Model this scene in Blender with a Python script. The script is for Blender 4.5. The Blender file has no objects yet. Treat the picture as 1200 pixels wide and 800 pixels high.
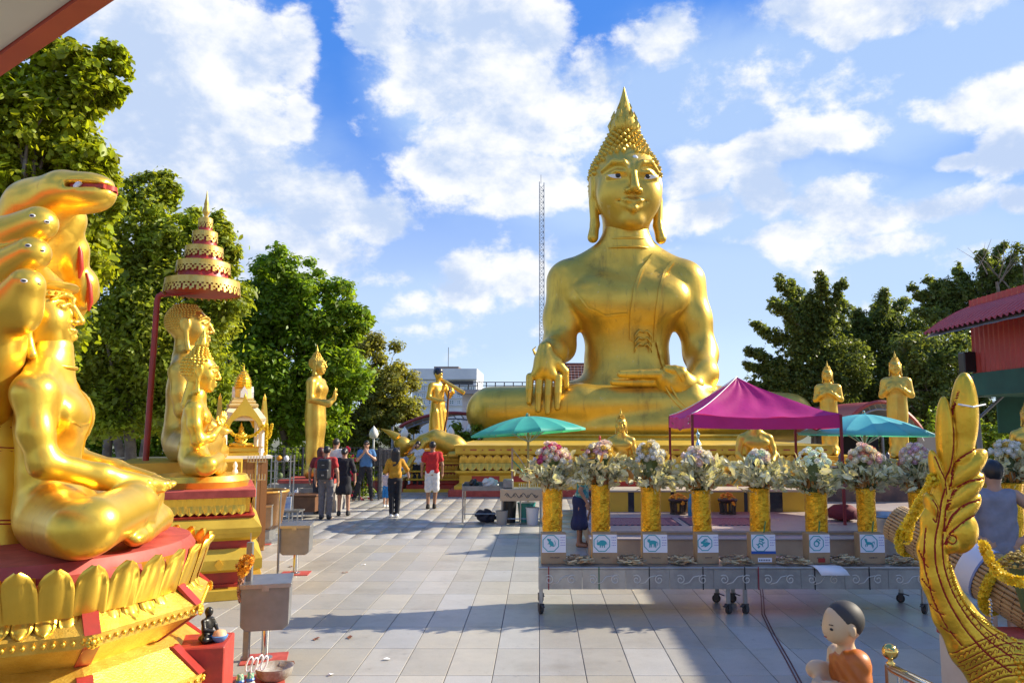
import bpy, math, random
import numpy as np
from mathutils import Vector, Matrix, noise as mnoise
R = math.radians
rnd = random.Random(7)
nrg = np.random.default_rng(11)
scene = bpy.context.scene
col = scene.collection

# ------------------------------------------------------------------ camera
CAMH, FPX, CX, CY, PITCH = 2.13, 900.0, 632.0, 400.0, math.atan(98 / 900.0)
cam = bpy.data.cameras.new('camera')
cam.lens = 27.0
cam.sensor_width = 36.0
cam.shift_x = -32 / 1200.0
cam.clip_start, cam.clip_end = 0.05, 3000
camo = bpy.data.objects.new('camera', cam)
camo.location = (0, 0, CAMH)
camo.rotation_euler = (math.pi / 2 + PITCH, 0, 0)
col.objects.link(camo)
scene.camera = camo
SP, CP = math.sin(PITCH), math.cos(PITCH)

def at(px, py, Y):
    """world point seen at photo pixel (px, py) standing Y metres out"""
    u, v = (px - CX) / FPX, (CY - py) / FPX
    s = Y / (CP - v * SP)
    return Vector((s * u, Y, CAMH + s * (SP + v * CP)))

def gy(py, z=0.0):
    """distance of a point of height z seen at pixel row py"""
    v = (CY - py) / FPX
    return (z - CAMH) / (SP + v * CP) * (CP - v * SP)

def gx(px, Y, z=0.0):
    q = (z - CAMH) / Y
    v = (q * CP - SP) / (CP + q * SP)
    return (px - CX) / FPX * Y / (CP - v * SP)

# ------------------------------------------------------------------ light
SUN_EL, SUN_AZ = R(31), R(18)          # sun to the right and beyond: shadows fall left and towards the viewer
sund = Vector((math.cos(SUN_AZ) * math.cos(SUN_EL), math.sin(SUN_AZ) * math.cos(SUN_EL), math.sin(SUN_EL)))
sl = bpy.data.lights.new('sun', 'SUN')
sl.energy = 3.3
sl.angle = R(0.55)
sl.color = (1.0, 0.90, 0.72)
so = bpy.data.objects.new('sun', sl)
so.rotation_euler = sund.to_track_quat('Z', 'Y').to_euler()
col.objects.link(so)
vs = scene.view_settings
vs.view_transform = 'Standard'
vs.look = 'None'
vs.exposure = 1.42
vs.gamma = 1.0
vs.use_curve_mapping = False

world = bpy.data.worlds.new('World')
scene.world = world
world.use_nodes = True

class NT:
    """small helper to wire node trees"""
    def __init__(s, tree):
        s.t = tree; s.n = tree.nodes; s.l = tree.links
    def new(s, typ, **kw):
        n = s.n.new(typ)
        for k, v in kw.items(): setattr(n, k, v)
        return n
    def set(s, sock, v):
        if isinstance(v, bpy.types.NodeSocket): s.l.new(v, sock)
        else: sock.default_value = v
    def m(s, op, a, b=None, c=None, clamp=False):
        n = s.new('ShaderNodeMath', operation=op); n.use_clamp = clamp
        s.set(n.inputs[0], a)
        if b is not None: s.set(n.inputs[1], b)
        if c is not None: s.set(n.inputs[2], c)
        return n.outputs[0]
    def mix(s, f, a, b, blend='MIX'):
        n = s.new('ShaderNodeMix', data_type='RGBA', blend_type=blend)
        s.set(n.inputs[0], f); s.set(n.inputs[6], a); s.set(n.inputs[7], b)
        return n.outputs[2]
    def noise(s, vec, scale, detail=3, rough=.5, dist=0):
        n = s.new('ShaderNodeTexNoise')
        if vec is not None: s.l.new(vec, n.inputs['Vector'])
        n.inputs['Scale'].default_value = scale; n.inputs['Detail'].default_value = detail
        n.inputs['Roughness'].default_value = rough; n.inputs['Distortion'].default_value = dist
        return n.outputs[0]
    def smooth(s, x, a, b):
        n = s.new('ShaderNodeMapRange', interpolation_type='SMOOTHSTEP')
        s.set(n.inputs[0], x); n.inputs[1].default_value = a; n.inputs[2].default_value = b
        return n.outputs[0]

def build_sky():
    w = NT(world.node_tree)
    w.n.clear()
    out = w.new('ShaderNodeOutputWorld')
    bg = w.new('ShaderNodeBackground'); bg.inputs[1].default_value = 0.15
    sky = w.new('ShaderNodeTexSky', sky_type='NISHITA')
    sky.sun_disc = False
    sky.sun_elevation = SUN_EL
    sky.sun_rotation = math.pi / 2 - SUN_AZ
    sky.air_density = 1.0; sky.dust_density = 0.6; sky.ozone_density = 2.5; sky.altitude = 50
    tc = w.new('ShaderNodeTexCoord')
    d = tc.outputs['Generated']
    sep = w.new('ShaderNodeSeparateXYZ'); w.l.new(d, sep.inputs[0])
    az = w.m('ARCTAN2', sep.outputs[0], sep.outputs[1])
    el = w.m('ARCSINE', sep.outputs[2])
    # soft clouds: large banks at fixed bearings, broken up by fractal noise
    def ang(px, py):
        p = at(px, py, 1.0) - Vector((0, 0, CAMH)); p.normalize()
        return math.atan2(p.x, p.y), math.asin(p.z)
    blobs = [(200, 30, 110, 50, .95), (300, 60, 62, 55, .95), (345, 60, 34, 60, .85), (150, 140, 120, 80, 1.0), (260, 140, 100, 60, .95), (350, 140, 26, 40, .8),
             (300, 215, 90, 50, .95), (380, 235, 80, 50, 1.0), (440, 255, 48, 36, .95), (225, 280, 130, 70, .95), (340, 295, 110, 40, .9), (470, 325, 70, 22, .6),
             (440, 40, 52, 50, .95), (560, 15, 130, 44, .9), (640, 40, 60, 50, .8), (500, 90, 95, 60, .95), (600, 120, 110, 80, .9), (540, 180, 110, 60, .85), (620, 215, 70, 40, .9),
             (690, 100, 70, 80, .75), (545, 330, 56, 40, 1.0), (610, 325, 54, 42, .95), (500, 350, 50, 22, .65), (645, 290, 24, 30, .7),
             (770, 40, 90, 44, .8), (960, 20, 70, 26, .6), (1070, 10, 110, 30, .9), (992, 40, 24, 20, 1.0), (900, 175, 90, 22, .8), (1000, 155, 140, 26, .7), (1120, 125, 120, 30, .7), (860, 100, 120, 50, .6), (1020, 90, 120, 40, .55),
             (815, 205, 44, 34, .9), (835, 250, 56, 28, .9), (898, 228, 44, 42, 1.0), (920, 275, 90, 30, .75), (975, 235, 80, 36, .85), (1010, 255, 90, 32, .9), (1080, 245, 76, 20, .85), (1030, 285, 90, 22, .7),
             (1120, 190, 28, 11, .85), (1185, 178, 38, 22, .95), (1195, 235, 22, 16, .9), (1140, 300, 90, 20, .5)]
    veils = [(830, 110, 190, 95), (1010, 105, 190, 85), (560, 110, 130, 120), (900, 240, 150, 70), (1060, 280, 170, 60), (230, 250, 190, 130), (1150, 60, 130, 80), (690, 180, 120, 100), (180, 90, 160, 100), (500, 380, 300, 60), (850, 330, 250, 60)]
    # the same kind of banks carry on round the rest of the sky
    rr = random.Random(5)
    outer = []
    for i in range(14):
        outer.append((R(rr.uniform(55, 305)), R(rr.uniform(10, 60)), R(rr.uniform(10, 20)), R(rr.uniform(4, 9)), .85))
    acc = None
    def add_blob(a, e, sa, se, wt):
        nonlocal acc
        da = w.m('SUBTRACT', az, a) if a <= math.pi else w.m('SUBTRACT', w.m('ADD', az, 2 * math.pi), a)
        x = w.m('MULTIPLY', da, 1 / sa); y = w.m('MULTIPLY', w.m('SUBTRACT', el, e), 1 / se)
        q = w.m('MULTIPLY_ADD', x, x, w.m('MULTIPLY', y, y))
        g = w.m('MULTIPLY', w.m('POWER', 2.718, w.m('MULTIPLY', q, -.9)), wt)
        acc = g if acc is None else w.m('MAXIMUM', acc, g)
    for px, py, rx, ry, wt in blobs:
        a, e = ang(px, py)
        add_blob(a, e, rx / FPX * .95, ry / FPX * .95, wt)
    for o in outer: add_blob(*o)
    puffs = acc; acc = None
    for px, py, rx, ry in veils:
        e_, f_ = ang(px, py); add_blob(e_, f_, rx / FPX, ry / FPX, 1.0)
    for o in outer: add_blob(o[0], o[1], o[2] * 1.5, o[3] * 1.6, .9)
    veil = acc
    mp = w.new('ShaderNodeMapping'); w.l.new(d, mp.inputs[0]); mp.inputs['Scale'].default_value = (1, 1, 1.4)
    n1 = w.noise(mp.outputs[0], 6.5, 14, .60, .10)
    n2 = w.noise(mp.outputs[0], 30.0, 8, .62)
    n3 = w.noise(mp.outputs[0], 3.6, 6, .55, .3)
    den = w.m('ADD', w.m('MULTIPLY', puffs, .92), w.m('MULTIPLY_ADD', n1, 2.1, -1.07))
    den = w.m('ADD', den, w.m('MULTIPLY_ADD', n2, .42, -.21))
    cov = w.smooth(den, .24, .54)
    thin = w.smooth(w.m('ADD', w.m('MULTIPLY_ADD', n3, 1.1, -.55), veil), .22, .85)
    # sun side of each puff is whiter, thick cores greyer blue
    off = w.new('ShaderNodeVectorMath', operation='ADD'); w.l.new(mp.outputs[0], off.inputs[0]); off.inputs[1].default_value = (.028, 0, .04)
    n1b = w.noise(off.outputs[0], 6.5, 14, .60, .10)
    relief = w.m('SUBTRACT', n1, n1b)
    lit = w.smooth(w.m('ADD', w.m('MULTIPLY', relief, 3.0), w.m('MULTIPLY_ADD', n3, 1.5, w.m('MULTIPLY', den, -.42))), .16, .86)
    ccol = w.mix(lit, (1.42, 1.74, 2.34, 1), (2.62, 2.64, 2.66, 1))
    # clear air: the deep blue of the afternoon, paler to the horizon
    hz = w.smooth(el, .0, .46)
    grad = w.mix(hz, (1.72, 2.00, 2.48, 1), (.17, .62, 1.98, 1))
    clear = w.mix(.90, w.mix(1.0, sky.outputs[0], (.55, .82, 1.08, 1), 'MULTIPLY'), grad)
    base = w.mix(w.m('MULTIPLY', thin, .70), clear, (1.42, 1.88, 2.54, 1))
    low = w.smooth(el, .0, .12)
    fin = w.mix(w.m('MULTIPLY', cov, w.m('MULTIPLY_ADD', low, .8, .15)), base, ccol)
    w.l.new(fin, bg.inputs[0])
    w.l.new(bg.outputs[0], out.inputs[0])
build_sky()

# ------------------------------------------------------------------ materials
_mats = {}
def mat(name, c, rough=.5, metal=0.0, c2=None, ns=4.0, amt=.5, bump=0.0, bs=30.0, island=0.0, spec=.5, coat=0.0, trans=None, sharp=None, rv=0.0):
    if name in _mats: return _mats[name]
    m = bpy.data.materials.new(name); m.use_nodes = True
    t = NT(m.node_tree); t.n.clear()
    out = t.new('ShaderNodeOutputMaterial')
    b = t.new('ShaderNodeBsdfPrincipled')
    b.inputs['Roughness'].default_value = rough; b.inputs['Metallic'].default_value = metal
    b.inputs['Specular IOR Level'].default_value = spec; b.inputs['Coat Weight'].default_value = coat
    b.inputs['Coat Roughness'].default_value = .15
    tc = t.new('ShaderNodeTexCoord'); vec = tc.outputs['Object']
    c = tuple(c) + (1,)
    cs = None
    if c2 is not None:
        n = t.noise(vec, ns, 5, .6)
        lo, hi = sharp or (.5 - amt * .35, .5 + amt * .35)
        f = t.smooth(n, lo, hi)
        cs = t.mix(f, c, tuple(c2) + (1,))
    if island:
        g = t.new('ShaderNodeNewGeometry')
        hv = t.new('ShaderNodeHueSaturation')
        t.l.new(t.m('MULTIPLY_ADD', g.outputs['Random Per Island'], island * 2, 1 - island), hv.inputs['Value'])
        t.l.new(t.m('MULTIPLY_ADD', g.outputs['Random Per Island'], .05 * island, .5 - .025 * island), hv.inputs['Hue'])
        if cs is None: hv.inputs['Color'].default_value = c
        else: t.l.new(cs, hv.inputs['Color'])
        cs = hv.outputs[0]
    if cs is None: b.inputs['Base Color'].default_value = c
    else: t.l.new(cs, b.inputs['Base Color'])
    if rv:
        n = t.noise(vec, ns * 1.7, 4, .6)
        t.l.new(t.m('MULTIPLY_ADD', n, rv * 2, rough - rv), b.inputs['Roughness'])
    if bump:
        n = t.noise(vec, bs, 4, .6)
        bp = t.new('ShaderNodeBump'); bp.inputs['Strength'].default_value = bump; bp.inputs['Distance'].default_value = .02
        t.l.new(n, bp.inputs['Height']); t.l.new(bp.outputs[0], b.inputs['Normal'])
    if trans is not None:
        tr = t.new('ShaderNodeBsdfTranslucent')
        if cs is None: tr.inputs[0].default_value = c
        else:
            t.l.new(t.mix(1.0, cs, (1.5, 1.35, .55, 1), 'MULTIPLY'), tr.inputs[0])
        mx = t.new('ShaderNodeMixShader'); mx.inputs[0].default_value = trans
        t.l.new(b.outputs[0], mx.inputs[1]); t.l.new(tr.outputs[0], mx.inputs[2]); t.l.new(mx.outputs[0], out.inputs[0])
    else:
        t.l.new(b.outputs[0], out.inputs[0])
    _mats[name] = m
    return m

# ------------------------------------------------------------------ mesh builder
class MB:
    def __init__(s): s.v = []; s.f = []
    def add(s, vs, fs):
        o = len(s.v); s.v.extend([tuple(p) for p in vs]); s.f.extend([tuple(i + o for i in f) for f in fs]); return s
    def box(s, x0, x1, y0, y1, z0, z1):
        return s.add([(x0, y0, z0), (x1, y0, z0), (x1, y1, z0), (x0, y1, z0), (x0, y0, z1), (x1, y0, z1), (x1, y1, z1), (x0, y1, z1)],
                     [(0, 3, 2, 1), (4, 5, 6, 7), (0, 1, 5, 4), (1, 2, 6, 5), (2, 3, 7, 6), (3, 0, 4, 7)])
    def cbox(s, c, sz, rot=None):
        t = MB().box(-sz[0] / 2, sz[0] / 2, -sz[1] / 2, sz[1] / 2, -sz[2] / 2, sz[2] / 2)
        M = Matrix.Rotation(rot[2], 3, 'Z') @ Matrix.Rotation(rot[1], 3, 'Y') @ Matrix.Rotation(rot[0], 3, 'X') if rot else Matrix.Identity(3)
        return s.add([M @ Vector(p) + Vector(c) for p in t.v], t.f)
    def tube(s, pts, r, n=8, cap=True, flat=1.0):
        pts = [Vector(p) for p in pts]
        rs = r if isinstance(r, (list, tuple)) else [r] * len(pts)
        rings = []; up = None
        for i, p in enumerate(pts):
            tn = (pts[min(i + 1, len(pts) - 1)] - pts[max(i - 1, 0)])
            if tn.length < 1e-9: tn = Vector((0, 0, 1))
            tn.normalize()
            if up is None: up = Vector((0, 0, 1)) if abs(tn.z) < .9 else Vector((1, 0, 0))
            a = tn.cross(up)
            if a.length < 1e-6: a = tn.cross(Vector((0, 1, 0)))
            a.normalize(); b = tn.cross(a).normalized(); up = -b if b.dot(up) < 0 else b
            b = up
            a = tn.cross(b).normalized()
            rings.append([p + a * math.cos(2 * math.pi * k / n) * rs[i] + b * math.sin(2 * math.pi * k / n) * rs[i] * flat for k in range(n)])
        vs = [q for rg in rings for q in rg]; fs = []
        for i in range(len(pts) - 1):
            for k in range(n):
                k2 = (k + 1) % n
                fs.append((i * n + k, i * n + k2, (i + 1) * n + k2, (i + 1) * n + k))
        if cap:
            fs.append(tuple(range(n - 1, -1, -1))); fs.append(tuple((len(pts) - 1) * n + k for k in range(n)))
        return s.add(vs, fs)
    def lathe(s, prof, n=20, c=(0, 0, 0), sy=1.0):
        vs = []; fs = []
        for r, z in prof:
            for k in range(n):
                a = 2 * math.pi * k / n
                vs.append((c[0] + r * math.cos(a), c[1] + r * math.sin(a) * sy, c[2] + z))
        for i in range(len(prof) - 1):
            for k in range(n):
                k2 = (k + 1) % n
                fs.append((i * n + k, i * n + k2, (i + 1) * n + k2, (i + 1) * n + k))
        fs.append(tuple(range(n - 1, -1, -1))); fs.append(tuple((len(prof) - 1) * n + k for k in range(n)))
        return s.add(vs, fs)
    def prism(s, poly, d0, d1, axis='y'):
        """extrude a 2-D outline (x,z), (x,y) or (y,z) between d0 and d1"""
        def p3(a, b, d): return {'y': (a, d, b), 'z': (a, b, d), 'x': (d, a, b)}[axis]
        n = len(poly)
        vs = [p3(a, b, d0) for a, b in poly] + [p3(a, b, d1) for a, b in poly]
        fs = [tuple(range(n)), tuple(range(2 * n - 1, n - 1, -1))] + [(i, n + i, n + (i + 1) % n, (i + 1) % n) for i in range(n)]
        return s.add(vs, fs)
    def sheet(s, g, thick=0.0, close=False):
        """grid of points g[i][j] as a surface"""
        ni, nj = len(g), len(g[0])
        vs = [p for row in g for p in row]; fs = []
        for i in range(ni - 1 + (1 if close else 0)):
            for j in range(nj - 1):
                i2 = (i + 1) % ni
                fs.append((i * nj + j, i2 * nj + j, i2 * nj + j + 1, i * nj + j + 1))
        return s.add(vs, fs)
    def tier(s, hx, hy, prof, c=(0, 0)):
        """moulded block on a rectangular plan: prof = [(inset, z)]"""
        vs = []; fs = []
        for ins, z in prof:
            for sx, sy in ((-1, -1), (1, -1), (1, 1), (-1, 1)): vs.append((c[0] + sx * (hx - ins), c[1] + sy * (hy - ins), z))
        for i in range(len(prof) - 1):
            for k in range(4):
                k2 = (k + 1) % 4
                fs.append((i * 4 + k, i * 4 + k2, i * 4 + 4 + k2, i * 4 + 4 + k))
        fs.append((3, 2, 1, 0)); n = (len(prof) - 1) * 4; fs.append((n, n + 1, n + 2, n + 3))
        return s.add(vs, fs)
    def mesh(s, name, smooth=None):
        me = bpy.data.meshes.new(name); me.from_pydata([tuple(p) for p in s.v], [], s.f); me.update()
        if smooth is not None:
            me.polygons.foreach_set('use_smooth', [True] * len(me.polygons))
            if smooth < 179: me.set_sharp_from_angle(angle=R(smooth))
        return me

def npmesh(name, V, F, smooth=True):
    """fast mesh from numpy arrays (F all quads or all triangles)"""
    me = bpy.data.meshes.new(name)
    k = F.shape[1]
    me.vertices.add(len(V)); me.vertices.foreach_set('co', np.ascontiguousarray(V, dtype=np.float32).ravel())
    me.loops.add(F.size); me.loops.foreach_set('vertex_index', np.ascontiguousarray(F, dtype=np.int32).ravel())
    me.polygons.add(len(F)); me.polygons.foreach_set('loop_start', np.arange(0, F.size, k, dtype=np.int32))
    me.update(calc_edges=True); me.validate()
    if smooth: me.polygons.foreach_set('use_smooth', [True] * len(me.polygons))
    return me

def link(name, me, m=None, parent=None, loc=None, rot=None, sc=None, kind=None, label=None):
    if m is not None and len(me.materials) == 0: me.materials.append(m)
    o = bpy.data.objects.new(name, me); col.objects.link(o)
    if parent is not None: o.parent = parent
    if loc is not None: o.location = loc
    if rot is not None: o.rotation_euler = rot
    if sc is not None: o.scale = sc if isinstance(sc, (tuple, list)) else (sc,) * 3
    if kind: o['kind'] = kind
    if label: o['label'] = label
    return o

def obj(name, mb, m, parent=None, smooth=None, bev=0, seg=1, **kw):
    o = link(name, mb.mesh(name, smooth), m, parent, **kw)
    if bev:
        b = o.modifiers.new('bevel', 'BEVEL'); b.width = bev; b.segments = seg; b.limit_method = 'ANGLE'; b.angle_limit = R(35)
    return o

def tag(o, label, cat, group=None):
    o['label'] = label; o['category'] = cat
    if group: o['group'] = group
    return o

def thing(name, label, cat, loc=(0, 0, 0), rotz=0.0, group=None, sc=None):
    o = bpy.data.objects.new(name, None); col.objects.link(o)
    o.empty_display_size = .1
    o.location = loc; o.rotation_euler = (0, 0, rotz)
    if sc: o.scale = (sc,) * 3
    return tag(o, label, cat, group)

def kids(o): return [c for c in list(bpy.data.objects) if c.parent is o]
def dup(root, loc, rotz, label, group=None, sc=None, skip=()):
    r = root.copy(); col.objects.link(r); r.location = loc; r.rotation_euler = (0, 0, rotz); r['label'] = label
    if group: r['group'] = group
    if sc: r.scale = (sc,) * 3
    for c in kids(root):
        if c.name.split('.')[0] in skip: continue
        k = c.copy(); col.objects.link(k); k.parent = r
        for g in kids(c):
            q = g.copy(); col.objects.link(q); q.parent = k
    return r

# ------------------------------------------------------------------ smooth-blended solids (distance fields -> one continuous surface)
def rotm(e): return np.array((Matrix.Rotation(e[2], 3, 'Z') @ Matrix.Rotation(e[1], 3, 'Y') @ Matrix.Rotation(e[0], 3, 'X')))
def rc(a, b, ra, rb=None, k=0.0, op=1):
    rb = ra if rb is None else rb
    a = np.array(a, float); b = np.array(b, float); r = max(ra, rb)
    def fn(X, Y, Z):
        d = b - a; L = max(d @ d, 1e-12)
        px, py, pz = X - a[0], Y - a[1], Z - a[2]
        t = np.clip((px * d[0] + py * d[1] + pz * d[2]) / L, 0, 1)
        return np.sqrt((px - t * d[0]) ** 2 + (py - t * d[1]) ** 2 + (pz - t * d[2]) ** 2) - (ra + t * (rb - ra))
    return (np.minimum(a, b) - r, np.maximum(a, b) + r, fn, k, op)
def el(c, r, k=0.0, op=1, rot=None):
    c = np.array(c, float); r = np.array(r, float) if hasattr(r, '__len__') else np.array([r] * 3, float)
    M = rotm(rot) if rot is not None else None
    ext = r if M is None else np.full(3, r.max())
    def fn(X, Y, Z):
        x, y, z = X - c[0], Y - c[1], Z - c[2]
        if M is not None: x, y, z = M[0, 0] * x + M[1, 0] * y + M[2, 0] * z, M[0, 1] * x + M[1, 1] * y + M[2, 1] * z, M[0, 2] * x + M[1, 2] * y + M[2, 2] * z
        k0 = np.sqrt((x / r[0]) ** 2 + (y / r[1]) ** 2 + (z / r[2]) ** 2)
        k1 = np.sqrt((x / r[0] ** 2) ** 2 + (y / r[1] ** 2) ** 2 + (z / r[2] ** 2) ** 2)
        return k0 * (k0 - 1) / np.maximum(k1, 1e-9)
    return (c - ext, c + ext, fn, k, op)
def bx(c, h, rd=0.0, k=0.0, op=1, rot=None):
    c = np.array(c, float); h = np.array(h, float)
    M = rotm(rot) if rot is not None else None
    ext = h if M is None else np.full(3, np.linalg.norm(h))
    def fn(X, Y, Z):
        x, y, z = X - c[0], Y - c[1], Z - c[2]
        if M is not None: x, y, z = M[0, 0] * x + M[1, 0] * y + M[2, 0] * z, M[0, 1] * x + M[1, 1] * y + M[2, 1] * z, M[0, 2] * x + M[1, 2] * y + M[2, 2] * z
        qx, qy, qz = np.abs(x) - h[0] + rd, np.abs(y) - h[1] + rd, np.abs(z) - h[2] + rd
        return np.sqrt(np.maximum(qx, 0) ** 2 + np.maximum(qy, 0) ** 2 + np.maximum(qz, 0) ** 2) + np.minimum(np.maximum(np.maximum(qx, qy), qz), 0) - rd
    return (c - ext, c + ext, fn, k, op)
def chain(pts, rs, k=0.0, op=1):
    return [rc(pts[i], pts[i + 1], rs[i], rs[i + 1], k, op) for i in range(len(pts) - 1)]
def mir(f, *pts, **kw):
    """the same solid on both sides of x = 0"""
    out = []
    for s in (1, -1):
        q = [(s * p[0], p[1], p[2]) if hasattr(p, '__len__') and i < f_npts(f) else p for i, p in enumerate(pts)]
        kk = dict(kw)
        if s < 0 and kk.get('rot') is not None: e = kk['rot']; kk['rot'] = (e[0], -e[1], -e[2])
        out.append(f(*q, **kk))
    return out
def f_npts(f): return 2 if f is rc else 1

class Field:
    def __init__(s, prims, vox, disp=None):
        lo = np.min([p[0] for p in prims if p[4] == 1], axis=0) - 3 * vox
        hi = np.max([p[1] for p in prims if p[4] == 1], axis=0) + 3 * vox
        n = np.ceil((hi - lo) / vox).astype(int) + 1
        s.lo, s.vox, s.n = lo, vox, n
        ax = [lo[i] + vox * np.arange(n[i]) for i in range(3)]
        F = np.full(n, 50.0 * vox, dtype=np.float64)
        for plo, phi, fn, k, op in prims:
            pad = k + 3 * vox
            i0 = np.maximum(((plo - pad - lo) / vox).astype(int), 0); i1 = np.minimum(np.ceil((phi + pad - lo) / vox).astype(int) + 1, n)
            if (i1 <= i0).any(): continue
            sl_ = tuple(slice(a, b) for a, b in zip(i0, i1))
            d = fn(ax[0][sl_[0]][:, None, None], ax[1][sl_[1]][None, :, None], ax[2][sl_[2]][None, None, :])
            A = F[sl_]
            if op == 1:
                if k > 0:
                    h = np.maximum(k - np.abs(A - d), 0) / k
                    F[sl_] = np.minimum(A, d) - h * h * k * .25
                else: F[sl_] = np.minimum(A, d)
            else:
                if k > 0:
                    h = np.maximum(k - np.abs(A + d), 0) / k
                    F[sl_] = np.maximum(A, -d) + h * h * k * .25
                else: F[sl_] = np.maximum(A, -d)
        if disp is not None: F = F + disp(ax[0][:, None, None], ax[1][None, :, None], ax[2][None, None, :])
        s.F = F
    def mesh(s):
        F, n = s.F, s.n
        S = F < 0
        c = np.zeros(n - 1, dtype=np.int8)
        for dx in (0, 1):
            for dy in (0, 1):
                for dz in (0, 1): c += S[dx:n[0] - 1 + dx, dy:n[1] - 1 + dy, dz:n[2] - 1 + dz]
        act = np.argwhere((c > 0) & (c < 8))
        idx = np.full(n - 1, -1, dtype=np.int64); idx[tuple(act.T)] = np.arange(len(act))
        acc = np.zeros((len(act), 3)); cnt = np.zeros(len(act))
        for axis in range(3):
            for a in (0, 1):
                for b in (0, 1):
                    o = np.zeros(3, int); o[(axis + 1) % 3] = a; o[(axis + 2) % 3] = b
                    e = np.zeros(3, int); e[axis] = 1
                    p0 = act + o; p1 = p0 + e
                    f0 = F[tuple(p0.T)]; f1 = F[tuple(p1.T)]
                    mk = (f0 < 0) != (f1 < 0)
                    t = np.where(mk, f0 / np.where(mk, f0 - f1, 1), 0)
                    q = o[None, :] + t[:, None] * e[None, :]
                    acc += np.where(mk[:, None], q, 0); cnt += mk
        V = s.lo + s.vox * (act + acc / cnt[:, None])
        faces = []
        for axis in range(3):
            u, w = (axis + 1) % 3, (axis + 2) % 3
            sl0 = [slice(None)] * 3; sl1 = [slice(None)] * 3
            sl0[axis] = slice(0, n[axis] - 1); sl1[axis] = slice(1, n[axis])
            for k in (u, w):
                sl0[k] = slice(1, n[k] - 1); sl1[k] = slice(1, n[k] - 1)
            A, B = S[tuple(sl0)], S[tuple(sl1)]
            for flip in (False, True):
                E = np.argwhere((A & ~B) if not flip else (~A & B))
                if not len(E): continue
                off = np.zeros(3, int); off[u] = 1; off[w] = 1
                E = E + off
                du = np.zeros(3, int); du[u] = 1; dw = np.zeros(3, int); dw[w] = 1
                q = [idx[tuple((E - du - dw).T)], idx[tuple((E - dw).T)], idx[tuple(E.T)], idx[tuple((E - du).T)]]
                if flip: q = q[::-1]
                faces.append(np.stack(q, 1))
        Fc = np.concatenate(faces)
        return V, Fc[(Fc >= 0).all(1)]
    def front(s, x, z, inset=0.0):
        """y of the surface met when coming from -y at (x, z)"""
        i = int(round((x - s.lo[0]) / s.vox)); k = int(round((z - s.lo[2]) / s.vox))
        if not (0 <= i < s.n[0] and 0 <= k < s.n[2]): return None
        c = s.F[i, :, k]; w_ = np.argwhere(c < 0)
        if not len(w_): return None
        j = int(w_[0][0])
        if j == 0: return s.lo[1]
        t = c[j - 1] / (c[j - 1] - c[j])
        return s.lo[1] + s.vox * (j - 1 + t)

def solid(name, prims, vox, m, parent=None, scale=1.0, off=(0, 0, 0), disp=None, **kw):
    f = prims if isinstance(prims, Field) else Field(prims, vox, disp)
    V, Fc = f.mesh()
    return link(name, npmesh(name, V * scale + np.array(off), Fc), m, parent, **kw)
# ================================================================== statues
GOLD_OLD = mat('weathered_gold_paint', (.82, .55, .085), .39, .72, c2=(.60, .37, .05), ns=.8, amt=1.1, bump=.16, bs=5, rv=.12)
GOLD = mat('gold_paint', (.80, .53, .10), .38, .76, c2=(.62, .38, .055), ns=3, amt=.9, bump=.08, bs=18, rv=.08)
GOLD_HOT = mat('polished_gold_paint', (.93, .62, .085), .34, .76, c2=(.80, .48, .045), ns=2.2, amt=.9, bump=.07, bs=14, rv=.09)
def weather(m, c, scale, lo, hi, amt, stretch=.25):
    """vertical rain streaks and worn blotches"""
    t = NT(m.node_tree); b_ = next(n for n in t.n if n.type == 'BSDF_PRINCIPLED')
    src = b_.inputs['Base Color'].links[0].from_socket
    tc = t.new('ShaderNodeTexCoord'); mp = t.new('ShaderNodeMapping'); t.l.new(tc.outputs['Object'], mp.inputs[0]); mp.inputs['Scale'].default_value = (1, 1, stretch)
    n = t.noise(mp.outputs[0], scale, 8, .68, .4)
    t.l.new(t.mix(t.m('MULTIPLY', t.smooth(n, lo, hi), amt), src, c + (1,)), b_.inputs['Base Color'])
weather(GOLD_OLD, (.28, .16, .04), 1.3, .52, .74, .65)
weather(GOLD_OLD, (.32, .19, .06), 4.5, .58, .68, .40, .12)
weather(GOLD_OLD, (.80, .66, .36), 6.0, .60, .72, .45, 1.0)
weather(GOLD, (.30, .16, .03), 4.0, .55, .75, .5)
weather(GOLD_HOT, (.52, .20, .02), 3.5, .54, .74, .6)
weather(GOLD_HOT, (.45, .24, .05), 14, .60, .70, .4, .3)
GOLD_PLINTH = mat('ochre_plinth_paint', (.68, .45, .045), .42, .25, c2=(.56, .35, .03), ns=3, bump=.05, bs=25)
RED = mat('red_enamel', (.42, .03, .02), .42, 0, c2=(.30, .03, .02), ns=5, bump=.04)
RED_WORN = mat('worn_red_paint', (.50, .085, .06), .6, 0, c2=(.36, .05, .035), ns=6, bump=.06)
WHITE = mat('white_paint', (.80, .79, .76), .5)
BLACK = mat('black_paint', (.015, .015, .018), .4)
V3 = lambda *a: np.array(a, float)

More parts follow.
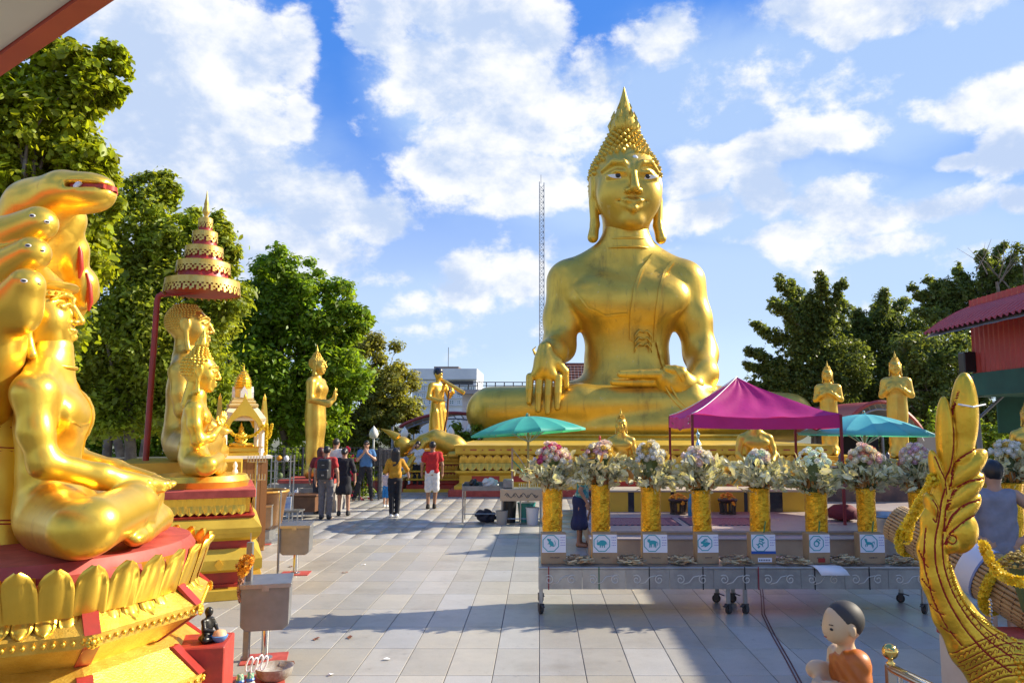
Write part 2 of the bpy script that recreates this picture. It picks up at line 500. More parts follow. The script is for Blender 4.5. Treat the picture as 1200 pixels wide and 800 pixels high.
def hand(w, d, n, L, curl=.5, side=1, k=None, spread=.13, th=1.0):
    """five-fingered hand: wrist w, finger direction d, back-of-hand normal n"""
    w, d, n = V3(*w), V3(*d), V3(*n)
    d = d / np.linalg.norm(d); n = n - d * (n @ d); n = n / np.linalg.norm(n)
    s = np.cross(d, n) * side
    k = L * .05 if k is None else k
    p = [rc(w + d * L * .08, w + d * L * .30 + s * L * .11, L * .13, L * .10, L * .1), rc(w + d * L * .1, w + d * L * .30 - s * L * .10, L * .13, L * .10, L * .1),
         rc(w - d * L * .1, w + d * L * .2, L * .12, L * .13, L * .1)]
    for i, ln in enumerate((.46, .53, .50, .38)):
        b = w + d * L * .34 + s * L * spread * (1.5 - i)
        m_ = b + d * L * ln * .5 - n * L * ln * .12 * curl
        e = m_ + (d * math.cos(curl) - n * math.sin(curl)) * L * ln * .5
        p += [rc(b, m_, L * .062, L * .056, k), rc(m_, e, L * .056, L * .042, k)]
    b = w + d * L * .10 + s * L * .18
    m_ = b + (d * .6 + s * .55 * th - n * .2) * L * .22 * th
    e = m_ + (d * .95 + s * .1 - n * .25) * L * .22 * th
    p += [rc(w + d * L * .05 + s * L * .08, b, L * .09, L * .085, L * .08), rc(b, m_, L * .08, L * .065, k), rc(m_, e, L * .065, L * .048, k)]
    return p

D_ = .05      # face features sit this much higher on the mask
def head_prims(hair=True, ears=True, ush=True):
    p = [el((0, .06, .60), (.36, .42, .40)), el((0, -.06, .40), (.318, .34, .37), .12), el((0, -.15, .17), (.20, .22, .17), .14)]
    p += mir(el, (.18, -.22, .34 + D_), (.14, .13, .17), .14)
    p += [rc((0, .05, .12), (0, .07, -.36), .25, .27, .06)]
    p += [rc((0, .06, z), (0, .06, z + .001), .272, .272, .02) for z in ()]
    p += mir(el, (.16, -.425, .52 + D_), (.13, .09, .065), .05, op=-1)
    p += mir(el, (.16, -.325, .500 + D_), (.122, .062, .058), .02)
    for s in (1, -1):
        p += chain([(s * .035, -.395, .555 + D_), (s * .10, -.402, .640 + D_), (s * .20, -.355, .655 + D_), (s * .31, -.235, .585 + D_)], [.026, .030, .030, .016], .02)
    for s in (1, -1): p += chain([(s * .045, -.365, .512 + D_), (s * .10, -.400, .536 + D_), (s * .17, -.398, .542 + D_), (s * .285, -.305, .520 + D_)], [.012, .020, .021, .012], .012)
    p += [rc((0, -.385, .60 + D_), (0, -.490, .345 + D_), .030, .050, .03)] + mir(el, (.055, -.430, .330 + D_), (.040, .046, .034), .02)
    p += chain([(-.15, -.345, .240 + D_), (-.06, -.408, .225 + D_), (0, -.412, .212 + D_), (.06, -.408, .225 + D_), (.15, -.345, .240 + D_)], [.012, .036, .032, .036, .012], .012)
    p += chain([(-.11, -.365, .190 + D_), (0, -.408, .150 + D_), (.11, -.365, .190 + D_)], [.018, .044, .018], .010)
    p += chain([(-.19, -.325, .256 + D_), (-.06, -.445, .196 + D_), (0, -.455, .188 + D_), (.06, -.445, .196 + D_), (.19, -.325, .256 + D_)], [.009] * 5, .010, -1)
    p += [el((0, -.315, .085), (.11, .07, .07), .07)]
    if ears:
        p += mir(el, (.365, .045, .52), (.045, .11, .18), .02) + mir(rc, (.355, .02, .40), (.345, .0, .12), .055, .050, .02) + mir(rc, (.345, .0, .12), (.372, -.03, -.03), .050, .060, .03)
        p += mir(el, (.412, .02, .52), (.02, .06, .11), .02, op=-1)
    if hair:
        p += [el((0, .085, .635), (.368, .412, .375), .03)]
        if ush: p += [rc((0, .07, .86), (0, .07, 1.10), .285, .13, .08)]
        # keep the face in front of the hair cap
        p += [el((0, -.10, .60), (.315, .315, .27), .03)]
    return p

def curl_mesh(Vp, Vn, rad, hgt, n=6, pointy=True):
    V, F = [], []
    for q, nn in zip(Vp, Vn):
        nn = Vector(nn).normalized(); a = nn.orthogonal().normalized(); b = nn.cross(a); q = Vector(q); o = len(V)
        pr = ((1.0, -.2), (.75, .45), (.12, 1.0)) if pointy else ((1.0, -.2), (.92, .4), (.5, .85), (.1, 1.0))
        for r_, h_ in pr:
            for k in range(n):
                t = 2 * math.pi * k / n
                V.append(q + (a * math.cos(t) + b * math.sin(t)) * rad * r_ + nn * hgt * h_)
        for i in range(len(pr) - 1):
            for k in range(n):
                k2 = (k + 1) % n
                F.append((o + i * n + k, o + i * n + k2, o + i * n + n + k2, o + i * n + n + k))
    return MB().add(V, F)

def hair_points(sp=.085, ztop=1.19):
    P_, N_ = [], []
    z = .24
    row = 0
    while z < ztop:
        e = max(0, 1 - ((z - .635) / .385) ** 2) ** .5
        cone = np.interp(z, [.80, .86, 1.0, 1.1, 1.2], [0, .28, .225, .17, .125])
        rx, ry = max(.368 * e, cone), max(.410 * e, cone)
        n = max(6, int(2 * math.pi * (rx + ry) / 2 / sp))
        for k in range(n):
            a = 2 * math.pi * (k + .5 * (row % 2)) / n
            x, y = rx * math.sin(a), -ry * math.cos(a)
            ang = min(a, 2 * math.pi - a)
            thr = np.interp(ang, [0, .75, 1.15, 1.45, 1.8, 3.2], [.86, .84, .70, .60, .30, .22])
            if z < thr: continue
            if 1.25 < ang < 1.75 and z < .62: continue
            nz = (z - .635) / .385 if z < .95 else .35
            P_.append((x, y + .08, z)); N_.append((x / max(rx, .05), y / max(ry, .05), max(nz, -.3)))
        z += sp * .86 * (.75 if z > .85 else 1); row += 1
    return P_, N_

def flame(mb, n=14, base=1.14, tip=1.70):
    h = tip - base
    mb.lathe([(.13, base), (.165, base + h * .10), (.165, base + h * .22), (.125, base + h * .36), (.085, base + h * .52), (.055, base + h * .68), (.028, base + h * .84), (.006, base + h)], n, (0, .07, 0))
    for lvl, (r, z, s_) in enumerate(((.150, base + h * .14, .85), (.118, base + h * .32, .75), (.070, base + h * .52, .55))):
        for k in range(8 if lvl == 0 else 6):
            a = 2 * math.pi * (k + .5 * lvl) / (8 if lvl == 0 else 6)
            d = Vector((math.sin(a), -math.cos(a), 0)); q = Vector((0, .07, z)) + d * r
            mb.tube([q - d * .02 - Vector((0, 0, .04 * s_)), q + d * .012 * s_ + Vector((0, 0, .04 * s_)), q - d * .012 * s_ + Vector((0, 0, .14 * s_))], [.035 * s_, .035 * s_, .004], 5)
    return mb

def buddha_head(parent, S, off, vox, m, rot=(0, 0, 0), eyes=True, curls=True, finial=True, sp=.085, hair=True, name='head', round_curls=False, iris=True, spire=False, ush=True):
    h = link(name, None, parent=parent) if False else None
    V, F = Field(head_prims(hair, True, ush), vox).mesh()
    h = link(name, npmesh(name, V, F), m, parent, loc=off, rot=rot, sc=S)
    if curls:
        P_, N_ = hair_points(sp, 1.19 if ush else 1.0)
        obj('hair_curls', curl_mesh(P_, N_, sp * .52, sp * (.48 if round_curls else .70), pointy=not round_curls), m, h, smooth=180, kind='stuff')
    if finial and spire: obj('spire_finial', MB().lathe([(.14, 1.10), (.13, 1.18), (.075, 1.22), (.085, 1.28), (.06, 1.36), (.03, 1.48), (.004, 1.66)], 12, (0, .07, 0)), m, h, smooth=50)
    elif finial: obj('flame_finial', flame(MB()), m, h, smooth=50)
    if eyes:
        for s in (1, -1):
            e = MB().add(*ellipse_patch(.155 * s, .500, .092, .024, Field_front, s)) if False else eye_patch(s)
            w_ = obj('eye', e, WHITE, h, smooth=180)
            if iris: obj('pupil', MB().lathe([(.029, 0), (.024, .007), (.006, .010)], 12, (0, 0, 0)), BLACK, h, smooth=60, loc=(s * .158, -.391, .500 + D_), rot=(math.pi / 2, 0, s * .18))
    return h

def eye_patch(s):
    """almond white of the eye lying on the eyelid bulge"""
    mb = MB(); g = []
    for j in range(5):
        row = []
        for i in range(11):
            t = i / 10 * 2 - 1
            half = .028 * (1 - t * t) ** .7
            x = .16 + t * .104; z = .495 + D_ + (half if j < 2 else half * .62) * (j / 4 * 2 - 1) + .010 * t * t
            q = max(0, 1 - ((x - .16) / .128) ** 2 - ((z - .5 - D_) / .10) ** 2)
            y = -.328 - .064 * q ** .5
            row.append((s * x, y, z))
        g.append(row)
    return mb.sheet(g)

def seated_prims(arms='earth', ld=1.0, lr=1.0, hands=True):
    hd_ = []
    p = [el((0, 4, 46), (64, 44, 44)), el((0, 9, 92), (51, 35, 58), 16), el((0, 6, 152), (62, 38, 50), 18), rc((-66, 8, 187), (66, 8, 187), 25, k=18),
         rc((-30, 10, 205), (30, 10, 205), 14, k=16), rc((0, 8, 200), (0, 5, 244), 31, 27, 12)]
    p += mir(el, (34, -21, 162), (32, 13, 20), 24) + mir(rc, (66, 8, 196), (12, 8, 226), 14, 18, k=16)
    y1 = lambda v: v * ld
    # crossed legs
    p += [rc((-38, -2, 32 * lr), (-158, y1(-28), 30 * lr), 40, 27 * lr, 12), rc((40, -2, 30 * lr), (178, y1(-24), 27 * lr), 40, 26 * lr, 12)]
    p += [rc((178, y1(-36), 24), (40, y1(-66), 17), 25, 17, 10), rc((40, y1(-66), 17), (-75, y1(-62), 13), 17, 12, 8), el((-95, y1(-58), 12), (26, 13, 10), 8)]
    p += chain([(-158, y1(-36), 32 * lr), (-60, y1(-54), 38 * lr), (60, y1(-56), 40 * lr), (120, y1(-42), 40 * lr)], [27 * lr, 23 * lr, 19 * lr, 14 * lr], 8)
    p += [el((120, y1(-42), 44), (30, 14, 10), 8)]
    if arms == 'earth':
        p += chain([(-73, 8, 187), (-78, 4, 142), (-81, -6, 108), (-90, -40, 98), (-98, -66, 89)], [21.5, 20, 18, 14.5, 11], 10)
        hd_ += hand((-99, -67, 92), (-.05, -.20, -1), (-.1, -1, .15), 72, .10, side=-1, spread=.142, k=.9)
        p += chain([(73, 8, 187), (79, 4, 142), (86, 0, 100), (80, -34, 74), (60, -54, 60)], [21.5, 20.5, 19, 16, 12.5], 10)
        hd_ += hand((56, -56, 60), (-1, -.10, -.02), (.05, -.75, -.65), 94, .03, side=1, spread=.115, k=1.2, th=.45)
    elif arms == 'lap':
        for s in (1, -1):
            p += chain([(s * 74, 8, 186), (s * 80, 6, 142), (s * 82, -2, 106), (s * 60, y1(-34), 84), (s * 34, y1(-62), 68)], [21, 17.5, 16, 14, 11], 10)
            hd_ += hand((s * 34, y1(-64), 66), (-s * .9, -.35, -.2), (0, -.3, -1), 66, .2, side=-s, spread=.12)
    elif arms == 'teach':
        for s in (1, -1):
            p += chain([(s * 76, 8, 186), (s * 86, 4, 140), (s * 88, -8, 98), (s * 62, -40, 108), (s * 22, -60, 134)], [22, 19, 17, 14, 10], 10)
            hd_ += hand((s * 22, -62, 136), (-s * .25, -.35, 1), (s * .6, -.6, -.2), 56, .25, side=s, spread=.12)
    elif arms == 'down':
        for s in (1, -1):
            p += chain([(s * 76, 8, 186), (s * 90, 4, 140), (s * 96, -8, 100), (s * 70, -50, 70), (s * 30, -64, 62)], [22, 19, 17, 14, 10], 10)
            hd_ += hand((s * 30, -66, 62), (-s, -.2, -.1), (0, -.3, -1), 60, .2, side=-s)
    return (p + hd_) if hands else (p, hd_)
def seated_mesh(parent, arms, m, S, vox, hvox, ld=1.0, lr=1.0):
    p, h = seated_prims(arms, ld, lr, False)
    V, F = Field(p, vox).mesh(); V2, F2 = Field(h, hvox).mesh()
    return link('body', npmesh('body', np.concatenate([V, V2]) * S, np.concatenate([F, F2 + len(V)])), m, parent)

def strip_on(fld, pts, width, lift, S=1.0):
    """thin raised band following a front-facing path [(x,z)] over a surface"""
    pts = [V3(*q) for q in pts]
    dense = []
    for i in range(len(pts) - 1):
        n = max(2, int(np.linalg.norm(pts[i + 1] - pts[i]) / (fld.vox * 1.5)))
        for t in range(n): dense.append(pts[i] + (pts[i + 1] - pts[i]) * t / n)
    dense.append(pts[-1])
    nn = max(1, int(width / (fld.vox * 1.5)))
    top = []
    for i, q in enumerate(dense):
        d = dense[min(i + 1, len(dense) - 1)] - dense[max(i - 1, 0)]; d = d / np.linalg.norm(d); s = V3(d[1], -d[0])
        row = []
        for j in range(nn + 1):
            c = q + s * width * (j / nn - .5)
            y = fld.front(c[0], c[1])
            if y is None: y = row[-1][1] + lift if row else 0
            row.append((c[0], y - lift, c[1]))
        top.append(row)
    # close the edges down into the body
    g = [[(r[0][0], r[0][1] + lift * 2.5, r[0][2])] + r + [(r[-1][0], r[-1][1] + lift * 2.5, r[-1][2])] for r in top]
    g = [[(a, b + lift * 2.5, c) for a, b, c in g[0]]] + g + [[(a, b + lift * 2.5, c) for a, b, c in g[-1]]]
    mb = MB().sheet(g); mb.v = [(a * S, b * S, c * S) for a, b, c in mb.v]
    return mb

def petal_mesh(name, w, h, bulge, up=True):
    """one lotus petal, base at z = 0, bulging to -y, tip up (or down), with a raised heart and a rolled rim"""
    NJ, NI = 9, 10
    g = []
    for j in range(NJ + 1):
        t = j / NJ
        half = w / 2 * (1.0 if t < .45 else max(.04, (1 - ((t - .45) / .55) ** 2.2)) ** .55)
        row = []
        for i in range(NI + 1):
            s = i / NI * 2 - 1
            rim = .42 * bulge if abs(s) > .75 or t > .86 else 0
            y = -bulge * (.25 + .75 * math.cos(s * 1.15) ** 1.2) * (.55 + .55 * math.sin(min(t * 1.2, 1) * 2.0)) - bulge * .55 * t * t - rim * .6
            row.append((half * s, y, h * t * (1 if up else -1)))
        g.append(row)
    mb = MB().sheet(g)
    back = [[(x, y + bulge * .5 + .004, z * .985) for x, y, z in r] for r in (g[0], g[4], g[NJ])]
    mb.add([(-w / 2, .02, 0), (w / 2, .02, 0), (w * .36, .0, h * .8 * (1 if up else -1)), (-w * .36, .0, h * .8 * (1 if up else -1))], [(0, 1, 2, 3)])
    return mb.mesh(name, 50)

# ------------------------------------------------------------------ the great seated Buddha
BBY = 35.0
U = BBY / 900.0
bb = thing('giant_seated_buddha', 'colossal weathered gold seated Buddha towering over the plaza on its tiered plinth', 'statue',
           (at(737, 515, BBY).x, BBY, at(737, 515, BBY).z), R(1))
BF = Field(seated_prims('earth'), 2.6)
seated_mesh(bb, 'earth', GOLD_OLD, U, 2.4, 1.0)
HB = 111
hd = buddha_head(bb, HB * U, (1 * U, 6 * U, 243 * U), .015, GOLD_OLD, rot=(R(1), 0, R(3)), sp=.072)
obj('robe_sash', strip_on(BF, [(40, 210), (28, 194), (19, 172), (15, 145), (15, 112)], 27, 1.6, U), GOLD_OLD, bb, smooth=40)
for dx in (-15, 13.5):
    obj('sash_hem', strip_on(BF, [(40 + dx, 209), (28 + dx, 194), (19 + dx, 172), (15 + dx, 145), (15 + dx, 113)], 3.2, 3.6, U), GOLD_OLD, bb, smooth=40)
obj('robe_hem', strip_on(BF, [(32, 112), (40, 80), (50, 64)], 3.4, 2.0, U), GOLD_OLD, bb, smooth=40)
obj('robe_hem', strip_on(BF, [(-66, 172), (-50, 150), (-30, 140), (-4, 142)], 2.2, 1.6, U), GOLD_OLD, bb, smooth=40)
tails = MB()
for i, z in enumerate((122, 114, 107)):
    for s in (-1, 1):
        y = (BF.front(14 + s * 8, z) or -30) - 3
        tails.tube([(14 * U, y * U, z * U), ((14 + s * 5) * U, (y - .5) * U, (z + 2) * U), ((14 + s * 9) * U, y * U, (z - 3) * U), ((14 + s * 10) * U, y * U, (z - 8) * U)], [1.3 * U, 1.5 * U, 1.2 * U, .5 * U], 6)
obj('robe_tassel', tails, GOLD_OLD, bb, smooth=180)
for a, b in ((30, 38), (36, 45)):
    obj('leg_robe_fold', strip_on(BF, [(a, 58), (a + 8, 44), (b + 10, 34)], 1.6, 1.2, U), GOLD_OLD, bb, smooth=40)
for z_, r_ in ((226, 30.5), (237, 28.5)):
    obj('neck_fold', MB().tube([(math.sin(t) * r_ * U, (6.5 - math.cos(t) * r_) * U, (z_ - 3 * math.cos(t)) * U) for t in np.linspace(0, 2 * math.pi, 40)], 1.5 * U, 8, False), GOLD_OLD, bb, smooth=180)
mk = MB().lathe([(.045, -.02), (.04, .0), (.02, .008)], 9)
obj('brow_mark', mk, WHITE, hd, loc=(.035, -.352, .745), rot=(math.pi / 2 - .25, 0, 0), sc=(.9, 1.15, 1))

# tiered plinth: gold mouldings, two rows of lotus petals, red panels
PL = gy(582)
pcx = bb.location.x
hx, hy = 5.9, 8.5
pcx = gx(525, PL) + hx
pcy = PL + hy
zt = at(600, 522, PL).z
pl = thing('great_buddha_plinth', 'broad gold and red tiered plinth with lotus petal rows under the giant Buddha', 'plinth', (pcx, pcy, 0), 0)
obj('base_course', MB().tier(hx, hy, [(0, 0), (0, .20)]), RED_WORN, pl, bev=.01)
obj('lower_block', MB().tier(hx, hy, [(.16, .2), (.16, .30), (.30, .38), (.30, .62), (.18, .70), (.18, .76)]), GOLD_PLINTH, pl)
obj('middle_block', MB().tier(hx, hy, [(.36, .76), (.36, 1.22)]), RED, pl)
obj('upper_block', MB().tier(hx, hy, [(.26, 1.22), (.20, 1.25), (.18, 1.27), (.18, 1.50), (.12, 1.53), (.12, zt - .03), (.16, zt)]), GOLD_PLINTH, pl)
for k in range(9):
    x = -hx + 1.1 + k * (2 * hx - 2.2) / 8
    obj('red_panel', MB().box(x - .42, x + .42, -hy + .285, -hy + .30, .42, .60), RED, pl)
fr = MB()
for k in range(40):
    x = -hx + .45 + k * (2 * hx - .9) / 39
    if k % 2: fr.box(x - .10, x + .10, -hy + .165, -hy + .18, 1.37, 1.405)
    else: fr.prism([(x - .03, 1.388), (x, 1.365), (x + .03, 1.388), (x, 1.411)], -hy + .165, -hy + .18)
obj('painted_frieze', fr, RED, pl, kind='stuff')
obj('lotus_rim', MB().tier(5.6, 3.9, [(.0, 0), (.06, .10), (.0, .18), (.08, .24)], (0, 0)), GOLD_PLINTH, pl, loc=(.1, 3.6, zt))
pm1 = petal_mesh('lotus_petal', .255, .25, .085, True); pm2 = petal_mesh('lotus_petal', .255, .23, .095, False)
pm1.materials.append(GOLD); pm2.materials.append(GOLD)
nP = int((2 * hx - .6) / .25)
for k in range(nP):
    x = -hx + .30 + (k + .5) * (2 * hx - .6) / nP
    link('lotus_petal', pm1, None, pl, loc=(x, -hy + .34, .99)); link('lotus_petal', pm2, None, pl, loc=(x, -hy + .33, .985))
for k in range(8):
    y = -hy + .5 + k * .25
    link('lotus_petal', pm1, None, pl, loc=(-hx + .34, y, .99), rot=(0, 0, -math.pi / 2)); link('lotus_petal', pm2, None, pl, loc=(-hx + .33, y, .985), rot=(0, 0, -math.pi / 2))

# ------------------------------------------------------------------ Buddha under the naga hood (left)
NX, NY, NZ, NS = at(88, 500, 5.5).x, 5.5, 1.30, .0057
nb = thing('crowned_seated_buddha', 'bright gold crowned Buddha meditating in profile beneath the rearing serpent hood', 'statue', (NX - .05, NY, NZ - .02), R(112))
nb.rotation_euler = (R(-5), 0, R(112))
NBF = Field(seated_prims('lap', 1.6, 1.16), 2.6)
seated_mesh(nb, 'lap', GOLD_HOT, NS, 2.4, 1.3, 1.6, 1.16)
V_, F_ = Field(head_prims(False), .017).mesh()
nh = link('head', npmesh('head', V_, F_), GOLD_HOT, nb, loc=(0, 19 * NS, 238 * NS), sc=102 * NS)
obj('crown', MB().lathe([(.38, .66), (.405, .68), (.41, .75), (.47, .78), (.49, .82), (.46, .85), (.37, .86), (.29, .95), (.20, 1.06), (.11, 1.17), (.0, 1.24)], 30, (0, .045, 0), 1.1), GOLD_HOT, nh, smooth=40)
bd = MB()
for k in range(34):
    a = 2 * math.pi * k / 34
    bd.lathe([(.012, -.02), (.022, 0), (.012, .02)], 6, (.41 * math.sin(a), .045 - .41 * 1.1 * math.cos(a), .715))
obj('crown_beading', bd, GOLD_HOT, nh, kind='stuff')
for s in (1, -1):
    er = MB().tube([(s * .43, .045 + .075 * math.cos(t), .44 + .11 * math.sin(t)) for t in np.linspace(0, 2 * math.pi, 15)], .026, 6, False)
    er.tube([(s * .43, .045 + .045 * math.cos(t), .30 + .05 * math.sin(t)) for t in np.linspace(0, 2 * math.pi, 13)], .022, 6, False)
    obj('ear_ornament', er, GOLD_HOT, nh, smooth=180)
obj('collar', MB().tube([(math.sin(t) * 32 * NS, (6 - math.cos(t) * 30) * NS, (224 - 5 * math.cos(t)) * NS) for t in np.linspace(0, 2 * math.pi, 30)], 2.4 * NS, 6, False), GOLD_HOT, nb, smooth=180)
obj('robe_hem', strip_on(NBF, [(-62, 152), (-40, 146), (-10, 148), (20, 175), (44, 205)], 2.6, 1.4, NS), GOLD_HOT, nb, smooth=40)
obj('robe_sash', strip_on(NBF, [(30, 215), (22, 180), (18, 140), (18, 110)], 22, 1.6, NS), GOLD_HOT, nb, smooth=40)

ng = thing('naga_hood', 'rearing gold serpent with open red mouths and ringed coils shielding the crowned Buddha', 'statue', (0, 0, NZ))
def L(px, py, Y): q = at(px, py, Y); return (q.x, q.y, q.z - NZ)
np_ = chain([L(0, 660, 5.7), L(-2, 560, 5.7), L(2, 470, 5.7), L(0, 400, 5.7), L(-2, 350, 5.75), L(14, 290, 5.7), L(42, 244, 5.6), L(75, 226, 5.5)], [.36, .34, .33, .34, .30, .22, .19, .16], .12)
np_ += [el(L(92, 226, 5.5), (.27, .17, .13), .08, rot=(0, R(2), 0)), el(L(108, 214, 5.5), (.145, .13, .062), .05, rot=(0, R(3), 0)), el(L(106, 238, 5.5), (.14, .115, .062), .05, rot=(0, R(-14), 0))]
np_ += [bx(L(116, 222.5, 5.5), (.165, .2, .016), .012, .01, -1, rot=(0, R(-3), 0))]
np_ += mir(el, (0, 0, 0), .001)[:0]
near = [([L(-30, 430, 5.4), L(-24, 340, 5.32), L(2, 285, 5.25), L(46, 262, 5.2)], [.24, .22, .17, .120]),
        ([L(-30, 450, 5.3), L(-24, 370, 5.2), L(0, 322, 5.12), L(38, 297, 5.08)], [.22, .20, .155, .115]),
        ([L(-22, 470, 5.2), L(-10, 410, 5.1), L(6, 366, 5.0), L(31, 334, 4.96)], [.20, .19, .15, .112])]
np_ += [el(L(29, 360, 4.99), (.108, .12, .18), .06)]
for pts, rs in near: np_ += chain(pts, rs, .05)
far = [([L(30, 400, 6.0), L(55, 335, 6.0), L(76, 305, 5.95), L(86, 292, 5.9)], [.2, .18, .16, .11]), ([L(40, 400, 6.1), L(72, 355, 6.1), L(92, 340, 6.05), L(97, 330, 6.0)], [.2, .17, .14, .10]),
       ([L(40, 330, 5.9), L(55, 290, 5.85), L(72, 262, 5.8), L(78, 255, 5.8)], [.2, .18, .16, .13])]
for pts, rs in far: np_ += chain(pts, rs, .06)
for pts, rs in far[:2]:
    e = np.array(pts[-1]); np_ += [el(e + V3(.02, 0, -.06), (.075, .10, .16), .04)]
solid('body', np_, .022, GOLD_HOT, ng)
MOUTH = mat('mouth_red', (.42, .035, .015), .4)
mo = MB(); g = []
c = V3(*L(114, 222.5, 5.5))
for i in range(9):
    t = i / 8 * 2 - 1
    a = t * math.pi / 2
    g.append([(c[0] - .13 + .275 * math.cos(a) * (1 if abs(t) < 1 else 1), c[1] + .118 * math.sin(a), c[2] - .017 + .003), (c[0] - .13 + .275 * math.cos(a), c[1] + .118 * math.sin(a), c[2] + .017)])
mo.sheet(g); obj('mouth', mo, MOUTH, ng, smooth=60)
obj('mouth', MB().cbox(c + V3(-.02, 0, 0), (.24, .19, .03)), MOUTH, ng)
for pts, rs in far[:2]:
    e = V3(*pts[-1])
    obj('mouth', MB().tube([e + V3(.065, -.07, .06), e + V3(.09, -.06, -.04), e + V3(.098, -.05, -.17), e + V3(.085, -.04, -.24)], [.010, .020, .022, .008], 6), MOUTH, ng, smooth=60)
for s in (-1,):
    obj('fang', MB().tube([c + V3(-.055, s * .122, .02), c + V3(-.075, s * .14, -.02), c + V3(-.085, s * .145, -.055)], [.020, .018, .007], 7), WHITE, ng, smooth=180)
for (px, py, Y) in ((38, 253, 5.02), (55, 260, 5.0), (33, 288, 4.86), (49, 294, 4.86), (28, 329, 4.88), (45, 333, 4.885)):
    e = V3(*L(px, py, Y)); Y2 = e[1]
    o = obj('eye', MB().lathe([(.016, 0), (.014, .005), (.004, .007)], 12), WHITE, ng, smooth=60, loc=e, rot=(math.pi / 2, 0, R(-30)))
    obj('pupil', MB().lathe([(.0105, 0), (.004, .004)], 8), BLACK, o, loc=(0, 0, .007), sc=(1.15, .8, 1))
    o.scale = (1.25, .85, 1)
    o['eye_aim'] = (px, py)
# settle the eyes onto the coils: march along the line of sight in the body's own field
NF = Field(np_, .03)
for o in [k for k in kids(ng) if 'eye_aim' in k]:
    px, py = o['eye_aim']; del o['eye_aim']
    best = None
    for Y in np.arange(4.6, 6.2, .01):
        q = V3(*L(px, py, Y)); i = np.round((q - NF.lo) / NF.vox).astype(int)
        if (i < 1).any() or (i >= NF.n - 1).any(): continue
        if NF.F[tuple(i)] < .004: best = (Y, i); break
    if best:
        i = best[1]
        gr = V3(*(NF.F[tuple(i + d)] - NF.F[tuple(i - d)] for d in np.eye(3, dtype=int))); gr /= np.linalg.norm(gr)
        o.location = V3(*L(px, py, best[0])) ; o.rotation_euler = Vector(gr).to_track_quat('Z', 'Y').to_euler()
rg = MB()
for i, py in enumerate(range(412, 650, 27)):
    for dz in (0, 4):
        cpt = V3(*L(0, py + dz, 5.7)); r_ = .338 + (.004 if py < 600 else .012)
        rg.tube([cpt + V3(math.sin(t) * r_, math.cos(t) * r_, -.03 * math.sin(t)) for t in np.linspace(0, 2 * math.pi, 28)], .006, 5, False)
obj('coil_ring', rg, MOUTH, ng, smooth=180, kind='stuff')

# lotus pedestal of the crowned Buddha
npd = thing('lotus_pedestal', 'round gold lotus pedestal with red straps carrying the crowned Buddha', 'pedestal', (NX, NY, 0))
LEAFY = mat('gold_fabric_relief', (.86, .56, .10), .38, .55, c2=(.72, .42, .05), ns=9, bump=.35, bs=70)
obj('base_step', MB().lathe([(1.02, 0), (1.02, .10), (.95, .14)], 8, sy=1.2), LEAFY, npd)
obj('lower_drum', MB().lathe([(.90, .14), (.98, .36), (.98, .44), (.78, .62), (.70, .66)], 8, sy=1.2), LEAFY, npd)
obj('upper_drum', MB().lathe([(.70, .66), (.92, .82), (.94, .90), (.78, 1.02), (.66, 1.06)], 8, sy=1.2), LEAFY, npd)
obj('red_collar', MB().lathe([(.76, 1.00), (.76, 1.10), (.78, 1.24), (.74, 1.31)], 40, sy=1.32), RED_WORN, npd, smooth=40)
pmn = petal_mesh('lotus_petal', .20, .31, .07, True); pmn.materials.append(GOLD_HOT)
for k in range(31):
    a = 2 * math.pi * k / 31
    link('lotus_petal', pmn, None, npd, loc=(.76 * math.sin(a), -.76 * 1.32 * math.cos(a), 1.0), rot=(R(5), 0, a))
pml = petal_mesh('lotus_petal', .115, .13, .05, False); pml.materials.append(GOLD_HOT)
for k in range(46):      # smaller down-turned row under the big petals
    a = 2 * math.pi * k / 46
    link('lotus_petal', pml, None, npd, loc=(.735 * math.sin(a), -.735 * 1.28 * math.cos(a), 1.015), rot=(R(-16), 0, a))
for zz_, rr_ in ((.40, .992), (.86, .942), (.13, .955)):
    bd = MB(); nb_ = 120
    for k in range(nb_):
        u = k / nb_ * 8; i_ = int(u); f_ = u - i_
        p0_ = Vector((math.cos(i_ * math.pi / 4), math.sin(i_ * math.pi / 4) * 1.2, 0)); p1_ = Vector((math.cos((i_ + 1) * math.pi / 4), math.sin((i_ + 1) * math.pi / 4) * 1.2, 0))
        q_ = p0_.lerp(p1_, f_) * rr_
        bd.lathe([(.004, -.016), (.015, 0), (.004, .016)], 6, (q_.x, q_.y, zz_))
    obj('bead_band', bd, GOLD_HOT, npd, kind='stuff', smooth=180)
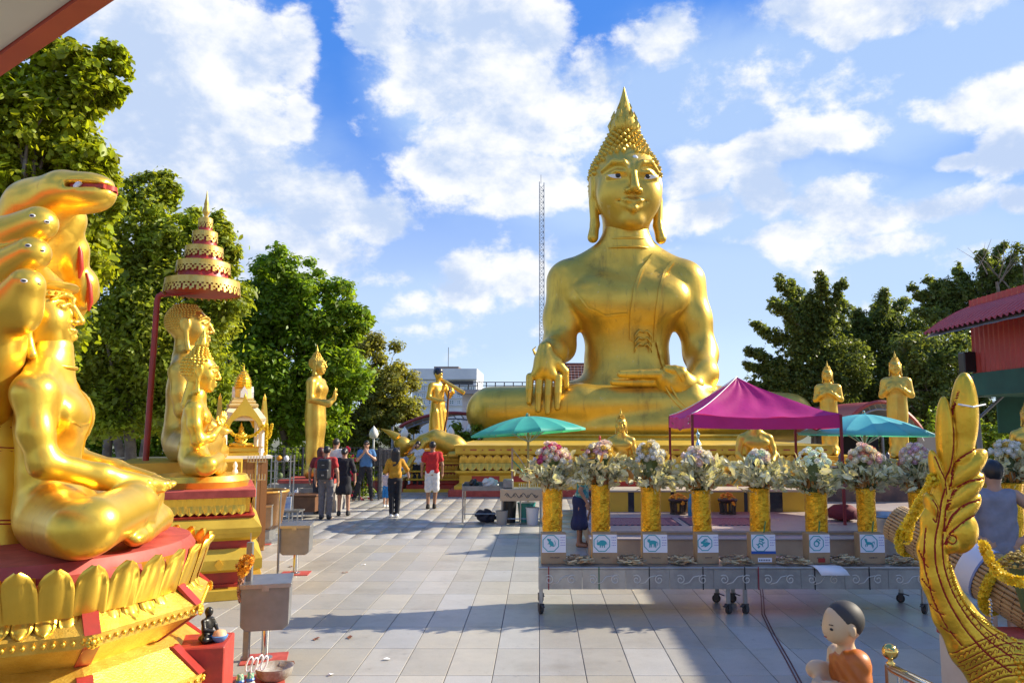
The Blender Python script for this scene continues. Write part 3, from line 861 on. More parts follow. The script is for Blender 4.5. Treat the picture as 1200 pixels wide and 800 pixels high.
for k in range(8):
    a = 2 * math.pi * (k + .5) / 8 - math.pi / 2 + math.pi / 8
    d = Vector((math.cos(a), math.sin(a) * 1.2, 0)); sd = Vector((-math.sin(a), math.cos(a), 0))
    for z0, r0, z1, r1 in ((.66, .69, .82, .91), (.90, .93, 1.03, .80), (.14, .90, .36, .975), (.44, .975, .62, .785)):
        g = [[tuple(d * (r + .012) + sd * w_ + Vector((0, 0, z))) for w_ in (-.045, .045)] for z, r in ((z0, r0), (z1, r1))]
        g2 = [[tuple(Vector(q) - d * .03) for q in r] for r in g]
        mb = MB().sheet(g)
        vs = g[0] + g[1][::-1]; vb = g2[0] + g2[1][::-1]
        mb.add(vs + vb, [(i, (i + 1) % 4, 4 + (i + 1) % 4, 4 + i) for i in range(4)])
        obj('red_strap', mb, RED, npd)
    fl = MB()
    for j in range(8):
        b_ = 2 * math.pi * j / 8; fl.lathe([(.004, -.01), (.016, 0), (.004, .012)], 6, (.026 * math.cos(b_), .026 * math.sin(b_), 0))
    fl.lathe([(.016, -.01), (.016, .01), (.005, .018)], 8)
    obj('flower_boss', fl, GOLD_HOT, npd, loc=d * .955 + Vector((0, 0, .86)), rot=(math.pi / 2, 0, a + math.pi / 2))

# ------------------------------------------------------------------ kneeling row: seated Buddhas on the red and gold pedestal
KY = 10.4
KS = at(0, 420, KY).z
kx = at(231, 500, KY).x
kz = at(243, 576, KY - .9).z
ks = (at(243, 461, KY).z - kz - .14) / 246 * 1.03
kb = thing('curly_haired_buddha', 'gold Buddha with beaded curls and hands raised, seated on the red topped pedestal', 'statue', (kx, KY, kz + .16), R(112))
seated_mesh(kb, 'teach', GOLD_HOT, ks, 3.0, 1.3, 1.05)
buddha_head(kb, 112 * ks, (0, 4 * ks, 241 * ks), .019, GOLD_HOT, rot=(R(6), 0, 0), sp=.095, eyes=False, round_curls=True)
obj('seat_disc', MB().lathe([(.62, -.16), (.64, -.08), (.60, -.01), (.5, .0)], 36, (0, -.05, 0)), GOLD_HOT, kb, smooth=40)
obj('robe_hem', strip_on(Field(seated_prims('down'), 3), [(-62, 152), (-20, 146), (30, 205)], 2.6, 1.6, ks), GOLD_HOT, kb, smooth=40)

kw, kd = .95, .95
KROT = R(22)
x1 = at(300, 578, 9.9)
kpos = Vector((x1.x, x1.y, 0)) - Matrix.Rotation(KROT, 3, 'Z') @ Vector((kw, -kd, 0))
kp = thing('tiered_pedestal', 'red and ochre stepped pedestal with gilded petal band under the curly haired Buddha', 'pedestal', kpos, KROT)
kc = (0, 0)
K2 = 1.0
obj('foot_step', MB().tier(kw + .14, kd + .14, [(0, 0), (0, .13)], kc), GOLD_PLINTH, kp, bev=.008)
obj('lower_red', MB().tier(kw, kd, [(.02, .13), (.02, .17), (.06, .17), (.06, .32)], kc), RED, kp)
obj('lower_moulding', MB().tier(kw + .1, kd + .1, [(.08, .32), (.0, .36), (.0, .48), (.05, .55), (.09, .60)], kc), GOLD_PLINTH, kp)
obj('middle_red', MB().tier(kw, kd, [(.04, .60), (.04, .70)], kc), RED, kp)
obj('upper_moulding', MB().tier(kw + .1, kd + .1, [(.10, .70), (.05, .74), (.02, .80), (.02, .86), (.12, .97)], kc), GOLD_PLINTH, kp)
obj('upper_red', MB().tier(kw, kd, [(.02, .97), (.0, 1.0), (.10, 1.02), (.10, kz - .06)], kc), RED, kp)
obj('top_slab', MB().tier(kw, kd, [(.0, kz - .10), (.0, kz)], kc), RED_WORN, kp, bev=.008)
obj('petal_band', MB().tier(kw, kd, [(.07, 1.04), (.06, kz - .105)], kc), GOLD_HOT, kp)
pmk = petal_mesh('gilded_petal', .105, .125, .030, True); pmk.materials.append(GOLD_HOT)
pmd = petal_mesh('gilded_petal', .105, .115, .030, False); pmd.materials.append(GOLD_HOT)
zmid = (1.04 + kz - .10) / 2 + .0
for k in range(17):
    t = -kw + .12 + (k + .5) * (2 * kw - .24) / 17
    for me_ in (pmk, pmd):
        link('gilded_petal', me_, None, kp, loc=(kc[0] + t, kc[1] - kd + .06, zmid)); link('gilded_petal', me_, None, kp, loc=(kc[0] + kw - .06, kc[1] + t, zmid), rot=(0, 0, math.pi / 2))
dm = MB().prism([(-.05, 0), (0, -.07), (.05, 0), (0, .07)], -.02, 0)
obj('diamond_boss', dm, GOLD_HOT, kp, loc=(kc[0] + .55, kc[1] - kd - .098, .43))

# the taller one behind it under the tiered parasol
FY = 12.6
fs_ = .0074
fz = at(230, 408, FY).z - 246 * fs_
fb = thing('parasol_buddha', 'taller gold Buddha behind, its curled head just below the five tiered parasol', 'statue', (at(223, 400, FY).x, FY, fz), R(108))
solid('body', seated_prims('lap', 1.05), 4.0, GOLD, fb, scale=fs_)
buddha_head(fb, 100 * fs_, (0, 2 * fs_, 243 * fs_), .022, GOLD, rot=(R(-2), 0, 0), sp=.06, eyes=False, finial=False, round_curls=True, ush=False)
fp = thing('rear_pedestal', 'ochre pedestal behind the stepped one, carrying the taller Buddha', 'pedestal', (fb.location.x, FY, 0), R(20))
obj('block', MB().tier(.9, 1.0, [(0, 0), (0, .2), (.12, .26), (.12, .72), (.02, .8), (.02, fz)]), GOLD_PLINTH, fp)
obj('red_band', MB().tier(.79, .89, [(0, .36), (0, .62)]), RED, fp)

PY_ = 12.4
LACE = mat('pierced_gold_lace', (.70, .50, .13), .42, .6, c2=(.60, .38, .07), ns=10)
par = thing('tiered_parasol', 'five tiered gold and red ceremonial parasol on a bent red pole', 'parasol', (at(237, 345, PY_).x, PY_, 0))
pz = lambda py: at(237, py, PY_).z
tiers_ = ((41, 330, 346), (29.5, 309, 322), (21, 291, 303), (14, 273, 285), (8, 257, 268))
for ti, (px_r, y0, y1) in enumerate(tiers_):
    r_ = px_r * PY_ / 900
    z1, z0 = pz(y0), pz(y1)
    n = max(36, int(px_r * 2.6))
    mb = MB(); rows = 9; h_ = z1 - z0
    def rad(z): return r_ * (1 + .05 * (z1 - z) / h_)
    for k in range(n):
        a0, a1 = 2 * math.pi * k / n, 2 * math.pi * (k + 1) / n
        for j in range(rows):
            zz0, zz1 = z1 - h_ * j / rows, z1 - h_ * (j + 1) / rows
            if j in (4, 6) and (k + j // 2) % 2 == 0: continue
            if j == 5 and k % 4 == 1: continue
            if j == 7 and k % 3 == 2: continue
            if j == 8 and k % 3 != 0: continue
            vs = []
            for t_ in (0, .010):
                vs += [((rad(z) - t_) * math.cos(a), (rad(z) - t_) * math.sin(a), z) for a, z in ((a0, zz0), (a1, zz0), (a1, zz1), (a0, zz1))]
            mb.add(vs, [(0, 3, 2, 1), (7, 4, 5, 6), (0, 1, 5, 4), (3, 7, 6, 2)])
    t = obj('tier', mb, LACE, par)
    obj('tier_top', MB().lathe([(r_ * .6, z1 - .012), (r_, z1 - .01), (r_ * 1.005, z1 + .008), (r_ * .5, z1 + .03)], 36), LACE, t, smooth=40)
    obj('tier_lining', MB().lathe([(r_ - .022, z0 + h_ * .12), (r_ - .018, z1 - .02), (r_ * .5, z1 - .02)], 36), RED, t, smooth=40)
    if ti + 1 < len(tiers_):
        rn = tiers_[ti + 1][0] * PY_ / 900
        obj('tier_drum', MB().lathe([(rn * .98, z1 + .012), (rn * .9, pz(tiers_[ti + 1][2]) + .05)], 30), RED, t, smooth=40)
zt_ = pz(257)
obj('spire', MB().lathe([(.03, zt_), (.03, zt_ + .06), (.055, zt_ + .10), (.06, zt_ + .14), (.035, zt_ + .22), (.04, zt_ + .25), (.018, zt_ + .36), (.004, pz(224))], 14), LACE, par, smooth=50)
sx = at(186, 345, PY_).x - par.location.x
obj('pole', MB().tube([(sx - .09, 0, 0), (sx - .02, 0, pz(352)), (sx, 0, pz(347)), (sx + .06, 0, pz(345))], [.05, .045, .045, .045], 12), RED, par, smooth=60)
obj('arm', MB().tube([(sx + .03, 0, pz(345)), (-.02, 0, pz(341)), (0, 0, pz(336)), (0, 0, zt_ + .02)], [.045, .045, .035, .025], 12), RED, par, smooth=60)

# ------------------------------------------------------------------ standing figures
def robe_disp(amp, f1=34, f2=9):
    def d(X, Y, Z):
        w_ = np.clip((1.35 - Z) / .3, 0, 1)
        return amp * np.sin(f1 * (np.abs(X) * .9 + Y * .3) + f2 * Z + 3 * np.sin(4 * Z)) * w_
    return d
def standing_prims(arms='raise'):
    p = [bx((0, 0, .62), (.160, .112, .60), .11), el((0, .0, .10), (.20, .14, .12), .06), el((0, .0, .80), (.170, .125, .22), .08), bx((0, .01, 1.12), (.145, .105, .28), .10, .08), el((0, -.005, 1.30), (.20, .122, .16), .06), rc((-.17, .01, 1.43), (.17, .01, 1.43), .075, k=.06),
         rc((0, .015, 1.42), (0, .01, 1.60), .075, .065, .05)]
    p += mir(el, (.085, -.09, 1.33), (.08, .04, .06), .06)
    p += mir(el, (.10, -.13, .04), (.055, .13, .045), .03)
    for s in (1, -1):
        if arms == 'raise' and s < 0:
            p += chain([(s * .215, .01, 1.41), (s * .25, -.01, 1.16), (s * .20, -.27, 1.10), (s * .16, -.33, 1.16)], [.068, .056, .045, .036], .03)
            p += hand((s * .16, -.34, 1.17), (0, -.1, 1), (0, 1, .1), .20, .1, side=-1)
        elif arms == 'chest':
            p += chain([(s * .205, .01, 1.41), (s * .245, -.02, 1.16), (s * .12, -.17, 1.26), (s * .06, -.185, 1.29)], [.068, .056, .045, .038], .03)
            p += hand((s * .06, -.19, 1.295), (-s, -.1, .25), (0, -1, 0), .18, .1, side=s)
        elif arms == 'front':
            p += chain([(s * .215, .01, 1.41), (s * .26, -.02, 1.14), (s * .12, -.22, 1.05)], [.068, .056, .04], .03)
            p += hand((s * .11, -.23, 1.05), (-s * .7, -.5, .1), (0, -.3, 1), .18, .5, side=s)
        else:
            p += chain([(s * .215, .01, 1.41), (s * .255, .01, 1.14), (s * .245, -.03, .90)], [.068, .055, .04], .03)
            p += hand((s * .245, -.035, .88), (0, -.1, -1), (s, 0, 0), .19, .25, side=-s)
    return p
def standing(name, label, x, Y, z, height, rotz, arms, m, hs=.275, amp=.008, vox=.02):
    S = height / 2.06
    t = thing(name, label, 'statue', (x, Y, z), rotz)
    solid('body', standing_prims(arms), vox, m, t, scale=S, disp=robe_disp(amp))
    buddha_head(t, hs * S, (0, -.005 * S, 1.545 * S), .026, m, sp=.075, eyes=False, spire=True, round_curls=True)
    return t
SY = 20.0
sz = at(370, 560, SY).z
t = standing('standing_buddha', 'slim gold standing Buddha raising one hand, in profile against the dark round tree', at(370, 500, SY).x, SY, sz, at(0, 399, SY).z - sz, R(84), 'raise', GOLD)
pd = thing('statue_block', 'low stone block with red edge under the slim standing Buddha', 'plinth', (t.location.x, SY, 0))
STONE = mat('grey_stone', (.34, .31, .27), .8, 0, c2=(.22, .20, .18), ns=5, bump=.2)
obj('block', MB().tier(.75, .75, [(0, 0), (0, .5), (.08, .5), (.08, sz - .08)]), STONE, pd)
obj('red_edge', MB().tier(.70, .70, [(0, sz - .08), (0, sz)]), RED_WORN, pd)

for px, Y, ytop, rot, nm, lb in ((1050, 23.0, 415, R(-26), 'standing_buddha', 'gold standing Buddha with hands crossed on the chest, rising behind the blue umbrella'),
                                 (970, 25.5, 427, R(-22), 'standing_buddha', 'gold standing Buddha half hidden behind the magenta tent corner, before dark trees')):
    zb = 1.15
    q = standing(nm, lb, at(px, 450, Y).x, Y, zb, at(0, ytop - 8, Y).z - zb, rot, 'chest', GOLD)
    pd = thing('statue_block', 'stone block carrying the Buddha behind the ' + ('blue umbrella' if px > 1000 else 'magenta tent corner'), 'plinth', (q.location.x, Y, 0))
    obj('block', MB().tier(.7, .7, [(0, 0), (0, .15), (.08, .15), (.08, 1.0), (0, 1.05), (0, zb)]), GOLD_PLINTH, pd)

# lean ascetic with the staff
AY = 26.6
az_ = at(515, 526, AY).z
AS = (at(0, 431, AY).z - az_) / 1.75
apl = thing('ascetic_plinth', 'tall red and gold block lifting the ascetic behind the bowing figure', 'plinth', (at(513, 500, AY).x, AY, 0))
obj('block', MB().tier(.6, .5, [(0, 0), (0, .2), (.08, .25), (.08, az_ - .2), (0, az_ - .12), (0, az_)]), GOLD_PLINTH, apl)
asc = thing('ascetic_statue', 'gold ascetic figure with black hair shouldering a pole beside the white hotel', 'statue', (at(513, 500, AY).x, AY, az_), R(48))
ap = [bx((0, 0, .45), (.20, .12, .44), .11), el((0, 0, .08), (.25, .16, .10), .06), el((0, 0, .92), (.17, .12, .14), .06), bx((0, .01, 1.12), (.15, .10, .22), .10, .07), rc((-.16, .01, 1.36), (.16, .01, 1.36), .075, k=.07), rc((0, .02, 1.36), (0, .0, 1.52), .055, .05, .04),
      el((0, -.0, 1.62), (.08, .10, .125), .04), el((0, -.105, 1.60), (.018, .03, .022), .02), el((0, -.085, 1.54), (.04, .03, .02), .02)]
ap += mir(el, (.085, .0, 1.60), (.015, .03, .045), .01) + mir(el, (.09, -.13, .03), (.05, .12, .04), .03)
ap += chain([(.20, .01, 1.36), (.27, -.05, 1.14), (.20, -.26, 1.22)], [.06, .05, .038], .03) + hand((.20, -.27, 1.22), (-.6, -.4, .4), (.3, -1, 0), .18, .9, side=1)
ap += chain([(-.20, .01, 1.36), (-.27, .0, 1.10), (-.14, -.24, 1.02)], [.06, .05, .038], .03) + hand((-.13, -.25, 1.02), (.8, -.4, 0), (0, -.2, 1), .18, .9, side=-1)
solid('body', ap, .018, GOLD, asc, scale=AS, disp=lambda X, Y, Z: .008 * np.sin(60 * X + 8 * Z) * np.clip((.95 - Z) / .1, 0, 1))
obj('hair', MB().lathe([(.088, 1.60), (.098, 1.66), (.09, 1.715), (.06, 1.75), (.01, 1.765)], 16, (0, .012, 0), 1.2), mat('painted_black_hair', (.02, .025, .05), .35), asc, smooth=50, sc=AS)
obj('shoulder_pole', MB().tube([(.05, .10, 1.56), (.17, -.10, 1.42), (.36, -.44, 1.20)], [.032, .04, .045], 8), GOLD, asc, smooth=60, sc=AS)
obj('walking_staff', MB().tube([(.0, -.36, 1.32), (-.02, -.34, 1.0), (.02, -.28, .7), (-.03, -.22, .3), (-.05, -.2, .02)], [.016, .022, .02, .022, .018], 7), mat('dark_brown_staff', (.10, .03, .015), .5), asc, smooth=60, sc=AS)

# prostrate bowing figure with the pointed topknot and its petal plinth
BY_ = 25.5
bwz = at(490, 533, BY_).z
bow = thing('bowing_statue', 'gold figure with pointed topknot bent low over the red and gold plinth', 'statue', (at(495, 530, BY_).x, BY_, bwz), 0)
def Lb(px, py, dy=0): q = at(px, py, BY_ + dy); return (q.x - bow.location.x, q.y - bow.location.y, q.z - bwz)
bp = chain([Lb(550, 531), Lb(532, 522), Lb(512, 514), Lb(496, 517)], [.24, .33, .30, .24], .14)
bp += chain([Lb(498, 518, -.28), Lb(482, 540, -.45), Lb(474, 553, -.75)], [.13, .10, .08], .06) + chain([Lb(494, 520, .25), Lb(480, 530, .3), Lb(470, 533, .1)], [.12, .10, .08], .06)
bp += hand(Lb(473, 554, -.78), (-1, -.1, -.2), (0, 0, 1), .30, .1) + hand(Lb(468, 533, .08), (-1, .1, 0), (0, 0, 1), .28, .1, side=-1)
bp += [rc(Lb(497, 517), Lb(484, 520), .15, .14, .08), el(Lb(472, 520), (.31, .25, .24), .05, rot=(0, R(25), 0)), el(Lb(470, 527), (.16, .15, .13), .06)]
bp += chain([Lb(550, 530, -.2), Lb(556, 532, -.4), Lb(528, 533, -.5)], [.22, .16, .12], .06)
solid('body', bp, .034, GOLD, bow)
obj('topknot', MB().tube([Lb(466, 513), Lb(457, 507), Lb(446, 502)], [.17, .095, .008], 10), GOLD, bow, smooth=60)
bpl = thing('striped_plinth', 'red plinth with gilded petal rows beneath the bowing figure', 'plinth', (at(519, 560, 25.5).x, 25.5, 0))
bw_ = 39 / 900 * 25.5
obj('core', MB().tier(bw_, .5, [(0, 0), (0, .22), (.1, .26), (.1, bwz - .02)]), RED, bpl)
for z in (.36, .62, .88): obj('ledge', MB().tier(bw_ + .02, .52, [(.03, z), (.0, z + .02), (.0, z + .05), (.04, z + .07)]), GOLD_PLINTH, bpl)
obj('top_slab', MB().tier(bw_, .5, [(.06, bwz - .08), (.0, bwz - .04), (0, bwz)]), GOLD_PLINTH, bpl)
obj('foot', MB().tier(bw_ + .1, .56, [(0, 0), (0, .10)]), GOLD_PLINTH, bpl)
obj('side_ledge', MB().box(-bw_ - 1.2, -bw_ - .12, -.45, .5, 0, .36), RED_WORN, bpl)
obj('side_ledge_top', MB().box(-bw_ - 1.25, -bw_ - .11, -.5, .55, .362, .44), GOLD_PLINTH, bpl)
pms = MB()
pt = petal_mesh('tmp', .105, .15, .04, True)
for r_, z in enumerate((.44, .70, .955)):
    for k in range(int(2 * (bw_ - .1) / .11)):
        x = -bw_ + .16 + k * .11
        pms.add([(v.co.x + x, v.co.y - .40, v.co.z + z) for v in pt.vertices], [tuple(p.vertices) for p in pt.polygons])
obj('gilded_petals', pms, GOLD, bpl, smooth=60, kind='stuff')

# two gold Buddhas on the altar before the great one
def small_buddha(px, Y, sc_, zbase, label, arms, rot=0, head=True):
    t = thing('altar_buddha', label, 'statue', (at(px, 500, Y).x, Y, zbase), rot)
    solid('body', seated_prims(arms), 4.5, GOLD, t, scale=sc_)
    buddha_head(t, 100 * sc_, (0, 3 * sc_, 242 * sc_), .026, GOLD, sp=.085, eyes=False, spire=True)
    obj('robe_sash', strip_on(Field(seated_prims('earth'), 4), [(30, 215), (22, 180), (18, 140), (18, 110)], 22, 2.0, sc_), GOLD, t, smooth=40)
    p_ = thing('altar_plinth', 'dark gold plinth lifting the altar Buddha ' + ('beside the pink flowers' if px < 800 else 'under the tent'), 'plinth', (t.location.x, Y, .36))
    h = zbase - .36
    obj('block', MB().tier(.72, .45, [(0, 0), (0, .12), (.1, .18), (.1, h - .12), (.0, h - .06), (0, h)]), GOLD_PLINTH, p_)
    obj('red_band', MB().tier(.63, .36, [(0, .3), (0, h - .25)]), RED, p_)
Yb = 17.6
sc_ = 33 / 190 * Yb / 900
small_buddha(728, Yb, sc_, at(0, 506, Yb).z - 246 * sc_, 'small gold Buddha with pointed finial seated in front of the giant\'s shins', 'earth')
Yb = 18.2
sc_ = 41 / 190 * Yb / 900
small_buddha(885, Yb, sc_, at(0, 512, Yb).z - 195 * sc_, 'gold Buddha torso on the altar, its head hidden by the magenta tent valance', 'down')
# ================================================================== the plaza
TW, TD, TROT = .40, .80, 0.0
TILE = mat('granite_tile', (.45, .42, .36), .42, 0, c2=(.37, .35, .31), ns=2.2, amt=1.0, bump=.06, bs=140, spec=.45, rv=.10)
def tile_material():
    m = TILE; t = NT(m.node_tree)
    b = next(n for n in t.n if n.type == 'BSDF_PRINCIPLED')
    src = b.inputs['Base Color'].links[0].from_socket
    oi = t.new('ShaderNodeObjectInfo'); g = t.new('ShaderNodeNewGeometry')
    r = t.m('FRACT', t.m('ADD', oi.outputs['Random'], g.outputs['Random Per Island']))
    v = t.m('MULTIPLY_ADD', t.m('POWER', r, 1.3), .26, .86)
    hv = t.new('ShaderNodeHueSaturation'); t.l.new(src, hv.inputs['Color']); t.l.new(v, hv.inputs['Value'])
    t.l.new(t.m('MULTIPLY_ADD', t.m('FRACT', t.m('MULTIPLY', r, 7.3)), 1.1, .35), hv.inputs['Saturation'])
    # granite speckle and old stains in world space
    tc = t.new('ShaderNodeNewGeometry')
    sp = t.noise(tc.outputs['Position'], 150, 2, .7)
    st = t.noise(tc.outputs['Position'], 1.1, 6, .68)
    st2 = t.noise(tc.outputs['Position'], 9, 5, .7)
    c = t.mix(1.0, hv.outputs[0], t.mix(t.smooth(sp, .3, .7), (.80, .80, .80, 1), (1.14, 1.14, 1.13, 1)), 'MULTIPLY')
    c = t.mix(t.m('MULTIPLY', t.smooth(st, .50, .72), .5), c, (.21, .185, .15, 1))
    c = t.mix(t.m('MULTIPLY', t.smooth(st2, .61, .72), .5), c, (.15, .14, .13, 1))
    vo = t.new('ShaderNodeTexVoronoi', feature='F1'); t.l.new(tc.outputs['Position'], vo.inputs['Vector']); vo.inputs['Scale'].default_value = 1.7
    vc = t.new('ShaderNodeSeparateXYZ'); t.l.new(vo.outputs['Color'], vc.inputs[0])
    spot = t.m('MULTIPLY', t.m('LESS_THAN', t.m('ADD', vo.outputs['Distance'], t.m('MULTIPLY', st2, .06)), t.m('MULTIPLY_ADD', vc.outputs[0], .05, .035)), t.m('GREATER_THAN', vc.outputs[1], .55))
    c = t.mix(t.m('MULTIPLY', spot, .45), c, (.10, .095, .09, 1))
    st3 = t.noise(tc.outputs['Position'], .35, 5, .6, .5)
    c = t.mix(t.m('MULTIPLY', t.smooth(st3, .45, .65), .28), c, (.30, .27, .22, 1))
    t.l.new(c, b.inputs['Base Color'])
    t.l.new(t.m('MULTIPLY_ADD', st2, .30, .20), b.inputs['Roughness'])
tile_material()
GROUT = mat('grout', (.17, .165, .155), .8, c2=(.11, .105, .10), ns=6)
ground = obj('plaza_floor', MB().add([(-60, -12, -.006), (60, -12, -.006), (60, 60, -.006), (-60, 60, -.006)], [(0, 1, 2, 3)]), GROUT, kind='structure')
earth = obj('ground', MB().add([(-1500, -400, -.05), (1500, -400, -.05), (1500, 2200, -.05), (-1500, 2200, -.05)], [(0, 1, 2, 3)]), mat('earth', (.16, .15, .10), .9, c2=(.09, .11, .05), ns=.05), kind='structure')
tm = MB(); g_, e_ = .0035, .003
hx_, hy_ = TW / 2 - g_, TD / 2 - g_
tm.add([(-hx_, -hy_, -.006), (hx_, -hy_, -.006), (hx_, hy_, -.006), (-hx_, hy_, -.006), (-hx_, -hy_, -e_), (hx_, -hy_, -e_), (hx_, hy_, -e_), (-hx_, hy_, -e_),
        (-hx_ + e_, -hy_ + e_, 0), (hx_ - e_, -hy_ + e_, 0), (hx_ - e_, hy_ - e_, 0), (-hx_ + e_, hy_ - e_, 0)],
       [(0, 1, 5, 4), (1, 2, 6, 5), (2, 3, 7, 6), (3, 0, 4, 7), (4, 5, 9, 8), (5, 6, 10, 9), (6, 7, 11, 10), (7, 4, 8, 11), (8, 9, 10, 11)])
tile_me = tm.mesh('tile'); tile_me.materials.append(TILE)
Y0 = gy(791)
cells = []
for j in range(-3, 34):
    for i in range(-60, 61):
        x, y = (i + .5) * TW, Y0 + (j + .5) * TD
        cells.append((x, y))
def in_frame(x, y):
    if y < 5.6: return False
    px = CX + x / y * FPX
    return 215 < px < 1110
vis = sorted([c for c in cells if in_frame(*c)], key=lambda c: c[1])
own = set(vis[:300])
rt = random.Random(3)
def tilt(): return (rt.uniform(-.0012, .0012), rt.uniform(-.0012, .0012), 0)
for c in vis[:300]: link('tile', tile_me, None, ground, loc=(c[0], c[1], rt.uniform(-.0008, .0008)), rot=tilt())
rest = [c for c in cells if c not in own]
nv = len(tm.v); Vt = np.array(tm.v)
VV = (Vt[None] + np.array([(x, y, rt.uniform(-.0008, .0008)) for x, y in rest])[:, None]).reshape(-1, 3)
FF = (np.array(tm.f)[None] + (np.arange(len(rest)) * nv)[:, None, None]).reshape(-1, 4)
link('far_tiles', npmesh('far_tiles', VV, FF, False), TILE, ground, kind='stuff')

# litter: fallen leaves and scraps
for k, (px, py, c) in enumerate(((404, 671, 'd'), (371, 749, 'd'), (341, 777, 'd'), (453, 773, 'w'), (388, 791, 'w'), (341, 664, 'd'), (426, 662, 'w'), (410, 747, 'd'))):
    Y = gy(py)
    s_ = .045 if c == 'd' else .035
    lm = MB().sheet([[(-s_, -s_ * .45, .004), (-s_ * .9, s_ * .4, .010)], [(0, -s_ * .6, .018), (0, s_ * .5, .012)], [(s_, -s_ * .25, .006), (s_ * .9, s_ * .35, .016)]])
    o = obj('fallen_leaf' if c == 'd' else 'paper_scrap', lm, mat('dry_leaf', (.20, .07, .03), .7) if c == 'd' else WHITE, loc=(gx(px, Y), Y, .002), rot=(0, 0, k * 1.1))
    where = ('largest curled brown leaf, alone right of the standing bin', 'curled brown leaf in the shade band near the largest bin', 'small brown leaf right of the largest bin\'s foot', 'white paper scrap below the shade band, larger', 'white paper scrap at the bottom edge by the ash bowl', 'brown leaf beside the standing bin\'s red base', 'white paper scrap far right of the standing bin', 'brown leaf in the shade band, farther from the bins')[k]
    tag(o, where, 'leaf' if c == 'd' else 'scrap', 'leaves fallen on the plaza' if c == 'd' else 'scraps on the plaza')

# ------------------------------------------------------------------ eave over the viewer's head
ev = thing('pavilion_eave', 'cream soffit with red fascia board jutting in overhead at the top left', 'roof', (0, 0, 0))
E1 = at(0, 90, 2.4); 
dirv = Vector((-.81, .59, 0)).normalized(); inn = Vector((-.59, -.81, 0)).normalized()
CREAM = mat('cream_soffit', (.82, .76, .60), .7, c2=(.76, .70, .55), ns=2)
FASC = mat('red_fascia', (.58, .075, .04), .5, c2=(.50, .06, .035), ns=3)
def slab(p, a, b, w0, w1, z0, z1):
    q = [p + dirv * a + inn * w0, p + dirv * b + inn * w0, p + dirv * b + inn * w1, p + dirv * a + inn * w1]
    vs = [v + Vector((0, 0, z0)) for v in q] + [v + Vector((0, 0, z1)) for v in q]
    return MB().add(vs, [(0, 3, 2, 1), (4, 5, 6, 7), (0, 1, 5, 4), (1, 2, 6, 5), (2, 3, 7, 6), (3, 0, 4, 7)])
obj('fascia_board', slab(E1, -7, 5, 0, .058, 0, .22), FASC, ev)
obj('soffit', slab(E1, -7, 5, .060, .30, .012, .06), CREAM, ev)
obj('soffit', slab(E1, -7, 5, .302, 1.1, .035, .08), CREAM, ev)
obj('roof_deck', slab(E1, -7, 5, -.02, 1.1, .225, .26), FASC, ev)

# ------------------------------------------------------------------ buildings far behind
def facade_window(parent, x, z, w, h, y, glass, frame):
    f = MB()
    t_ = .12
    f.box(x - w / 2, x + w / 2, y - .10, y + .02, z - h / 2, z - h / 2 + t_).box(x - w / 2, x + w / 2, y - .10, y + .02, z + h / 2 - t_, z + h / 2)
    f.box(x - w / 2, x - w / 2 + t_, y - .10, y + .02, z - h / 2 + t_, z + h / 2 - t_).box(x + w / 2 - t_, x + w / 2, y - .10, y + .02, z - h / 2 + t_, z + h / 2 - t_)
    f.box(x - t_ / 2, x + t_ / 2, y - .08, y + .02, z - h / 2 + t_, z + h / 2 - t_).box(x - w / 2 + t_, x + w / 2 - t_, y - .07, y + .02, z - .04, z + .04)
    o = obj('window', f, frame, parent)
    obj('pane', MB().box(x - w / 2 + .05, x + w / 2 - .05, y - .03, y + .01, z - h / 2 + .05, z + h / 2 - .05), glass, o)
HY = 118.0
hp = lambda px, py: at(px, py, HY)
hotel = thing('white_hotel', 'white modern hotel block with green tinted windows far behind the trees', 'building', (0, 0, 0))
HW = mat('white_render', (.72, .73, .74), .7, c2=(.62, .63, .65), ns=.3)
GLASS = mat('green_glass', (.06, .16, .17), .12, .0, c2=(.10, .22, .24), ns=.4, spec=.8)
DARKM = mat('dark_metal', (.05, .05, .055), .5)
x0, x1, x2, x3 = hp(489, 0).x, hp(527, 0).x, hp(563, 0).x, hp(612, 0).x
zf = lambda py: hp(0, py).z
obj('main_wall', MB().box(x0 + .3, x2 - .1, HY, HY + 14, -1, zf(445)), HW, hotel)
obj('roof_storey', MB().box(x0, x2, HY - .5, HY + 13, zf(444.5), zf(432)), HW, hotel)
obj('side_wing', MB().box(x2 - .05, x3, HY + 1, HY + 14, -1, zf(459)), HW, hotel)
obj('plant_room', MB().box(hp(512, 0).x, hp(540, 0).x, HY + 3, HY + 9, zf(432) + .02, zf(427.5)), mat('brown_plant_room', (.16, .13, .11), .7), hotel)
obj('balcony_shade_strip', MB().box(hp(531, 0).x, x2 - .6, HY - .06, HY + .3, zf(450.5), zf(446)), DARKM, hotel)  # no real hollow: a dark strip paints in the balcony's shade
ml = MB()
for z in (451.2, 458.5, 466, 475): ml.box(x0 + .3, x3, HY - .25, HY - .02, zf(z + .6), zf(z))
obj('floor_band', ml, HW, hotel)
for r, py in enumerate((455, 463, 471)):
    for px in (497, 504, 512, 520, 535, 543, 551, 558): facade_window(hotel, hp(px, 0).x, zf(py), .62 if px in (504, 520, 543) else .78, .72, HY - .02, GLASS, HW)
    for px in (570, 578, 586, 594, 602): facade_window(hotel, hp(px, 0).x, zf(py + 5), .8, .7, HY + .98, GLASS, HW)
obj('aerial', MB().tube([(hp(526.5, 0).x, HY + 5, zf(427)), (hp(526.5, 0).x, HY + 5, zf(403))], .05, 5), DARKM, hotel)

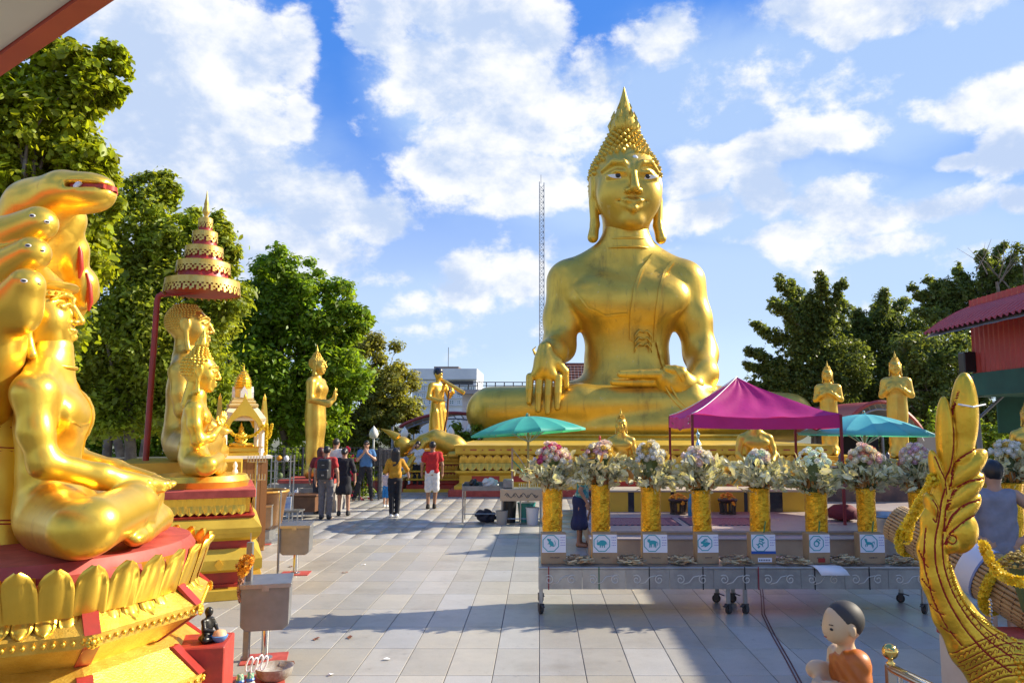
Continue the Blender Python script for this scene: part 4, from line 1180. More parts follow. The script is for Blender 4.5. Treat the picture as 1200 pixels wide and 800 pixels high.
# brown roofed hall behind the giant's arm, with a railed flat roof
BYH = 46.0
hall = thing('tiled_roof_hall', 'low hall with brown tiled gable and railed roof terrace behind the giant Buddha', 'building', (0, 0, 0))
hq = lambda px, py: at(px, py, BYH)
obj('wall', MB().box(hq(545, 0).x, hq(760, 0).x, BYH + 1, BYH + 9, 0, hq(0, 461).z), HW, hall)
obj('terrace_slab', MB().box(hq(540, 0).x, hq(648, 0).x, BYH + .2, BYH + 8, hq(0, 461).z, hq(0, 456).z), mat('grey_slab', (.35, .36, .38), .7), hall)
rl = MB()
za, zb_ = hq(0, 456).z, hq(0, 447).z
rl.box(hq(542, 0).x, hq(646, 0).x, BYH + .25, BYH + .31, zb_ - .05, zb_).box(hq(542, 0).x, hq(646, 0).x, BYH + .25, BYH + .29, (za + zb_) / 2 - .02, (za + zb_) / 2 + .02)
for k in range(11): x = hq(543 + k * 10, 0).x; rl.box(x - .03, x + .03, BYH + .24, BYH + .32, za, zb_)
obj('railing', rl, DARKM, hall)
RTILE = mat('brown_roof_tile', (.16, .065, .045), .7, c2=(.11, .04, .03), ns=4, island=.25)
xl, xr = hq(648, 0).x, hq(745, 0).x; zr0, zr1 = hq(0, 462).z, hq(0, 424).z
rtm = MB()
rows, cols = 11, 24
for j in range(rows):
    for i in range(cols):
        xa = xl + (xr - xl) * i / cols; xb = xl + (xr - xl) * (i + .97) / cols
        z_a = zr0 + (zr1 - zr0) * j / rows; z_b = zr0 + (zr1 - zr0) * (j + 1.12) / rows
        ya = BYH - .8 + 2.6 * j / rows; yb = BYH - .8 + 2.6 * (j + 1.12) / rows
        rtm.add([(xa, ya - .05, z_a + .03), (xb, ya - .05, z_a + .03), (xb, yb, z_b - .02), (xa, yb, z_b - .02), (xa, ya, z_a - .03), (xb, ya, z_a - .03)], [(0, 1, 2, 3), (4, 5, 1, 0)])
obj('roof_tiles', rtm, RTILE, hall, kind='stuff')
obj('gable_ridge', MB().tube([(xl, BYH + 1.85, zr1), (xr, BYH + 1.85, zr1)], .10, 6), RTILE, hall)
obj('gable_end', MB().prism([(BYH - .7, zr0 - .1), (BYH + 4.4, zr0 - .1), (BYH + 1.85, zr1 - .15)], xl + .1, xl + .25, 'x'), HW, hall)
obj('roof_finial', MB().tube([hq(636, 420) + Vector((0, 1.9, 0)), hq(633, 415) + Vector((0, 1.9, 0)), hq(627, 411) + Vector((0, 1.9, 0)), hq(624.5, 406) + Vector((0, 1.9, 0)), hq(628, 402) + Vector((0, 1.9, 0))], [.13, .12, .12, .08, .02], 6), GOLD, hall, smooth=60)
obj('roof_finial_post', MB().tube([hq(637, 460) + Vector((0, 1.9, 0)), hq(636, 420) + Vector((0, 1.9, 0))], [.16, .12], 6), GOLD, hall)

# lattice mast
MY = 74.0
mast = thing('lattice_mast', 'tall thin steel lattice radio mast rising behind the giant Buddha\'s arm', 'mast', (at(634, 300, MY).x, MY, 0))
STEEL = mat('galvanised_steel', (.30, .31, .33), .45, .7)
mh = at(0, 214, MY).z
w_ = .30
cn = [(w_ * math.cos(a), w_ * math.sin(a)) for a in (0, 2.094, 4.189)]
for cx_, cy_ in cn: obj('mast_leg', MB().tube([(cx_, cy_, 0), (cx_, cy_, mh)], .045, 5), STEEL, mast)
br = MB(); k = 0; z = 0
while z < mh - .6:
    for i in range(3):
        a, b = cn[i], cn[(i + 1) % 3]
        br.tube([(a[0], a[1], z), (b[0], b[1], z + .6)], .022, 4, False); br.tube([(a[0], a[1], z), (b[0], b[1], z)], .02, 4, False)
    z += .6
obj('mast_bracing', br, STEEL, mast, kind='stuff')
obj('lightning_rod', MB().tube([(0, 0, mh - .1), (0, 0, at(0, 205, MY).z)], .03, 5), STEEL, mast)

# red roofed shelter at left behind the bowing figure
RCORR = mat('red_sheet_roof', (.34, .055, .04), .45, .1, c2=(.28, .045, .04), ns=2)
def vault(name, label, px0, px1, py_eave, py_top, Y, depth, posts, front_open=True):
    t = thing(name, label, 'shelter', (0, 0, 0))
    xa, xb = at(px0, py_eave, Y).x, at(px1, py_eave, Y).x
    ze, ztp = at(0, py_eave, Y).z, at(0, py_top, Y).z
    g = []
    n = 26
    for i in range(n + 1):
        u = i / n
        x = xa + (xb - xa) * u; z = ze + (ztp - ze) * math.sin(math.pi * u) ** .75
        g.append([(x, Y, z), (x, Y + depth, z)])
    g2 = [[(x, y, z - .06) for x, y, z in r] for r in g]
    obj('roof_sheet', MB().sheet(g), RCORR, t); obj('roof_underside', MB().sheet(g2), mat('grey_truss', (.30, .30, .30), .6), t)
    obj('roof_rim', MB().tube([(p[0][0], p[0][1] - .02, p[0][2] - .02) for p in g], .07, 5), RCORR, t)
    tr = MB()
    for dz in (.28,): tr.tube([(p[0][0], Y + .02, p[0][2] - dz) for p in g], .035, 5)
    for i in range(1, n, 2): tr.tube([(g[i][0][0], Y + .02, g[i][0][2] - .06), (g[i + 1][0][0], Y + .02, g[i + 1][0][2] - .3)], .022, 4)
    obj('roof_truss', tr, STEEL, t)
    for px in posts:
        x = at(px, 0, Y).x
        for yy in (Y + .1, Y + depth - .1): obj('post', MB().tube([(x, yy, 0), (x, yy, ze + .02)], .06, 8), STEEL, t)
    return t
vault('arched_shelter', 'shelter with arched red sheet roof behind the ascetic statue', 468, 592, 500, 483, 34.0, 6, (470, 521, 590))
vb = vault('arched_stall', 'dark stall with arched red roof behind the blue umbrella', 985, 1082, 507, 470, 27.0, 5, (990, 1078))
obj('back_wall', MB().box(at(990, 0, 27).x, at(1060, 0, 27).x, 31, 31.1, 0, at(0, 505, 27).z), mat('stall_shade_black', (.03, .028, .03), .9), vb)  # interior shade of the stall painted in as a near-black back sheet
obj('side_wall', MB().box(at(1052, 0, 27).x, at(1079, 0, 27).x, 27.2, 27.3, 0, at(0, 507, 27).z), mat('stall_plaster', (.33, .29, .24), .8), vb)

# right hand market hall: curved red roof, corrugated cladding, green awning
RH = thing('market_hall', 'red corrugated market hall with curved roof and green awning at the right edge', 'building', (0, 0, 0))
hy0, hy1 = 5.5, 15.5
REDC = mat('red_corrugated', (.50, .065, .045), .45, .05, c2=(.42, .055, .04), ns=1.5, rv=.08)
GREEN = mat('green_canvas', (.02, .10, .065), .7, c2=(.016, .075, .05), ns=2)
def corr(x_of, z_of, n, y0, y1, pitch=.13, amp=.02):
    """corrugated sheet running in y, profile through (x,z)(u)"""
    g = []
    m_ = int((y1 - y0) / (pitch / 6))
    for j in range(m_ + 1):
        y = y0 + (y1 - y0) * j / m_; d = amp * math.sin(2 * math.pi * y / pitch)
        g.append([(x_of(i / n) - d * .3, y, z_of(i / n) + d) for i in range(n + 1)])
    return MB().sheet(g)
xe = at(1082, 385, hy1).x; ze = at(0, 388, hy1).z
# roof curls down at the eave like the edge of a barrel vault
rx = lambda u: xe + 5.6 * (u ** 1.0)
rz = lambda u: ze - .06 + .80 * (1 - (1 - min(u * 2.1, 1)) ** 2.6)
obj('curved_roof', corr(rx, rz, 16, hy0, hy1, .17, .028), REDC, RH, smooth=60)
obj('roof_lining', corr(rx, lambda u: rz(u) - .09, 12, hy0 + .02, hy1 - .02, .6, .004), mat('roof_lining', (.20, .19, .18), .7), RH)
xw = xe + .86
wl = MB(); g = []
m_ = 240
zt2, zb2 = ze + .60, at(0, 440, hy1).z
yw0 = 5.8
for j in range(m_ + 1):
    y = yw0 + (15.3 - yw0) * j / m_
    d = .018 * math.sin(2 * math.pi * y / .16)
    g.append([(xw + d, y, zb2), (xw + d, y, zt2)])
obj('cladding', MB().sheet(g), REDC, RH, smooth=60)
g = []
for j in range(200):
    x = xw + 4.5 * j / 199; d = .018 * math.sin(2 * math.pi * x / .16)
    g.append([(x, 15.3 + d, zb2), (x, 15.3 + d, zt2 - .32)])
obj('end_cladding', MB().sheet(g), REDC, RH, smooth=60)
obj('awning_valance', MB().box(xw - .10, xw - .06, yw0, 15.5, zb2 - .42, zb2 + .02), GREEN, RH)
g = [[(xw - .08 + .9 * u, y, zb2 - .40 - .05 * math.sin(3 * y)) for u in (0, .5, 1, 2, 4)] for y in np.linspace(yw0, 15.4, 20)]
obj('awning_soffit', MB().sheet(g), GREEN, RH, smooth=180)
obj('awning_drop', MB().box(xw + .5, xw + 4.4, 15.42, 15.46, zb2 - 1.15, zb2 - .40), GREEN, RH)
GREYST = mat('grey_painted_steel', (.22, .22, .24), .5, .3)
for x, y in ((at(1147, 440, 15.2).x, 15.2), (xw + .1, 9.6), (xw + 4, 15.2)):
    obj('post', MB().tube([(x, y, 0), (x - .12, y, zb2 - .02)], .055, 8), GREYST, RH, smooth=60)
x = at(1147, 440, 15.2).x
obj('brace', MB().tube([(x - .10, 15.2, zb2 - .9), (x + .45, 15.2, zb2 - .42)], .03, 6), GREYST, RH)
obj('roof_strut', MB().tube([(xe + .15, 15.2, ze - .02), (xw + .02, 15.2, ze + .35)], .03, 6), GREYST, RH)
sp_ = thing('hanging_speaker', 'black loudspeaker hanging under the red roof corner', 'speaker', (at(1134, 425, 15.3).x, 15.3, at(0, 435, 15.3).z))
obj('cabinet', MB().box(-.13, .13, -.12, .12, -.02, .38), BLACK, sp_, bev=.02)
obj('bracket', MB().tube([(.1, 0, .3), (.32, 0, .42)], .02, 6), BLACK, sp_)
# ------------------------------------------------------------------ fences, lamps
RAILM = mat('steel_rail', (.42, .44, .44), .35, .8)
def fence(name, label, p0, p1, h, rails, step, gap_posts=True):
    t = thing(name, label, 'fence', (0, 0, 0))
    p0, p1 = Vector(p0), Vector(p1); Ln = (p1 - p0).length; n = max(2, int(Ln / step))
    for k in range(n + 1):
        q = p0.lerp(p1, k / n); obj('post', MB().tube([q, q + Vector((0, 0, h))], .025, 6), RAILM, t)
    for r in rails: obj('rail', MB().tube([p0 + Vector((0, 0, r)), p1 + Vector((0, 0, r))], .02, 6), RAILM, t)
    return t
fence('steel_fence', 'pale steel rail fence behind the seated Buddhas before the trees', (at(95, 0, 21.5).x, 21.5, 0), (at(345, 0, 23).x, 23, 0), 1.25, (.35, .8, 1.22), 1.6)
fn = thing('wire_fence', 'dark wire mesh fence behind the shelf rack and standing Buddha', 'fence', (0, 0, 0))
xa, xb, yf = at(325, 0, 22).x, at(475, 0, 22).x, 22.4
for k in range(8):
    x = xa + (xb - xa) * k / 7; obj('post', MB().tube([(x, yf, 0), (x, yf, 1.5)], .03, 6), DARKM, fn)
wm = MB()
for k in range(9): wm.tube([(xa, yf, .2 + k * .16), (xb, yf, .2 + k * .16)], .007, 4, False)
for k in range(40): x = xa + (xb - xa) * k / 39; wm.tube([(x, yf, .1), (x, yf, 1.5)], .007, 4, False)
obj('wire_mesh', wm, DARKM, fn, kind='stuff')
tag(obj('low_wall', MB().box(at(338, 0, 21.6).x, at(400, 0, 21.6).x, 21.4, 21.8, 0, at(0, 566, 21.6).z), STONE, bev=.02), 'low grey stone wall under the wire mesh fence', 'wall')
LAMPG = mat('opal_glass', (.78, .77, .72), .3)
def lamp(px, py, Y, label):
    z = at(0, py + 6, Y).z
    t = thing('lamp_post', label, 'lamp', (at(px, py, Y).x, Y, 0), 0, 'lotus bud lamps along the trees')
    obj('pole', MB().tube([(0, 0, 0), (0, 0, z)], .035, 8), HW, t)
    obj('bud_globe', MB().lathe([(.03, 0), (.13, .05), (.17, .16), (.12, .30), (.04, .40), (.0, .46)], 14), LAMPG, t, loc=(0, 0, z), smooth=60)
lamp(396, 504, 27, 'white bud lamp directly above the man in white collar')
lamp(438, 508, 27, 'white bud lamp above the man in blue, before the olive tree')
lamp(474, 507, 31, 'white bud lamp half hidden behind the bowing figure')
lamp(528, 506, 31, 'white bud lamp to the right of the ascetic statue')
lamp(550, 503, 33, 'white bud lamp at the left tip of the teal umbrella')
# ================================================================== trees and shrubs
BARK = mat('bark', (.13, .095, .065), .85, c2=(.20, .16, .12), ns=5, bump=.4, bs=25)
PALEBARK = mat('pale_bark', (.24, .20, .16), .85, c2=(.13, .10, .08), ns=4, bump=.3, bs=25)
def leafmat(name, c, c2, tr=.35): return mat(name, c, .42, 0, c2=c2, ns=.55, amt=1.1, island=.42, trans=tr, spec=.35)
LEAF_BROAD = leafmat('broad_leaf_green', (.27, .34, .018), (.34, .37, .025), .55)
LEAF_OLIVE = leafmat('olive_leaf', (.24, .33, .03), (.33, .35, .045), .56)
LEAF_DARK = leafmat('dark_leaf', (.17, .29, .022), (.23, .33, .03), .55)
LEAF_BROWN = leafmat('olive_brown_leaf', (.22, .26, .045), (.29, .27, .06), .55)
LEAF_FAR = leafmat('blackish_green_leaf', (.13, .185, .05), (.18, .215, .055), .52)
LEAF_HEDGE = leafmat('hedge_leaf', (.18, .28, .025), (.26, .32, .04), .55)

def leaf_cloud(centers, n, size, spread, rg, up=.6, aspect=.55, fine=False):
    """leaf-shaped faces scattered about clump centres; returns V, F (two triangles bent along the rib)"""
    centers = np.asarray(centers)
    ci = rg.integers(0, len(centers), n)
    d = rg.normal(size=(n, 3)); d /= np.linalg.norm(d, axis=1)[:, None]
    r = np.abs(rg.normal(size=n)) ** .5
    sp = np.asarray(spread)[ci] if hasattr(spread, '__len__') else np.full(n, spread)
    P_ = centers[ci] + d * (sp * r * .78)[:, None] * np.array([1, 1, .8])
    nrm = d * .75 + np.array([0, 0, up]) + rg.normal(size=(n, 3)) * .45
    nrm /= np.linalg.norm(nrm, axis=1)[:, None]
    a = np.cross(nrm, rg.normal(size=(n, 3))); a /= np.linalg.norm(a, axis=1)[:, None]
    b = np.cross(nrm, a)
    L_ = (size * np.exp(rg.normal(size=n) * .32) * .9)[:, None]
    w = L_ * aspect
    tip = P_ + a * L_ * .5 - nrm * L_ * .10; base = P_ - a * L_ * .5
    l = P_ + b * w * .5 + nrm * L_ * .06; r_ = P_ - b * w * .5 + nrm * L_ * .06
    if fine:      # oval blade folded along its rib
        q = lambda u, s_: P_ + a * L_ * u + b * w * s_ + nrm * L_ * (.10 * abs(s_) - .25 * max(u, 0) ** 2)
        V = np.stack([base, q(-.22, .40), q(.18, .46), tip, q(.18, -.46), q(-.22, -.40)], 1).reshape(-1, 3)
        F = (np.arange(n) * 6)[:, None, None] + np.array([(0, 3, 2, 1), (0, 5, 4, 3)])[None]
        return V, F.reshape(-1, 4)
    V = np.stack([base, l, tip, r_], 1).reshape(-1, 3)
    F = np.arange(n * 4).reshape(-1, 4)
    return V, F

def clump_centres(blobs, Y, rg, per=26, depth=1.0, shell=.55):
    out, sp = [], []
    for b in blobs:
        px, py, rp = b[:3]; k = b[3] if len(b) > 3 else 1.0
        c = np.array(at(px, py, Y + (b[4] if len(b) > 4 else 0))); rad = rp * Y / FPX
        n = int(per * max(.35, (rp / 50) ** 1.6) * k)
        d = rg.normal(size=(n, 3)); d /= np.linalg.norm(d, axis=1)[:, None]
        r = rg.uniform(shell, 1.0, n) ** .8
        q = c + d * (r * rad * .86)[:, None] * np.array([1, depth, 1])
        out.append(q); sp += [rad * rg.uniform(.20, .36) for _ in range(n)]
    return np.concatenate(out), np.array(sp)

def limb_tree(parent, base, top, r0, tips, m, rg, wob=.12):
    """tapered trunk and limbs reaching towards given clump centres"""
    base, top = Vector(base), Vector(top)
    tr = MB(); pts = []
    for i in range(9):
        q = base.lerp(top, i / 8); q += Vector((rg.normal() * wob * (0 < i), rg.normal() * wob * (0 < i), 0)); pts.append(q)
    tr.tube(pts, [r0 * (1.25 if i == 0 else 1 - .8 * i / 8) for i in range(9)], 9)
    for tpt in tips:
        tpt = Vector(tpt); i = int(rg.integers(3, 8)); s = pts[i]
        mid = s.lerp(tpt, .5) + Vector((rg.normal() * .2, rg.normal() * .2, -.1 * (tpt - s).length + rg.uniform(0, .3)))
        r = r0 * (1 - .75 * i / 8) * .55
        tr.tube([s, s.lerp(mid, .55), mid, mid.lerp(tpt, .6) + Vector((rg.normal() * .1, rg.normal() * .1, .05)), tpt], [r, r * .8, r * .6, r * .38, r * .12], 6)
    return obj('trunk', tr, m, parent, smooth=60)

def tree(name, label, Y, blobs, n, size, m, trunk=None, bark=BARK, seed=1, group='trees round the plaza', per=26, depth=.8, up=.6, aspect=.55, shell=.55, loose=0, cat='tree', limbs=26, r0=None, fine=False):
    rg = np.random.default_rng(seed)
    cs, sp = clump_centres(blobs, Y, rg, per, depth, shell)
    bx_ = at(trunk[0] if trunk else blobs[0][0], 600, Y).x if trunk else at(blobs[0][0], 500, Y).x
    t = thing(name, label, cat, (bx_, Y, 0), 0, group)
    off = np.array([bx_, Y, 0])
    # foliage never dips into the soil
    keep = cs[:, 2] > .15; cs, sp = cs[keep], sp[keep]
    V, F = leaf_cloud(cs - off, n, size, sp, rg, up, aspect, fine)
    link('crown', npmesh('crown', V, F, False), m, t, kind='stuff')
    tips = cs[rg.choice(len(cs), min(limbs, len(cs)), replace=False)] - off
    zt_ = max(1.0, np.percentile(cs[:, 2], 70))
    if trunk is None: trunk = (blobs[0][0], 0)
    topx = at(trunk[1] or trunk[0], 300, Y).x - bx_
    limb_tree(t, (0, 0, 0), (topx, 0, zt_), r0 or max(.08, zt_ * .028), tips, bark, rg, wob=.02 * zt_)
    if loose:
        # the largest leaves of the near tree, each on its own
        lm = npmesh('leaf', *leaf_shape(), False); lm.materials.append(m)
        d = rg.normal(size=(loose, 3)); d /= np.linalg.norm(d, axis=1)[:, None]
        ci = rg.integers(0, len(cs), loose)
        P_ = cs[ci] - off + d * sp[ci][:, None] * rg.uniform(.5, 1.05, loose)[:, None]
        for q, dd in zip(P_, d):
            e = (Vector(dd) + Vector((0, -.3, .5))).to_track_quat('Z', 'Y').to_euler(); e.z += rg.uniform(0, 6)
            link('leaf', lm, None, t, loc=q, rot=e, sc=size * rg.uniform(.9, 1.5))
    return t
def leaf_shape():
    V = np.array([(-.5, 0, 0), (-.15, .27, .05), (.25, .22, .03), (.5, 0, -.06), (.25, -.22, .03), (-.15, -.27, .05), (0, 0, -.02)])
    F = np.array([(0, 6, 2, 1), (6, 3, 2, 2), (0, 5, 4, 6), (6, 4, 3, 3)])[[0, 2]]
    F = np.array([(0, 6, 2, 1), (0, 5, 4, 6), (6, 4, 3, 2)])
    return V, F

tree('broadleaf_tree', 'big leaved bright green tree towering over the serpent hood', 12.5,
     [(30, 150, 85), (95, 95, 50), (125, 80, 32), (60, 60, 32), (20, 260, 80), (95, 195, 48), (120, 235, 26), (135, 108, 16), (60, 300, 70), (-60, 160, 110), (-40, 320, 100), (20, 400, 80)],
     78000, .125, LEAF_BROAD, trunk=(40, 40), seed=3, per=40, depth=.9, aspect=.70, loose=260, fine=True)
tree('mixed_leaf_tree', 'tall olive green tree with a yellowing patch behind the parasol', 20.5,
     [(150, 275, 70), (215, 300, 62), (180, 225, 34), (240, 270, 34), (120, 360, 80), (195, 385, 90), (255, 350, 45), (100, 440, 60), (215, 450, 70), (140, 470, 60), (262, 300, 22)],
     90000, .135, LEAF_OLIVE, trunk=(150, 160), bark=PALEBARK, seed=5, per=60, fine=True)
tree('round_dark_tree', 'dense dark green round tree behind the shrine and standing Buddha', 25,
     [(335, 322, 42), (300, 365, 50), (368, 365, 55), (405, 378, 34), (425, 370, 12), (335, 425, 78), (275, 400, 45), (390, 440, 50), (300, 470, 55), (370, 480, 50)],
     72000, .17, LEAF_DARK, trunk=(335, 335), seed=7, per=60)
tree('olive_brown_tree', 'thinner brownish olive tree between the round tree and the hotel', 37,
     [(440, 425, 40), (455, 462, 42), (412, 470, 45), (470, 490, 30), (425, 402, 20), (440, 510, 40), (405, 520, 34)],
     60000, .17, LEAF_BROWN, trunk=(440, 440), seed=9, per=44)
tree('backdrop_tree', 'low dark tree filling the gap under the parasol pole', 27,
     [(60, 450, 80), (140, 500, 60), (210, 510, 60), (270, 500, 50), (330, 520, 45), (20, 540, 60)], 40000, .18, LEAF_DARK, trunk=(150, 190), seed=12, per=40, bark=PALEBARK)
# bare leaning trunks under the crowns
for k, (a, b, c, lb) in enumerate((((118, 560), (128, 500), (112, 440), 'bare leaning trunk nearest the serpent hood, behind the rail fence'), ((150, 558), (135, 505), (150, 455), 'bare forked trunk between the serpent hood and the red pole'), ((158, 560), (172, 510), (190, 470), 'bare trunk leaning right beside the red parasol pole'))):
    Yk = 23.5
    t = thing('leaning_tree', lb, 'tree', (at(a[0], a[1], Yk).x, Yk, 0), 0, 'bare trunks behind the rail fence')
    q = [at(*p, Yk) - Vector((t.location.x, Yk, 0)) for p in (a, b, c)]; q[0].z = 0
    obj('trunk', MB().tube([q[0], q[0].lerp(q[1], .5) + Vector((.06, 0, 0)), q[1], q[1].lerp(q[2], .5) + Vector((-.07, 0, 0)), q[2]], [.17, .14, .13, .11, .06], 8), PALEBARK, t, smooth=60)
    obj('branch', MB().tube([q[1], q[1] + Vector((.3, .1, .6)), q[1] + Vector((.45, .1, 1.3))], [.09, .07, .03], 7), PALEBARK, t, smooth=60)
# shrubs behind the fence
for k, (px, py, r, Y, c) in enumerate(((255, 545, 26, 24, 'beside the shrine'), (330, 540, 30, 24, 'behind the shelf rack'), (360, 548, 24, 24, 'behind the standing Buddha'), (398, 552, 24, 25.5, 'below the white bud lamp'), (430, 545, 22, 26, 'left of the bowing figure'), (545, 505, 24, 33, 'between the ascetic and the teal umbrella'), (1175, 510, 30, 22, 'behind the man in grey'), (1100, 515, 40, 30, 'behind the arched stall'), (1150, 520, 32, 28, 'under the green awning'))):
    tree('leafy_shrub', 'leafy green shrub ' + c, Y, [(px, py, r), (px - r * .5, py + r * .4, r * .8), (px + r * .5, py + r * .5, r * .8), (px, py + r * .9, r * .9)], 4200, .15, LEAF_HEDGE, trunk=(px, px), seed=40 + k, per=30, cat='shrub', group='shrubs along the fence', limbs=5, r0=.05)
# flowering bush beside the man in blue
fb_ = tree('flowering_bush', 'green bush with crimson blossoms between the dark dress and the blue shirt', 23, [(415, 556, 24), (408, 575, 18), (424, 578, 18), (420, 540, 14)], 9000, .11, LEAF_HEDGE, trunk=(415, 415), seed=61, per=34, cat='bush', group=None, limbs=4, r0=.04)
PINK = mat('crimson_blossom', (.62, .02, .07), .5, island=.2)
rgf = np.random.default_rng(8)
fl = MB()
for q in range(8):
    a = 2 * math.pi * q / 8; fl.lathe([(.02, -.02), (.045, 0), (.02, .03)], 5, (.05 * math.cos(a), .05 * math.sin(a), .01 * (q % 2)))
fme = fl.mesh('blossom'); fme.materials.append(PINK)
for k in range(34):
    px, py = 415 + rgf.normal() * 9, 560 + rgf.normal() * 16
    q = at(px, py, 22.45 + rgf.uniform(-.2, .2)) - Vector(fb_.location)
    link('blossom', fme, None, fb_, loc=q, rot=(rgf.uniform(0, 6), rgf.uniform(0, 6), 0), sc=rgf.uniform(.45, .75))

# right hand trees
def spray_tree(name, label, Y, boughs, n, size, m, trunk, seed, body=()):
    """upswept boughs: leaves held along each bough, so the outline ends in feathered points"""
    rg = np.random.default_rng(seed)
    bx_ = at(trunk[0], 600, Y).x
    t = thing(name, label, 'tree', (bx_, Y, 0), 0, 'trees round the plaza'); off = np.array([bx_, Y, 0])
    cs, sp = [], []
    tr = MB()
    foot = Vector((0, 0, 0)); top = at(trunk[0], trunk[1], Y) - Vector(off)
    tr.tube([foot, foot.lerp(top, .5), top], [.35, .25, .06], 9)
    for (x0, y0, x1, y1, wd) in boughs:
        a, b = np.array(at(x0, y0, Y)), np.array(at(x1, y1, Y + rg.uniform(-1.5, 1.5)))
        ln = np.linalg.norm(b - a); k = max(10, int(ln / .11))
        for i in range(k):
            u = (i + .5) / k
            c = a + (b - a) * u + rg.normal(size=3) * .10
            w_ = wd * Y / FPX * (1.05 - .8 * u)
            for _ in range(6):
                cs.append(c + rg.normal(size=3) * w_ * .75); sp.append(.20)
        tr.tube([a - off, (a + b) / 2 - off + np.array([0, 0, -.12]), b - off], [.10, .06, .015], 5)
    for bl in body:
        q, s_ = clump_centres([bl], Y, rg, 400, .8, .25); cs += list(q); sp += list(s_ * .6)
    V, F = leaf_cloud(np.array(cs) - off, n, size, np.array(sp), rg, .5)
    link('crown', npmesh('crown', V, F, False), m, t, kind='stuff'); obj('trunk', tr, BARK, t, smooth=60)
    return t
spray_tree('feathery_tree', 'dark feathery tree with upswept pointed boughs right of the giant Buddha', 38,
           [(955, 400, 912, 324, 9), (955, 380, 925, 330, 7), (960, 400, 905, 352, 9), (960, 420, 882, 380, 10), (950, 440, 874, 410, 10), (950, 450, 872, 428, 9), (965, 390, 962, 320, 9), (970, 390, 985, 328, 8), (965, 400, 945, 345, 10), (975, 400, 990, 350, 9), (960, 420, 925, 375, 14), (950, 460, 880, 452, 14)],
           95000, .15, LEAF_FAR, (960, 330), 21, [(950, 425, 42), (985, 430, 45), (925, 455, 40), (965, 470, 50), (900, 470, 30)])
spray_tree('dense_dark_tree', 'dense dark tree with a pointed top between the two small standing Buddhas', 40,
           [(1040, 390, 1037, 340, 9), (1040, 390, 1060, 350, 9), (1040, 390, 1020, 358, 9), (1010, 400, 1002, 360, 9)],
           95000, .16, LEAF_FAR, (1040, 350), 22, [(1035, 395, 42), (1000, 400, 36), (1075, 400, 45), (1020, 440, 55), (1070, 450, 55), (1000, 460, 45), (1110, 440, 50), (1050, 490, 60), (990, 490, 40), (1120, 490, 50)])
spray_tree('sparse_twiggy_tree', 'sparse leafed tree with bare twigs above the red roof', 36,
           [(1130, 370, 1066, 340, 10), (1130, 360, 1085, 325, 9), (1140, 350, 1120, 315, 9), (1160, 350, 1150, 295, 8), (1170, 350, 1190, 290, 9), (1170, 360, 1215, 300, 9), (1160, 340, 1175, 285, 6), (1130, 380, 1075, 365, 9), (1140, 340, 1105, 330, 9)],
           34000, .16, LEAF_FAR, (1150, 320), 23, [(1135, 355, 30), (1185, 330, 26), (1100, 350, 24), (1150, 385, 40)])
tw = thing('bare_twigs', 'leafless grey twigs poking above the sparse tree at the right', 'tree', (at(1170, 0, 35).x, 35, 0))
tb = MB(); rgt = np.random.default_rng(2)
o_ = Vector((tw.location.x, 35, 0))
tb.tube([(0, 0, 0), at(1168, 330, 35) - o_], [.2, .07], 7)
for k in range(9):
    a = at(1168 + rgt.normal() * 14, 330 + rgt.normal() * 8, 35) - o_; b = a + Vector((rgt.normal() * 1.0, rgt.normal() * .5, rgt.uniform(.8, 1.9)))
    tb.tube([a, a.lerp(b, .5) + Vector((rgt.normal() * .1, 0, 0)), b], [.035, .02, .006], 4)
    tb.tube([a.lerp(b, .5), a.lerp(b, .5) + Vector((rgt.normal() * .5, 0, .6))], [.015, .005], 4)
obj('branch', tb, PALEBARK, tw)
tree('backlit_tree', 'dark leafy tree behind the arched stall, flecked with light', 33, [(1090, 420, 50), (1130, 440, 50), (1170, 470, 45), (1080, 480, 50), (1120, 500, 45), (1190, 500, 40)], 34000, .19, LEAF_FAR, trunk=(1110, 1110), seed=31, per=34)
# ================================================================== offerings, stalls and small things
SSTEEL = mat('brushed_steel', (.42, .41, .39), .36, .85, c2=(.33, .32, .31), ns=6, bump=.04, bs=60, rv=.08)
DSTEEL = mat('dull_steel', (.27, .27, .27), .50, .6, c2=(.21, .21, .21), ns=4, bump=.05, bs=20, rv=.08)
RUBBER = mat('rubber', (.03, .03, .03), .7)
ORANGEW = mat('orange_caster', (.45, .13, .03), .5)
FOIL = mat('crinkled_gold_foil', (.80, .47, .03), .25, .9, c2=(.62, .33, .02), ns=14, bump=.8, bs=26)
CARD = mat('cardboard', (.40, .28, .16), .85, c2=(.34, .23, .13), ns=8)
PAPER = mat('white_paper', (.74, .75, .80), .7)
TEALP = mat('teal_print', (.03, .33, .37), .6)
INK = mat('ink', (.05, .045, .06), .7)
INKV = mat('violet_ink', (.22, .20, .52), .7)
BLUEP = mat('blue_band', (.02, .09, .36), .6)

